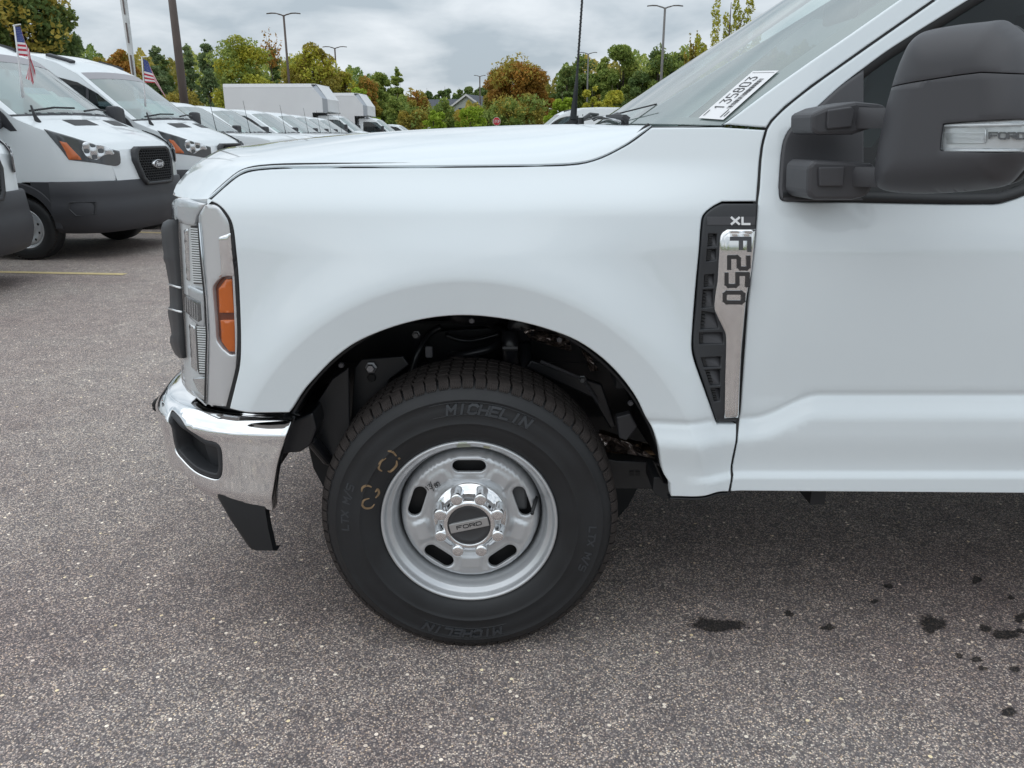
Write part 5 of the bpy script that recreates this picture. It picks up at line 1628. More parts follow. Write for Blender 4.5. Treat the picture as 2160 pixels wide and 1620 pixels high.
VANP = [(1.00,.84),(.985,.98),(.955,1.12),(.91,1.19),(.80,1.265),(.60,1.35),(.35,1.44),(.15,1.52),(.06,1.57),(-.72,2.21),(-1.0,2.35),(-1.35,2.45),(-1.9,2.515),(-2.6,2.54),(-4.45,2.52),(-4.60,2.40),(-4.66,1.4),(-4.66,.45)]
VB = Body(VANP, 1.03, (1.35, .16), (.45, .50, .26), ([.10,.10,.11,.12,.14,.17,.20,.22,.23,.20,.16,.12,.06,.0,0,0,0,0], [0,0,.0,.02,.03,.035,.035,.03,.03,.045,.05,.05,.05,.05,.05,.03,0,0]))
V1 = (-5.42, 9.93, R(-4.0)); V2 = (-5.50, 12.95, R(-4.0))
def loc_on(px, py, V, yf, it=25):
    c, s = math.cos(V[2]), math.sin(V[2])
    d = ray(px, py); o_ = np.array((0 - V[0], 0 - V[1], EYE))
    ol = np.array((o_[0]*c + o_[1]*s, -o_[0]*s + o_[1]*c, o_[2])); dl = np.array((d[0]*c + d[1]*s, -d[0]*s + d[1]*c, d[2]))
    y = -1.03
    for _ in range(it):
        t = (y - ol[1])/dl[1]; p = ol + dl*t
        y = .5*y + .5*float(yf(p[0], p[2]))
    return (p[0], p[2])
def vpx(L, V): return [loc_on(p[0], p[1], V, VB.yf) + tuple(p[2:]) for p in L]
def strip_inv(L, V, i0, i1, B=VB):
    c, s = math.cos(V[2]), math.sin(V[2])
    I, Vv = np.meshgrid(np.linspace(i0, i1, 160), np.linspace(-1, 1, 160))
    P = B.strip_pt(I, Vv)
    W_ = np.stack((P[..., 0]*c - P[..., 1]*s + V[0], P[..., 0]*s + P[..., 1]*c + V[1], P[..., 2]), -1)
    Q = project(W_); r = []
    for p in L:
        q = (Q[..., 0]-p[0])**2 + (Q[..., 1]-p[1])**2; k = np.unravel_index(np.argmin(q), q.shape); r.append((I[k], Vv[k]))
    return r
def build_van():
    V = empty('cargo_van')
    arc = [(.455*math.cos(a), .40 + .455*math.sin(a)) for a in np.linspace(R(82), R(186), 18)]
    top = [tuple(p) for p in VB.prof[1:]]
    side_o = [(.985, .862), (.10, .862)] + arc + [(-4.64, .36)] + top[::-1]
    win = [(-1.55,1.62),(-.62,1.545),(-.10,1.50),(.06,1.40),(.13,1.405),(.02,1.56),(-.15,1.72),(-.42,1.93),(-.70,2.08),(-1.0,2.155),(-1.55,2.19)]
    both('body_side', dedupe(side_o), VB.yf, WHITE2, V, holes=[dedupe(win)], sp=.06, roll=.008, depth=.02)
    sail_ = [(-.28,1.515),(-.10,1.50),(.06,1.40),(.13,1.405),(.02,1.56),(-.12,1.69)]
    both('mirror_sail', sail_, lambda x, z: VB.yf(x, z) - .004, CLAD, V, sp=.06, roll=.006, depth=.02)
    both('side_window', dedupe(win), lambda x, z: VB.yf(x, z) + .012, VSIDE, V, sp=.1, roll=.001, depth=.003)
    mb = MB(); mb.grid([[(x, float(VB.yf(x, z)) + .004, z) for x in (x0, x1)] for x0, x1, z in ((-.62,-.56,1.53),(-.60,-.55,1.8),(-.58,-.545,2.02))]); o = mb.build('window_post', CLAD); o.parent = V
    vobj(VB.strip(0, 3.0), 'nose', WHITE2, V); vobj(VB.strip(3.0, 7.6, d=0.0), 'hood', WHITE2, V)
    vobj(VB.strip(7.6, 8.02), 'cowl', CLAD, V); vobj(VB.strip(9.0, 14), 'roof', WHITE2, V); vobj(VB.strip(14, 17), 'rear_wall', WHITE2, V)
    vobj(VB.strip(8, 9, -.93, .93, 14, 10), 'windshield', VGLASS, V)
    for v0, v1 in ((-1, -.925), (.925, 1)): vobj(VB.strip(7.95, 9.02, v0, v1, 3, 10, .004), 'windshield_pillar', WHITE2, V)
    vobj(VB.strip(8.86, 9.0, -.93, .93, 12, 10, .003), 'header_band', mat('header_band_grey', (.35, .34, .36), .4), V)
    # roof rack feet
    for v0, v1 in ((-.80, -.70), (.70, .80)):
        G = VB.strip(9.9, 10.9, v0, v1, 4, 8, .035); 
        o = vobj(G, 'roof_rack_foot', CLAD, V)
        G0 = VB.strip(9.9, 10.9, v0, v1, 4, 8, 0.0)
        mb = MB(); mb.grid([[g[0] for g in G], [g[0] for g in G0]]); mb.grid([[g[-1] for g in G], [g[-1] for g in G0]]); mb.grid([G[0], G0[0]]); mb.grid([G[-1], G0[-1]])
        o2 = mb.build('roof_rack_side', CLAD); o2.parent = o
    # papers lying against the glass
    for (a, b) in (((0, 180), (95, 222)),):
        pass
    for m_, (i0, i1, v0, v1) in ((PALEGRN, (8.10, 8.42, -.50, .02)), (PALEBLU, (8.36, 8.46, -.48, -.08)), (PALEGRN, (8.10, 8.33, -.02, .30))):
        vobj(VB.strip(i0, i1, v0, v1, 6, 10, -.025 + (.004 if m_ is PALEBLU else 0)), 'dealer_sheet', m_, V)
    # hood vents
    for v0, v1 in ((-.55, -.16), (.16, .55)):
        vobj(VB.strip(5.95, 6.75, v0, v1, 6, 4, .003), 'hood_vent', PLASTIC_D, V)
    # wipers
    mb = MB()
    for (i, v), (i2, v2) in (((8.02, -.80), (8.05, -.15)), ((8.02, .0), (8.05, .62))):
        p, q = VB.strip_pt(i, v) + np.array((.03, 0, .02)), VB.strip_pt(i2, v2) + np.array((.03, 0, .03))
        mb.tube([p, (p + q)/2 + np.array((.02, 0, .02)), q], .012, 6)
        o = mb.build('wiper', PLASTIC_D); o.parent = V; mb = MB()
    # headlight
    hl = vpx([(92,272,1),(150,289),(250,319,1),(252,344),(243,350),(200,344),(145,337.5,1),(126,313)], V1)
    HLo = dedupe([tuple(q[:2]) for q in spline(hl, 3, True)])
    a, b = both('headlight', HLo, lambda x, z: VB.yf(x, z) - .006, LAMPGREY, V, sp=.03, roll=.008, depth=.02)
    orr = [tuple(q) for q in vpx([(126,297.5),(141,301),(170,332),(173,337),(146,337),(138,318)], V1)]
    sil = [tuple(q[:2]) for q in spline(vpx([(174,305),(182,299),(200,304),(222,308),(240,318),(240,326),(222,327),(205,337),(186,331),(176,320)], V1), 3, True)]
    for h_, M_ in ((a, None), (b, FLIPY)):
        q = panel('turn_lamp', orr, lambda x, z: VB.yf(x, z) - .010, ORANGE, sp=.04, roll=.003, depth=.004, M=M_, analytic=False); q.parent = h_
        q = panel('reflector', sil, lambda x, z: VB.yf(x, z) - .009 + .012*np.sin(x*60)*np.cos(z*50), SILVERREF, sp=.015, roll=.003, depth=.004, M=M_, analytic=False); q.parent = h_
    # dark lower bumper and arches
    pl = cr3(np.array([(.40,-1.045,0),(.55,-1.043,0),(.70,-1.025,0),(.84,-.97,0),(.95,-.86,0),(1.03,-.68,0),(1.09,-.40,0),(1.115,0,0)]), 4)[:, :2]
    pl = np.concatenate((pl, np.stack((pl[:-1, 0], -pl[:-1, 1]), 1)[::-1]))
    rows = [(.872,-.05),(.870,-.015),(.855,.0),(.72,.012),(.64,.016),(.61,.028),(.50,.026),(.40,.0),(.33,-.03),(.30,-.09)]
    T = np.gradient(pl, axis=0); T /= np.linalg.norm(T, axis=1, keepdims=True); NN = np.stack((T[:, 1], -T[:, 0]), 1)
    vobj([[(p[0] + n_[0]*d, p[1] + n_[1]*d, z) for z, d in rows] for p, n_ in zip(pl, NN)], 'front_bumper', CLAD, V)
    fb = [(.60,.66),(.86,.66),(.84,.52),(.66,.50),(.59,.58)]
    def fog_pt(sx, z, d):
        i = np.interp(sx, pl[:15, 0], np.arange(15)); p = np.array((np.interp(i, np.arange(len(pl)), pl[:, 0]), np.interp(i, np.arange(len(pl)), pl[:, 1]))); n_ = np.array((np.interp(i, np.arange(len(pl)), NN[:, 0]), np.interp(i, np.arange(len(pl)), NN[:, 1])))
        return (p[0] + n_[0]*d, p[1] + n_[1]*d, z)
    for sg in (1, -1):
        mb = MB(); m_ = len(fb); c_ = np.mean(fb, 0); A = [np.array(p) for p in fb]; B_ = [c_ + (p - c_)*.72 for p in A]
        fp = lambda q, d: tuple(np.array(fog_pt(q[0], q[1], d))*np.array((1, sg, 1)))
        mb.add([fp(q, .030) for q in A] + [fp(q, .036) for q in [c_ + (p-c_)*.93 for p in A]] + [fp(q, .012) for q in B_], [(i, (i+1) % m_, (i+1) % m_ + m_, i + m_) for i in range(m_)] + [(i+m_, (i+1) % m_ + m_, (i+1) % m_ + 2*m_, i + 2*m_) for i in range(m_)] + [tuple(range(2*m_, 3*m_))])
        o = mb.build('fog_recess', PLASTIC); o.parent = V
    ring = [(.475*math.cos(a), .385 + .475*math.sin(a)) for a in np.linspace(R(-4), R(184), 30)] + [(.395*math.cos(a), .375 + .395*math.sin(a)) for a in np.linspace(R(182), R(-2), 30)]
    both('arch_cladding', ring, lambda x, z: VB.yf(x, z) - .022, CLAD, V, sp=.05, roll=.012, depth=.03)
    both('cladding_corner', [(.18,.868),(.46,.868),(.46,.62),(.40,.64)] + [(.462*math.cos(a), .385 + .462*math.sin(a)) for a in np.linspace(R(36), R(66), 6)], lambda x, z: VB.yf(x, z) - .010, CLAD, V, sp=.06, roll=.006, depth=.02)
    both('rear_arch_cladding', [(p[0] - 3.75, p[1]) for p in ring], lambda x, z: VB.yf(x, z) - .022, CLAD, V, sp=.06, roll=.012, depth=.03)
    # grille with mesh and oval badge
    gm = Matrix(((0, -1, 0, 1.0), (1, 0, 0, 0), (0, 0, 1, 0), (0, 0, 0, 1)))     # panel plane (u, w) -> (y, z), depth towards -x
    def gx(u, z): return -(.118*(1 - np.abs(u/1.0)**2.0) + .03 - .10*(z - .84))
    go = [(-.40,1.20),(-.33,1.235),(.33,1.235),(.40,1.20),(.43,1.08),(.36,.86),(.30,.80),(-.30,.80),(-.36,.86),(-.43,1.08)]
    gi = [(p[0]*.86, 1.02 + (p[1]-1.02)*.84) for p in go]
    o = panel('grille', go, gx, PLASTIC, holes=[gi], sp=.06, roll=.012, depth=.05, M=gm, analytic=False); o.parent = V; GRL = o
    q = panel('grille_back', gi, lambda u, z: gx(u, z) + .045, BLACK, sp=.1, roll=.001, depth=.003, M=gm, analytic=False); q.parent = GRL
    mb = MB(); GI = np.array(gi)
    for r_ in range(13):
        z = .845 + r_*.029
        for c_ in range(-7, 8):
            u = c_*.052 + (.026 if r_ % 2 else 0)
            if not inside(np.array([(u, z)]), GI)[0]: continue
            d = float(gx(np.array(u), np.array(z)))
            mb.box((u, d + .02, z), (.026, .010, .0030), gm); mb.box((u + .026, d + .02, z + .0145), (.0030, .010, .0145), gm)
    q = mb.build('grille_mesh', PLASTIC); q.parent = GRL; q['kind'] = 'stuff'
    mb = MB(); e_ = [(.115*math.cos(t), .048*math.sin(t)) for t in np.linspace(0, 2*math.pi, 33)[:-1]]
    d0 = float(gx(np.array(0.), np.array(1.03)))
    mb.grid([[(u*k, d0 + dd, 1.03 + w*k) for k, dd in ((1.06, .02), (1.06, -.012), (1.0, -.018), (.92, -.016))] for u, w in e_], cu=True)
    mb.v = [tuple(gm @ Vector(p)) for p in mb.v]
    q = mb.build('badge_rim', SILVERREF, smooth=True); q.parent = GRL
    mb = MB(); mb.add([tuple(gm @ Vector((u*.95, d0 - .0165, 1.03 + w*.95))) for u, w in e_], [tuple(range(len(e_)))]); q = mb.build('badge', NAVY); q.parent = GRL
    fc = bpy.data.curves.new('badge_script', 'FONT'); fc.body = 'Ford'; fc.size = .068; fc.shear = .35; fc.align_x = 'CENTER'; fc.align_y = 'CENTER'; fc.offset = .002
    fo_o = bpy.data.objects.new('tmp', fc); COL.objects.link(fo_o); dg = bpy.context.evaluated_depsgraph_get()
    me = bpy.data.meshes.new_from_object(fo_o.evaluated_get(dg)); bpy.data.objects.remove(fo_o)
    for v in me.vertices: v.co = gm @ Vector((v.co.x*1.25, d0 - .0185, 1.03 + v.co.y))
    me.name = 'badge_script'; me.materials.clear()
    q = link('badge_script', me, mat('badge_white', (.8,.82,.84), .4), GRL, smooth=False)
    # mirrors, wheels, underside, cabin
    for sg in (-1, 1):
        mb = MB(); mb.box((-.02, sg*1.21, 1.57), (.07, .11, .16), ch=.045); mb.tube([(-.05, sg*1.0, 1.46), (-.03, sg*1.13, 1.47)], .035, 8)
        o = mb.build('side_mirror', CLAD, smooth=True, auto=40); o.parent = V
    for x in (0, -3.75):
        steel_wheel(V, x, -1.0); steel_wheel(V, x, 1.0, flip=True)
    mb = MB(); mb.box((-2.0, 0, .50), (2.6, .92, .08)).box((-4.6, 0, .6), (.03, .9, .2)); o = mb.build('underbody', BLACK); o.parent = V
    for x in (0, -3.75):
        mb = MB(); mb.grid([[(x + .45*math.cos(a), y, .40 + .45*math.sin(a)) for y in (-1.0, 1.0)] for a in np.linspace(R(-5), R(185), 18)]); o = mb.build('wheel_liner', LINER); o.parent = V
    mb = MB(); mb.box((-.05, 0, 1.38), (.42, .88, .10), ch=.03); mb.box((-1.75, 0, 1.4), (.02, .92, .85)); mb.box((-.9, 0, .72), (.9, .92, .04)); mb.box((-.30, 0, 1.1), (.05, .9, .35))
    for y in (-.5, .5): mb.box((-1.2, y, 1.35), (.10, .25, .45), ch=.05)
    o = mb.build('cab_interior', INTERIOR); o.parent = V
    mb = MB(); mb.lathe([(0, -.0), (.03, -.0), (.03, .03), (0, .03)], seg=10)
    a0 = np.array((.28, -.86, 1.50))
    mb = MB(); mb.tube([a0 + np.array((0, 0, -.05)), a0, a0 + np.array((-.03, 0, .07)), a0 + np.array((-.05, 0, .17))], [.045, .032, .016, .011], 8)
    o = mb.build('antenna_base', PLASTIC_D, smooth=True); o.parent = V
    return V
VAN = build_van()
tag(VAN, 'white cargo van with flag on its antenna, nearest whole van left of the pickup', 'van', 'white cargo vans parked at the left')
def put(o, V): o.location = (V[0], V[1], 0); o.rotation_euler = (0, 0, V[2])
put(VAN, V1)
VAN2 = copy_tree(VAN); put(VAN2, V2); VAN2['label'] = 'white cargo van with roof rack feet, second van behind the flag van'
VAN3 = copy_tree(VAN); put(VAN3, (-5.72, 6.98, R(-4.0))); VAN3['label'] = 'white cargo van cut off by the left edge, only bumper corner and grille showing'
for V_, yy, rz, lab in (((1.55, 39.5), 39.5, math.pi, 'white van roof showing just above the hood beside the antenna, front one of two'), ((2.3, 43.0), 43.0, math.pi, 'white van roof above the hood beside the antenna, hindmost of two')):
    c = copy_tree(VAN); put(c, (V_[0], V_[1], rz)); c['label'] = lab; c['group'] = 'white vans seen over the hood'
c = copy_tree(VAN); put(c, (-8.6, 56.0, R(-4))); c['label'] = 'far white van with sloping nose right of the box trucks'; c['group'] = 'white vans seen over the hood'

# ---- small flags clipped to the van antennas
RED = mat('flag_red', (.50, .035, .06), .8); FWHITE = mat('flag_white', (.74, .72, .74), .8); BLUE = mat('flag_blue', (.035, .06, .22), .8)
def flag(V, tip_px, base_px, cloth_px, label):
    # cloth_px rows: hoist, end of the canton, fly
    """cloth_px: for rows from top to bottom of the hoist, the hoist and fly positions in pixels"""
    c, s = math.cos(V[2]), math.sin(V[2])
    ax, ay = .23, -.86
    wx, wy = V[0] + ax*c - ay*s, V[1] + ax*s + ay*c
    Y = wy
    F = empty('flag', tuple(at(*base_px, Y)), label=label, cat='flag', group='small flags on the van antennas')
    b = Vector(F.location)
    mb = MB(); p0, p1 = Vector(at(*base_px, Y)) - b, Vector(at(*tip_px, Y)) - b
    mb.tube([p0, p0.lerp(p1, .25), p0.lerp(p1, .6), p1], [.017, .013, .009, .008], 8)
    mb.tube([p1 + Vector((-.005, 0, .002)), p1 + Vector((.07, 0, .012))], .007, 6)
    o = mb.build('flag_pole', mat('white_plastic', (.75, .76, .77), .4), smooth=True); o.parent = F
    nr, nc = 26, 24
    hoist = cr3(np.array([(*q[0], 0) for q in cloth_px], float), 8)[:, :2]; mid = cr3(np.array([(*q[1], 0) for q in cloth_px], float), 8)[:, :2]; fly = cr3(np.array([(*q[2], 0) for q in cloth_px], float), 8)[:, :2]
    def P(u, v):
        """u along the fly 0..1, v down the hoist 0..1"""
        i = v*(len(hoist) - 1)
        h, m_, f = [np.array([np.interp(i, np.arange(len(c_)), c_[:, k]) for k in (0, 1)]) for c_ in (hoist, mid, fly)]
        q = h + (m_ - h)*(u/.42) if u <= .42 else m_ + (f - m_)*((u - .42)/.58)
        return Vector(at(q[0], q[1], Y + .035*math.sin(u*7 + v*2)*u + .02*math.sin(v*5 + 1)*u)) - b
    mb = MB()
    for j in range(nr):
        for i in range(nc):
            u0, u1, v0, v1 = i/nc, (i+1)/nc, j/nr, (j+1)/nr
            stripe = j*13//nr
            mb.cur = 2 if (u1 <= .42 and stripe < 7) else (0 if stripe % 2 == 0 else 1)
            n0 = len(mb.v); mb.v += [tuple(P(u0, v0)), tuple(P(u1, v0)), tuple(P(u1, v1)), tuple(P(u0, v1))]; mb.f.append((n0, n0+1, n0+2, n0+3)); mb.mi.append(mb.cur)
    o = mb.build('flag_cloth', [RED, FWHITE, BLUE], recalc=False); o.parent = F
    mb = MB()
    for r_ in range(9):
        for k in range(6 if r_ % 2 == 0 else 5):
            u, v = .035 + .07*k + (0 if r_ % 2 == 0 else .035), (.03 + r_*.056)
            q = P(u, v) + Vector((0, -.004, 0)); t = (P(u + .012, v) - P(u, v)); w_ = (P(u, v + .012) - P(u, v))
            pts = []
            for a in range(10):
                rr = 1.0 if a % 2 == 0 else .45; pts.append(tuple(q + (t*math.sin(a*math.pi/5) - w_*math.cos(a*math.pi/5))*rr))
            mb.add(pts, [tuple(range(10))])
    s_ = mb.build('flag_stars', FWHITE, recalc=False); s_.parent = o; s_['kind'] = 'stuff'
    return F
flag(V1, (30, 54), (49, 206), [((32,56),(43,56),(77,170)),((33,66),(46,67),(75,160)),((34,76),(49,78),(74,150)),((36,86),(53,88),(70,178)),((37,96),(58,98),(66,172)),((38,106),(63,108),(60,168)),((40,117),(65,120),(55,166))], 'small US flag nearest the camera, hanging folded on the first van')
flag(V2, (299, 121), (307, 225), [((301,123),(312,129),(331,174)),((302,131),(315,137),(335,180)),((303,140),(318,145),(340,187)),((304,148),(321,153),(344,194)),((304,157),(324,162),(348,201)),((305,166),(326,169),(350,206)),((306,174),(327,175),(344,198))], 'small US flag on the second van, blowing to the right')

# ---- pickups further along the row
PKP = [(1.02,.52),(1.03,.80),(.98,.82),(.96,1.16),(.90,1.25),(.70,1.305),(.20,1.345),(-.30,1.375),(-.42,1.39),(-1.16,1.875),(-1.35,1.945),(-1.7,1.985),(-2.7,1.98),(-2.95,1.90),(-3.10,1.45),(-3.11,1.40),(-5.2,1.39),(-5.24,.60)]
PB = Body(PKP, 1.0, (1.2, .30), (.60, .45, .16), ([.06,.06,.06,.06,.07,.08,.09,.15,.17,.12,.09,.06,.03,0,0,0,0,0], [0,0,0,0,.03,.04,.04,.02,.015,.04,.045,.045,.045,.03,0,0,0,0]), 2.6)
def build_pickup():
    V = empty('parked_pickup')
    arcs = lambda x, a0, a1: [(x + .47*math.cos(a), .42 + .47*math.sin(a)) for a in np.linspace(R(a0), R(a1), 14)]
    top = [tuple(p) for p in PB.prof]
    so = [(1.0,.55),(.50,.52)] + arcs(0, 8, 172) + [(-.5,.48),(-3.1,.48)] + arcs(-3.7, 172, 8)[::-1][:0] + [(-3.2,.5)] + arcs(-3.7, 10, 170) + [(-4.25,.52),(-5.2,.6)] + top[1:][::-1]
    win = [(-.52,1.40),(-.62,1.43),(-1.10,1.75),(-1.28,1.84),(-1.60,1.86),(-1.60,1.36),(-.9,1.34),(-.62,1.345)]
    win2 = [(-1.72,1.36),(-1.72,1.86),(-2.45,1.85),(-2.72,1.75),(-2.78,1.38)]
    both('body_side', dedupe(so), PB.yf, WHITE2, V, holes=[win, win2], sp=.09, roll=.008, depth=.02)
    both('side_window', win, lambda x, z: PB.yf(x, z) + .01, VSIDE, V, sp=.15, roll=.001, depth=.003); both('rear_side_window', win2, lambda x, z: PB.yf(x, z) + .01, VSIDE, V, sp=.15, roll=.001, depth=.003)
    vobj(PB.strip(0, 2), 'front_bumper', CHROME, V); vobj(PB.strip(2, 4), 'nose', WHITE2, V); vobj(PB.strip(4, 7), 'hood', WHITE2, V); vobj(PB.strip(7, 8.05), 'cowl', CLAD, V)
    vobj(PB.strip(8, 9, -.92, .92, 12, 8), 'windshield', VGLASS, V)
    for v0, v1 in ((-1, -.91), (.91, 1)): vobj(PB.strip(7.95, 9.02, v0, v1, 3, 8, .003), 'windshield_pillar', WHITE2, V)
    vobj(PB.strip(9, 13), 'roof', WHITE2, V); vobj(PB.strip(13, 14.4), 'rear_window', VSIDE, V); vobj(PB.strip(16, 17), 'tailgate', WHITE2, V)
    mb = MB(); mb.box((1.04, 0, .99), (.02, .62, .17), ch=.01); o = mb.build('grille', PLASTIC); o.parent = V
    for sg in (-1, 1):
        mb = MB(); mb.box((.93, sg*.80, 1.02), (.10, .16, .15), ch=.03); o = mb.build('headlight', LAMPGREY); o.parent = V
        mb = MB(); mb.box((-.62, sg*1.2, 1.42), (.06, .14, .14), ch=.03); mb.tube([(-.60, sg*.98, 1.38), (-.60, sg*1.1, 1.38)], .03, 6); o = mb.build('side_mirror', CLAD); o.parent = V
    mb = MB(); mb.tube([(-.33, -.55, 1.41), (-.30, .1, 1.425)], .012, 5); o = mb.build('wiper', PLASTIC_D); o.parent = V
    mb = MB(); mb.tube([(-.33, .12, 1.41), (-.30, .65, 1.42)], .012, 5); o = mb.build('wiper', PLASTIC_D); o.parent = V
    mb = MB(); mb.tube([(-.20, -.80, 1.34), (-.235, -.80, 1.55), (-.31, -.80, 2.12)], [.012, .006, .004], 6); o = mb.build('antenna', PLASTIC_D); o.parent = V
    for x in (0, -3.7): steel_wheel(V, x, -.98, .40); steel_wheel(V, x, .98, .40, flip=True)
    mb = MB(); mb.box((-2.2, 0, .62), (2.7, .80, .10)).box((-4.2, 0, .95), (1.0, .93, .02)).box((-.6, 0, 1.26), (.25, .85, .07)).box((-1.4, 0, 1.0), (.02, .85, .4)).box((-2.9, 0, 1.0), (.02, .85, .38))
    for y in (-.42, .42): mb.box((-1.6, y, 1.3), (.09, .22, .36), ch=.04)
    o = mb.build('cab_interior', INTERIOR_D); o.parent = V
    mb = MB(); mb.grid([[(-.2 - dx_, y, z) for y in (-.3, .0)] for dx_, z in ((.40, 1.40), (.62, 1.55))]); o = mb.build('dealer_sheet', PALEGRN); o.parent = V
    return V
PK = build_pickup()
ants = [(457, 16.6), (527, 19.5), (602, 22.3), (650, 25.0), (676, 27.6), (698, 30.2), (721, 32.8)]
pk_lab = ['white pickup next to the second van, nearest in the pickup row', 'second white pickup of the row counted from the vans', 'third white pickup of the row, green sheet in its side window',
          'fourth white pickup of the row, in front of the box truck', 'fifth white pickup of the row counted from the vans', 'sixth white pickup of the row counted from the vans', 'last white pickup of the row, just left of the box truck cab']
rz_ = R(-4)
for i, (px, Y) in enumerate(ants):
    o = PK if i == 0 else copy_tree(PK)
    p = at(px, 262, Y)
    ax, ay = -.20, -.80
    c_, s_ = math.cos(rz_), math.sin(rz_)
    put(o, (p[0] - (ax*c_ - ay*s_), p[1] - (ax*s_ + ay*c_), rz_))
    tag(o, pk_lab[i], 'pickup truck', 'white pickups parked in the row')
# ---- box trucks
ALU = mat('ribbed_aluminium', (.42, .44, .47), .35, .8); BOXW = mat('box_white', (.74, .75, .76), .5, var=.03, vscale=1)
CABP = [(1.0,.55),(1.02,.80),(.96,1.15),(.88,1.28),(.60,1.38),(.20,1.47),(.10,1.50),(-.62,2.08),(-.9,2.18),(-1.5,2.20),(-1.6,2.1),(-1.62,.6)]
CB = Body(CABP, .98, (1.3, .18), (.45, .5, .2), ([.1,.1,.12,.14,.16,.18,.18,.16,.1,0,0,0], [0,0,.02,.03,.03,.03,.03,.04,.04,.04,0,0]))
def box_truck(loc, rz, L, zt, label):
    V = empty('box_truck', loc, rz, label, 'box truck', 'white box trucks behind the pickups')
    win = [(-.12,1.42),(.08,1.44),(-.50,1.95),(-.62,2.0),(-1.3,2.02),(-1.3,1.38)]
    so = [(.98,.6),(.5,.55)] + [(.46*math.cos(a), .42 + .46*math.sin(a)) for a in np.linspace(R(10), R(170), 12)] + [(-1.6,.55)] + [tuple(p) for p in CB.prof[1:-1]][::-1]
    both('cab_side', dedupe(so), CB.yf, WHITE2, V, holes=[win], sp=.1, roll=.008, depth=.02); both('side_window', win, lambda x, z: CB.yf(x, z) + .01, VSIDE, V, sp=.15, roll=.001, depth=.003)
    vobj(CB.strip(0, 4), 'nose', WHITE2, V); vobj(CB.strip(4, 6), 'hood', WHITE2, V); vobj(CB.strip(6, 7, -.93, .93, 10, 6), 'windshield', VGLASS, V); vobj(CB.strip(7, 11), 'cab_roof', WHITE2, V)
    for v0, v1 in ((-1, -.92), (.92, 1)): vobj(CB.strip(5.98, 7.02, v0, v1, 3, 6, .003), 'windshield_pillar', WHITE2, V)
    for sg in (-1, 1):
        mb = MB(); mb.box((-.15, sg*1.25, 1.60), (.06, .11, .20), ch=.03); mb.tube([(-.15, sg*.95, 1.5), (-.15, sg*1.15, 1.5)], .03, 6); o = mb.build('side_mirror', CLAD); o.parent = V
    x0, x1, zb, hw = -1.0, -1.0 - L, 1.05, 1.22
    # walls with bevelled front corners, aluminium corner posts
    c = .34
    sidep = [(x1, zb), (x0 - 0, zb + 1.25 if True else zb), ]
    for sg in (-1, 1):
        pts = [(x1, sg*hw, zb), (-1.68, sg*hw, zb), (-1.68, sg*hw, 2.32), (x0 - .18, sg*hw, 2.32), (x0 - .18, sg*hw, zt - .62), (x0 - .62, sg*hw, zt - .10), (x1, sg*hw, zt - .10)]
        mb = MB(); mb.poly(pts, (0, -sg*.03, 0)); o = mb.build('box_wall', BOXW); o.parent = V
        mb = MB(); mb.poly([(x1, sg*(hw + .012), zt - .16), (x0 - .60, sg*(hw + .012), zt - .16), (x0 - .66, sg*(hw - .02), zt), (x1, sg*(hw - .02), zt)], (0, -sg*.05, 0)); o = mb.build('top_rail', mat('rail_white', (.78, .79, .80), .35), bevel=.01); o.parent = V
        mb = MB(); mb.add([(x0 - .18, sg*hw, 2.32), (x0, sg*(hw - .22), 2.32), (x0, sg*(hw - .22), zt - .66), (x0 - .18, sg*hw, zt - .62), (x0 - .62, sg*hw, zt - .10), (x0 - .46, sg*(hw - .24), zt - .02)], [(0, 1, 2, 3), (3, 2, 5, 4)]); o = mb.build('corner_post', ALU); o.parent = V
        mb = MB(); mb.box(((x1 - 1.7)/2, sg*(hw + .006), zb + .05), ((-1.7 - x1)/2, .012, .05)); o = mb.build('bottom_rail', ALU); o.parent = V
    w2 = hw - .22
    mb = MB(); mb.add([(x0, -w2, 2.32), (x0, w2, 2.32), (x0, w2, zt - .66), (x0, -w2, zt - .66), (x0 - .46, -w2 - .02, zt - .02), (x0 - .46, w2 + .02, zt - .02)], [(0, 1, 2, 3), (3, 2, 5, 4)]); o = mb.build('front_cap', BOXW); o.parent = V
    mb = MB(); mb.box(((x1 + x0 - .46)/2, 0, zt - .02), ((x0 - .46 - x1)/2, hw - .03, .015)); o = mb.build('box_roof', BOXW); o.parent = V
    mb = MB(); mb.box(((x1 - 1.68)/2, 0, zb), ((-1.68 - x1)/2, hw - .02, .05)).box((x1 + .02, 0, (zb + zt)/2), (.02, hw - .03, (zt - zb)/2 - .1)).box((x0 - .4, 0, 2.33), (.4, hw - .05, .03)); o = mb.build('box_floor', ALU); o.parent = V
    mb = MB(); mb.box((-2.6, 0, .75), (3.4, .42, .12)); o = mb.build('chassis_frame', BLACK); o.parent = V
    for x in (0, x1 + 1.3): steel_wheel(V, x, -.98, .40); steel_wheel(V, x, .98, .40, flip=True)
    mb = MB(); mb.box((-.1, 0, 1.32), (.3, .8, .08)).box((-1.55, 0, 1.4), (.02, .9, .7)).box((-.8, 0, .8), (.7, .9, .04))
    mb.tube([(-.52 + .05*math.sin(t), .42 + .18*math.cos(t), 1.52 + .17*math.sin(t)) for t in np.linspace(0, 2*math.pi, 17)], .02, 6, cap=False)
    o = mb.build('cab_interior', INTERIOR_D); o.parent = V
    return V
p = at(735, 262, 38.0); box_truck((p[0] + .10, 39.2, 0), R(-3), 4.75, 3.56, 'long white box truck standing behind the pickup row, nearer of the two')
p = at(778, 262, 45.0); box_truck((p[0] + .95, 46.3, 0), R(-3), 5.6, 3.50, 'second white box truck partly behind the longer one')
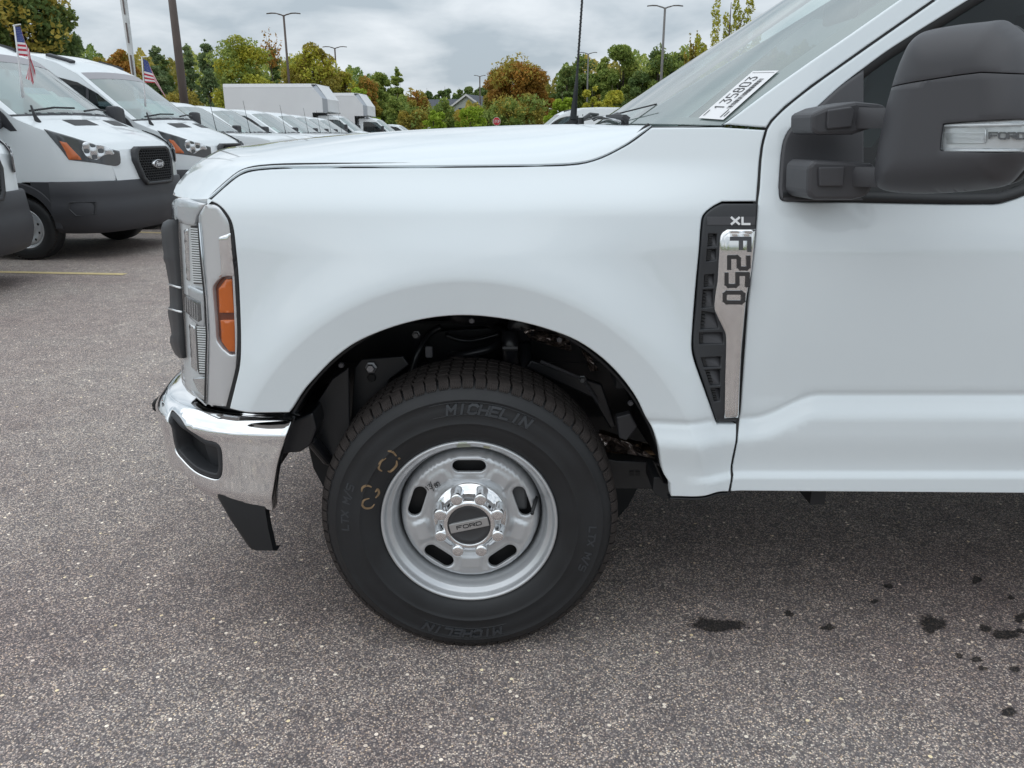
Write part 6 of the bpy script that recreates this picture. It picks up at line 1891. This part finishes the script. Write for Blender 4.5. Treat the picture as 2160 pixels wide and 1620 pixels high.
p = at(812, 262, 60.0); box_truck((p[0] - 1.0, 62.0, 0), R(-3), 4.5, 2.9, 'small distant grey-white box truck at the end of the row')
for px, Y, lab in ((840, 58, 'distant white pickup at the right end of the vehicle row'), (934, 74, 'distant white pickup whose roof just shows above the hood')):
    o = copy_tree(PK); p = at(px, 262, Y); put(o, (p[0] + 1.3, Y, R(-4))); tag(o, lab, 'pickup truck', 'distant white pickups')

# ================================================================== lamp posts, mast, sign, house
BRONZE = mat('bronze_pole', (.085, .062, .052), .5, var=.1, vscale=3); GREYPOLE = mat('weathered_grey_pole', (.16, .155, .15), .6, var=.1, vscale=3)
def lamp_post(px, py, D, label, arms=2, r=.10, m=BRONZE, span=1.15, ang=0.0, head=True):
    d = ray(px, py); t = D/d[1]; x, z = d[0]*t, EYE + d[2]*t
    V = empty('lamp_post', (x, D, 0), ang, label, 'lamp post', 'lamp posts of the parking lot')
    mb = MB(); mb.tube([(0, 0, 0), (0, 0, z*.5), (0, 0, z - .05)], [r, r*.9, r*.72], 12); mb.lathe([(0,0)], seg=3) if False else None
    o = mb.build('pole', m, smooth=True); o.parent = V
    mb = MB(); mb.box((0, 0, .35), (.28, .28, .35), ch=.03); o = mb.build('concrete_base', mat('concrete', (.32, .31, .29), .85, var=.1)); o.parent = V
    for k in range(arms):
        s = 1 if k == 0 else -1
        mb = MB(); mb.tube([(0, 0, z - .12), (s*.16, 0, z - .04), (s*.40, 0, z + .02)], .045, 8)
        o = mb.build('arm', m); o.parent = V
        mb = MB(); 
        P = [(s*.36, z + .0, .05), (s*.55, z + .05, .15), (s*.85, z + .06, .17), (s*span, z + .03, .12), (s*(span + .04), z + .02, .05)]
        mb.grid([[(x_, w_*math.cos(a), z_ + .05*math.sin(a)*(1 if math.sin(a) > 0 else .45)) for a in np.linspace(0, 2*math.pi, 13)[:-1]] for x_, z_, w_ in P], cv=True)
        o = mb.build('lamp_head', m, smooth=True); o.parent = V
    return V
lamp_post(598, 30, 60, 'tall bronze twin lamp post behind the long box truck')
lamp_post(706, 100, 83, 'smaller bronze twin lamp post above the long box truck')
lamp_post(126, 62, 69, 'twin lamp post left, between the dark tree and the pines')
lamp_post(1403, 14, 57, 'twin lamp post close to the windshield of the foreground pickup', m=GREYPOLE)
lamp_post(1241, 112, 90, 'grey lamp post half hidden by the trees right of the antenna', m=GREYPOLE, arms=2, span=.9)
lamp_post(1012, 160, 122, 'distant lamp post above the house roof', r=.12, span=.6)
p = at(373, 195, 25)
lamp_post(340, -190, 25, 'thick brown lamp post running out of the top of the picture', r=.13)
V = empty('white_mast', tuple(at(281, 150, 26) * np.array((1, 1, 0))), label='white slotted mast with dark streaks, left of the brown lamp post', cat='mast')
mb = MB(); x0 = V.location.x
G = []
for z, w_ in ((0, .07), (3.2, .075), (4.2, .10), (6.4, .125), (9, .13)):
    G.append([(w_*math.cos(a), w_*math.sin(a)*.7, z) for a in np.linspace(0, 2*math.pi, 9)[:-1]])
mb.grid(G, cv=True); o = mb.build('mast_tube', mat('mast_white', (.62, .64, .64), .5, var=.12, vscale=5)); o.parent = V
mb = MB()
for z in (3.4, 4.3, 5.1, 5.9): mb.box((.02, -.075, z), (.016, .03, .28))
o = mb.build('mast_slot', mat('mast_brown', (.16, .13, .12), .7)); o.parent = V
SIGNRED = mat('sign_red', (.52, .025, .035), .4)
D = 72; c = at(1047.5, 256, D)
V = empty('stop_sign', (c[0], D, 0), label='red octagonal stop sign seen over the hood', cat='road sign')
mb = MB(); oc = [(.36*math.cos(R(22.5 + 45*k)), 0, c[2] + .36*math.sin(R(22.5 + 45*k))) for k in range(8)]
mb.poly(oc, (0, .01, 0)); o = mb.build('sign_plate', [mat('sign_white', (.8, .8, .8), .4)]); o.parent = V
mb = MB(); mb.poly([(p_[0]*.93, -.012, c[2] + (p_[2] - c[2])*.93) for p_ in oc], (0, .008, 0)); q = mb.build('sign_face', SIGNRED); q.parent = o
mb = MB(); stroke_text(mb, 'STOP', .22, .115, .035, lambda u, v, d: (u, -.014 - d, c[2] + v), 1.35, .002); q = mb.build('sign_lettering', FWHITE); q.parent = o
mb = MB(); mb.box((0, .03, c[2]/2 + .1), (.03, .015, c[2]/2 + .1)); o = mb.build('sign_post', SATIN); o.parent = V
# house with a gable roof behind the trees
D = 132; hx0 = at(985, 212, D)
V = empty('gabled_house', (hx0[0], D, 0), R(-18), 'pale gabled house with dark roof between the distant trees', 'house')
sc_ = 1.0; ridge = 7.4; ev_ = 5.2
mb = MB(); mb.poly([(-3.2, 0, 0), (3.2, 0, 0), (3.2, 0, ev_), (0, 0, ridge - .25), (-3.2, 0, ev_)], (0, 9, 0)); mb.box((-8, 5, 2.6), (4.9, 3.4, 2.6)); o = mb.build('wall', mat('pale_siding', (.50, .52, .50), .7, var=.05)); o.parent = V
ROOF = mat('slate_shingles', (.075, .082, .10), .8, var=.2, vscale=3)
mb = MB(); mb.poly([(-3.6, -.4, ev_ - .2), (0, -.4, ridge), (3.6, -.4, ev_ - .2), (3.6, -.4, ev_ - .38), (0, -.4, ridge - .2), (-3.6, -.4, ev_ - .38)], (0, 9.8, 0))
mb.poly([(-13, 1.2, 5.1), (-13, 5, 6.9), (-13, 8.8, 5.1)], (12, 0, 0)); o = mb.build('roof', ROOF); o.parent = V
mb = MB(); mb.poly([(-3.65, -.44, ev_ - .15), (0, -.44, ridge + .06), (3.65, -.44, ev_ - .15), (3.65, -.44, ev_ - .45), (0, -.44, ridge - .26), (-3.65, -.44, ev_ - .45)], (0, .03, 0)); q = mb.build('gable_trim', FWHITE); q.parent = o
for x in (-.9, .9):
    mb = MB(); mb.box((x, -.02, 4.6), (.55, .04, .75)); q = mb.build('window', mat('house_window', (.08, .10, .12), .1)); q.parent = V
# ================================================================== trees
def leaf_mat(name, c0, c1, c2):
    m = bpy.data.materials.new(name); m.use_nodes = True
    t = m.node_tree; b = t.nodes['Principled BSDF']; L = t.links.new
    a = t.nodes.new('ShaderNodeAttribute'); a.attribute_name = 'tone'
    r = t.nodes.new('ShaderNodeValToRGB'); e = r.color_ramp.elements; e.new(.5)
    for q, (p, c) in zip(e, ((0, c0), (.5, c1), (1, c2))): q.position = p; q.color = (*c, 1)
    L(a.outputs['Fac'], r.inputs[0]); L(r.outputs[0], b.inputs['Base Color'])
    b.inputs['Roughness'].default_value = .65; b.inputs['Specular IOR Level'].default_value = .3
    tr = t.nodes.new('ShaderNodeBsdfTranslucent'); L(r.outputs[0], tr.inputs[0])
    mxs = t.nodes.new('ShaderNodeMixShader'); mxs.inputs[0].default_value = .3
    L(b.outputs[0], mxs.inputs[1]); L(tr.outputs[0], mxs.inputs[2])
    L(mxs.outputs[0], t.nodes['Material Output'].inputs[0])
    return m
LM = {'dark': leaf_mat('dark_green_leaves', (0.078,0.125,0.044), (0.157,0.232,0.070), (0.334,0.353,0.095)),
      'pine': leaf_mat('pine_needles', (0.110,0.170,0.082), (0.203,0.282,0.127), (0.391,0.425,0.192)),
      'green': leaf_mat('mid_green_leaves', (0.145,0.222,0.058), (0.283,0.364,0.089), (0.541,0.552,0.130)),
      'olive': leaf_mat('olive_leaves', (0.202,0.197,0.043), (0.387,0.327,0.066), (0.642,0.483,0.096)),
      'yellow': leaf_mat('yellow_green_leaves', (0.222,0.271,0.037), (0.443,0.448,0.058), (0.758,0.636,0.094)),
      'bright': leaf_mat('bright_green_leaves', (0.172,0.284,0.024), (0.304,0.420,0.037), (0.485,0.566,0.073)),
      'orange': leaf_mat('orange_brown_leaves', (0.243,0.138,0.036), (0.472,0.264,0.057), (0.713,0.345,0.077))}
BARK = mat('bark', (.085, .065, .052), .9, var=.25, vscale=6)
def leaves(C, size, rng, tone, name, m, parent=None, up=0.35, **k):
    """C: n leaf centres; every leaf is a small folded diamond with a random attitude"""
    n = len(C)
    a = rng.normal(size=(n, 3)); a[:, 2] += up; a /= np.linalg.norm(a, axis=1, keepdims=True)
    b = np.cross(a, rng.normal(size=(n, 3))); b /= np.linalg.norm(b, axis=1, keepdims=True) + 1e-9
    c = np.cross(a, b)
    s = size*rng.uniform(.55, 1.35, n)[:, None]
    V = np.stack((C - b*s*.6, C - c*s*.33 + a*s*.08, C + b*s*.6, C + c*s*.33 + a*s*.08), 1).reshape(-1, 3)
    me = bpy.data.meshes.new(name)
    me.vertices.add(4*n); me.vertices.foreach_set('co', V.ravel())
    me.loops.add(4*n); me.loops.foreach_set('vertex_index', np.arange(4*n))
    me.polygons.add(n); me.polygons.foreach_set('loop_start', np.arange(n)*4)
    me.update()
    at_ = me.attributes.new('tone', 'FLOAT', 'POINT'); at_.data.foreach_set('value', np.repeat(np.clip(tone, 0, 1), 4).astype(np.float32))
    return link(name, me, m, parent, smooth=False, **k)
def crown_points(kind, n, hw, z0, z1, rng):
    H = z1 - z0
    if kind == 'pine':
        nt_ = int(64)
        lev = rng.uniform(0, 1, nt_)**.85
        cz = z0 + lev*H*.97
        rad = hw*(1.06 - lev)**.85*rng.uniform(.2, 1.05, nt_) + .12
        ang = rng.uniform(0, 2*math.pi, nt_)
        cc = np.stack((rad*np.cos(ang), rad*np.sin(ang), cz + rng.normal(0, .1, nt_)), 1)
        cr_ = hw*rng.uniform(.26, .50, nt_)*(1.15 - .65*lev)
        cc = np.vstack((cc, np.stack((np.zeros(8), np.zeros(8), z0 + H*np.linspace(.55, 1, 8)), 1))); cr_ = np.concatenate((cr_, hw*np.linspace(.30, .08, 8)))
        flat = .55
    elif kind == 'column':
        nb_, pb_ = 6, 15
        br = np.repeat(np.arange(nb_), pb_); tt_ = np.tile(np.linspace(.05, 1, pb_), nb_)
        bx = np.array([-.85, -.45, -.05, .30, .62, .95])[br]*hw; by = rng.normal(0, .35*hw, nb_)[br]
        topk = np.array([.62, .95, .78, 1.0, .90, .70])[br]
        cc = np.stack((bx*(.30 + .70*tt_) + rng.normal(0, .05*hw, len(br)), by*tt_, z0 + H*tt_*topk), 1)
        cr_ = hw*rng.uniform(.15, .26, len(br))*(1.35 - .85*tt_); flat = 1.6
    else:
        nt_ = 34 if kind == 'broad' else 24
        u = rng.normal(size=(nt_, 3)); u /= np.linalg.norm(u, axis=1, keepdims=True)
        rr = rng.uniform(.25, .86, nt_)**.6
        cz = (z0 + z1)/2
        cc = np.stack((u[:, 0]*rr*hw, u[:, 1]*rr*hw, cz + u[:, 2]*rr*H*.48), 1)
        low = (cz - cc[:, 2])/(H*.5); cc[:, :2] *= (1 - .12*np.clip(low, 0, 1))[:, None]; cc[:, :2] *= (1 - .25*np.clip(-low, 0, 1))[:, None]
        cr_ = hw*rng.uniform(.20, .40, nt_); flat = .85
    w_ = cr_**1.7; pick = rng.choice(len(cc), n, p=w_/w_.sum())
    d = rng.normal(size=(n, 3)); d /= np.linalg.norm(d, axis=1, keepdims=True)
    rad = cr_[pick]*rng.uniform(.25, 1.0, n)**.45
    P = cc[pick] + d*rad[:, None]*np.array((1, 1, flat))
    clump = rng.uniform(0, 1, len(cc))
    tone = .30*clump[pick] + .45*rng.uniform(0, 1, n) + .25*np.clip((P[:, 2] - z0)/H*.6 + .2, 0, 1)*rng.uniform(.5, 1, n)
    return P, np.clip(tone, 0, 1), cc, cr_
TCOUNT = 0
def tree(px, top, hwpx, D, kind, colour, label, bottom=None, dens=1.0, mixc=None, group='trees beyond the parking lot', name=None, lsz=1.0):
    global TCOUNT
    TCOUNT += 1
    rng = np.random.default_rng(100 + TCOUNT)
    d = ray(px, top); t = D/d[1]; x, zt = d[0]*t, EYE + d[2]*t
    dep = D*CP
    hw = hwpx*dep/FPX
    z0 = zt*(.16 if kind != 'pine' else .22) if bottom is None else bottom
    T = empty(name or {'pine': 'pine_tree', 'column': 'young_tree', 'bush': 'shrub'}.get(kind, 'leafy_tree'), (x, D, 0), label=label, cat='shrub' if kind == 'bush' else 'tree', group=group)
    npx = 2*hwpx*(zt - z0)*FPX/dep
    n = int(np.clip(npx*.50*dens, 500, 14000))
    P, tone, cc, cr_ = crown_points(kind, n, hw, z0, zt, rng)
    size = max(.085, dep*.0025)*(1.25 if kind != 'column' else 1.1)*lsz
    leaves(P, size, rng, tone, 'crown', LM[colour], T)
    if mixc:
        k_ = int(n*.25); P2, t2, *_ = crown_points(kind, k_, hw, z0 + (zt-z0)*.25, zt, rng)
        leaves(P2, size, rng, t2, 'crown', LM[mixc], T)
    mb = MB(); r0 = max(.06, hw*.06)
    mb.tube([(0, 0, -.05), (.02*hw, 0, z0*.7), (.03*hw, .02*hw, (z0 + zt)*.5), (0, 0, zt*.92)], [r0*1.3, r0, r0*.6, r0*.15], 7)
    for i in rng.choice(len(cc), min(9, len(cc)), replace=False):
        q = cc[i]; zs = z0*.8 + (q[2] - z0*.8)*.45
        mb.tube([(0, 0, zs), (q[0]*.5, q[1]*.5, zs + (q[2]-zs)*.6), tuple(q)], [r0*.45, r0*.28, r0*.08], 5)
    o = mb.build('trunk', BARK, smooth=True); o.parent = T
    return T
A_ = 'trees beyond the parking lot'
tree(10, -130, 112, 38, 'broad', 'dark', 'big dark green tree in the top left corner', dens=3.0, mixc='olive', bottom=1.5, lsz=1.9)
tree(100, 60, 38, 44, 'broad', 'yellow', 'yellow-green tree at the right foot of the big dark tree', mixc='orange', bottom=2.0)
tree(158, 74, 34, 82, 'pine', 'pine', 'blue-green tree right of the left lamp post', dens=1.5)
tree(205, 92, 34, 86, 'broad', 'olive', 'olive brown tree left of the white mast, taller one'); tree(245, 98, 42, 80, 'broad', 'orange', 'rusty brown tree just left of the white mast', mixc='olive')
tree(285, 128, 32, 84, 'broad', 'orange', 'low rusty tree behind the white mast', mixc='olive')
tree(325, 98, 36, 78, 'pine', 'pine', 'dark pine between the mast and the thick brown post', dens=1.3); tree(345, 118, 26, 88, 'pine', 'dark', 'slim dark pine touching the thick brown post')
tree(392, 93, 30, 80, 'pine', 'pine', 'open-crowned pine right of the thick brown post', dens=.7); tree(432, 85, 34, 80, 'pine', 'pine', 'tall thin-crowned pine left of the yellow-green maple', dens=.75)
tree(380, 172, 62, 70, 'bush', 'olive', 'low olive shrub at the foot of the thick brown post', bottom=0.2, group='shrubs at the edge of the wood')
tree(505, 68, 66, 62, 'broad', 'yellow', 'large yellow-green maple above the left end of the long box truck', mixc='green', dens=1.3)
tree(565, 62, 22, 66, 'column', 'orange', 'sparse orange twigs sticking out right of the yellow-green maple', dens=.35, bottom=6.5)
tree(575, 100, 24, 96, 'pine', 'dark', 'small dark pine top left of the tall twin lamp post', dens=1.4)
tree(590, 165, 40, 64, 'broad', 'olive', 'olive tree behind the foot of the tall twin lamp post')
tree(655, 84, 56, 74, 'broad', 'olive', 'broad olive tree between the two bronze lamp posts', mixc='yellow', dens=1.2); tree(620, 108, 40, 80, 'broad', 'olive', 'olive tree just right of the tall bronze lamp post', mixc='green')
tree(725, 142, 34, 84, 'broad', 'olive', 'olive tree right of the smaller bronze lamp post', mixc='yellow'); tree(765, 152, 34, 84, 'broad', 'olive', 'rounded olive tree over the second box truck', mixc='orange')
tree(752, 180, 30, 62, 'bush', 'bright', 'bright green shrub top peeping over the second box truck', bottom=2.5, group='shrubs at the edge of the wood')
tree(800, 150, 34, 90, 'broad', 'green', 'green tree with pointed top right above the box trucks', dens=1.6); tree(836, 142, 24, 88, 'pine', 'green', 'spire-topped green tree, tallest right of the box trucks', dens=1.8, bottom=1.5)
tree(838, 186, 34, 80, 'broad', 'green', 'mid green tree under the spire-topped one'); tree(878, 178, 26, 86, 'broad', 'orange', 'small orange-gold tree at the left end of the far ridge', mixc='olive')
tree(870, 210, 34, 70, 'broad', 'olive', 'dull olive tree right of the box trucks', mixc='green', bottom=.5); tree(912, 218, 26, 66, 'bush', 'bright', 'bright green shrub left of the house', bottom=.3, group='shrubs at the edge of the wood')
tree(792, 232, 14, 58, 'bush', 'bright', 'small bright shrub touching the second box truck', bottom=.3, group='shrubs at the edge of the wood')
for i, (px, tp, h) in enumerate(((900, 176, 24), (938, 172, 26), (968, 174, 20), (995, 178, 26), (1022, 168, 28))):
    tree(px, tp, h, 190, 'broad', 'dark', ['dark tree of the far ridge, leftmost, above the orange-gold tree', 'rounded dark ridge tree left above the house roof', 'narrow dark ridge tree straight above the house', 'dark ridge tree right above the gable', 'dark ridge tree beside the distant lamp post'][i], bottom=2, dens=1.6, group='dark trees on the far ridge')
tree(930, 205, 34, 100, 'broad', 'green', 'green tree half covering the left end of the house roof', bottom=1.0); tree(1022, 212, 26, 96, 'broad', 'green', 'green tree right against the gable', bottom=1.0)
tree(992, 214, 30, 66, 'bush', 'bright', 'bright yellow-green sapling in front of the gabled house', bottom=.3, group='shrubs at the edge of the wood')
tree(1092, 122, 62, 92, 'broad', 'orange', 'large orange-brown tree in the middle of the tree line', mixc='olive', dens=1.5, bottom=3.5); tree(1048, 138, 32, 94, 'broad', 'olive', 'olive tree at the left shoulder of the large orange-brown tree', mixc='orange')
tree(1140, 140, 30, 94, 'broad', 'orange', 'reddish tree at the right shoulder of the large orange-brown tree')
tree(1068, 198, 44, 78, 'broad', 'green', 'mid green tree behind the stop sign', bottom=.6, mixc='olive'); tree(1118, 192, 40, 80, 'broad', 'olive', 'green olive tree right of the stop sign', bottom=.6, mixc='green'); tree(1030, 222, 30, 76, 'broad', 'green', 'low green tree left of the stop sign', bottom=.4)
tree(1186, 182, 34, 66, 'bush', 'bright', 'bright green shrub just left of the antenna', bottom=.3, dens=1.3, group='shrubs at the edge of the wood')
tree(1195, 128, 34, 98, 'broad', 'dark', 'dark green tree left of the antenna', bottom=2, dens=1.4); tree(1232, 112, 40, 100, 'broad', 'green', 'green tree behind the grey lamp post', bottom=2, dens=1.3, mixc='dark')
tree(1316, 82, 48, 96, 'broad', 'green', 'tall double-topped green tree right of the antenna', bottom=2, dens=1.6); tree(1275, 102, 34, 98, 'broad', 'green', 'green tree left of the tall double-topped tree', bottom=2, dens=1.3)
tree(1352, 130, 36, 92, 'broad', 'dark', 'dark tree between the tall green tree and the grey twin lamp post', bottom=1.5, dens=1.4); tree(1392, 92, 34, 92, 'broad', 'green', 'green tree around the grey twin lamp post', bottom=2, dens=1.3, mixc='dark')
tree(1438, 86, 44, 94, 'broad', 'dark', 'dark green tree right of the grey twin lamp post, beside the windshield', bottom=2, dens=1.5, mixc='green'); tree(1500, 90, 50, 96, 'broad', 'green', 'green tree seen through the upper windshield', bottom=2)
tree(1250, 172, 26, 62, 'bush', 'yellow', 'yellow-green shrub right behind the antenna', bottom=.3, group='shrubs at the edge of the wood'); tree(1292, 166, 38, 60, 'bush', 'yellow', 'golden green shrub at the foot of the windshield', bottom=.3, dens=1.2, group='shrubs at the edge of the wood')
tree(1545, -28, 62, 34, 'column', 'yellow', 'young columnar tree with upright branches showing over the windshield edge', bottom=2.2, dens=3.2)
tree(1465, 66, 18, 36, 'column', 'olive', 'thin twiggy sapling left of the columnar tree', bottom=3.2, dens=1.6)
# the wood behind reads as one mass
rng = np.random.default_rng(5)
n = 150000
pxw = rng.uniform(-300, 2500, n); dd_ = rng.uniform(102, 126, n)
tops = np.interp(pxw, [-300, 60, 150, 300, 460, 560, 700, 800, 850, 880, 1010, 1040, 1150, 1180, 1300, 1500, 1700, 2500], [100, 100, 98, 122, 116, 116, 132, 168, 196, 226, 230, 195, 172, 140, 126, 110, 100, 100])
tops = tops + 9*np.sin(pxw*.055) + 7*np.sin(pxw*.13 + 1) + 5*np.sin(pxw*.31)
xx = (pxw - 1080)/FPX*dd_*CP
zt_ = EYE + dd_*np.tan(np.arctan((810 - tops)/FPX) - PITCH)
zq = zt_*rng.uniform(0, 1, n)**.75
tn = np.clip(.45 + .3*np.sin(pxw*.047) + rng.normal(0, .22, n), 0, 1)
sel = np.sin(pxw*.021 + .6) + .6*np.sin(pxw*.083) > .15
for mk, cname in ((sel, 'olive'), (~sel, 'green')):
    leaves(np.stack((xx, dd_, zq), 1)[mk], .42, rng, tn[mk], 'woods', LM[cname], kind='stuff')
rng = np.random.default_rng(6)
n = 9000
xx = rng.uniform(-50, 40, n); dd_ = rng.uniform(74, 90, n); zq = (1.7 + .5*np.sin(xx*.6) + .5*np.sin(xx*1.3))*rng.uniform(0, 1, n)
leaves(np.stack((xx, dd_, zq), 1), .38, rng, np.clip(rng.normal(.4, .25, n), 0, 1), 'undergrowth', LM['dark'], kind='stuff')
# the wood that closes the lot behind the viewer: seen only as the dark horizon in chrome and paint
rng = np.random.default_rng(8)
n = 14000
an_ = rng.uniform(math.pi*.98, math.pi*2.02, n); rd = rng.uniform(82, 100, n)
zq = (5.5 + 1.6*np.sin(an_*17) + 1.4*np.sin(an_*41))*rng.uniform(0, 1, n)
leaves(np.stack((rd*np.cos(an_), rd*np.sin(an_), zq), 1), .95, rng, np.clip(rng.normal(.5, .25, n), 0, 1), 'woods', LM['green'], kind='stuff')
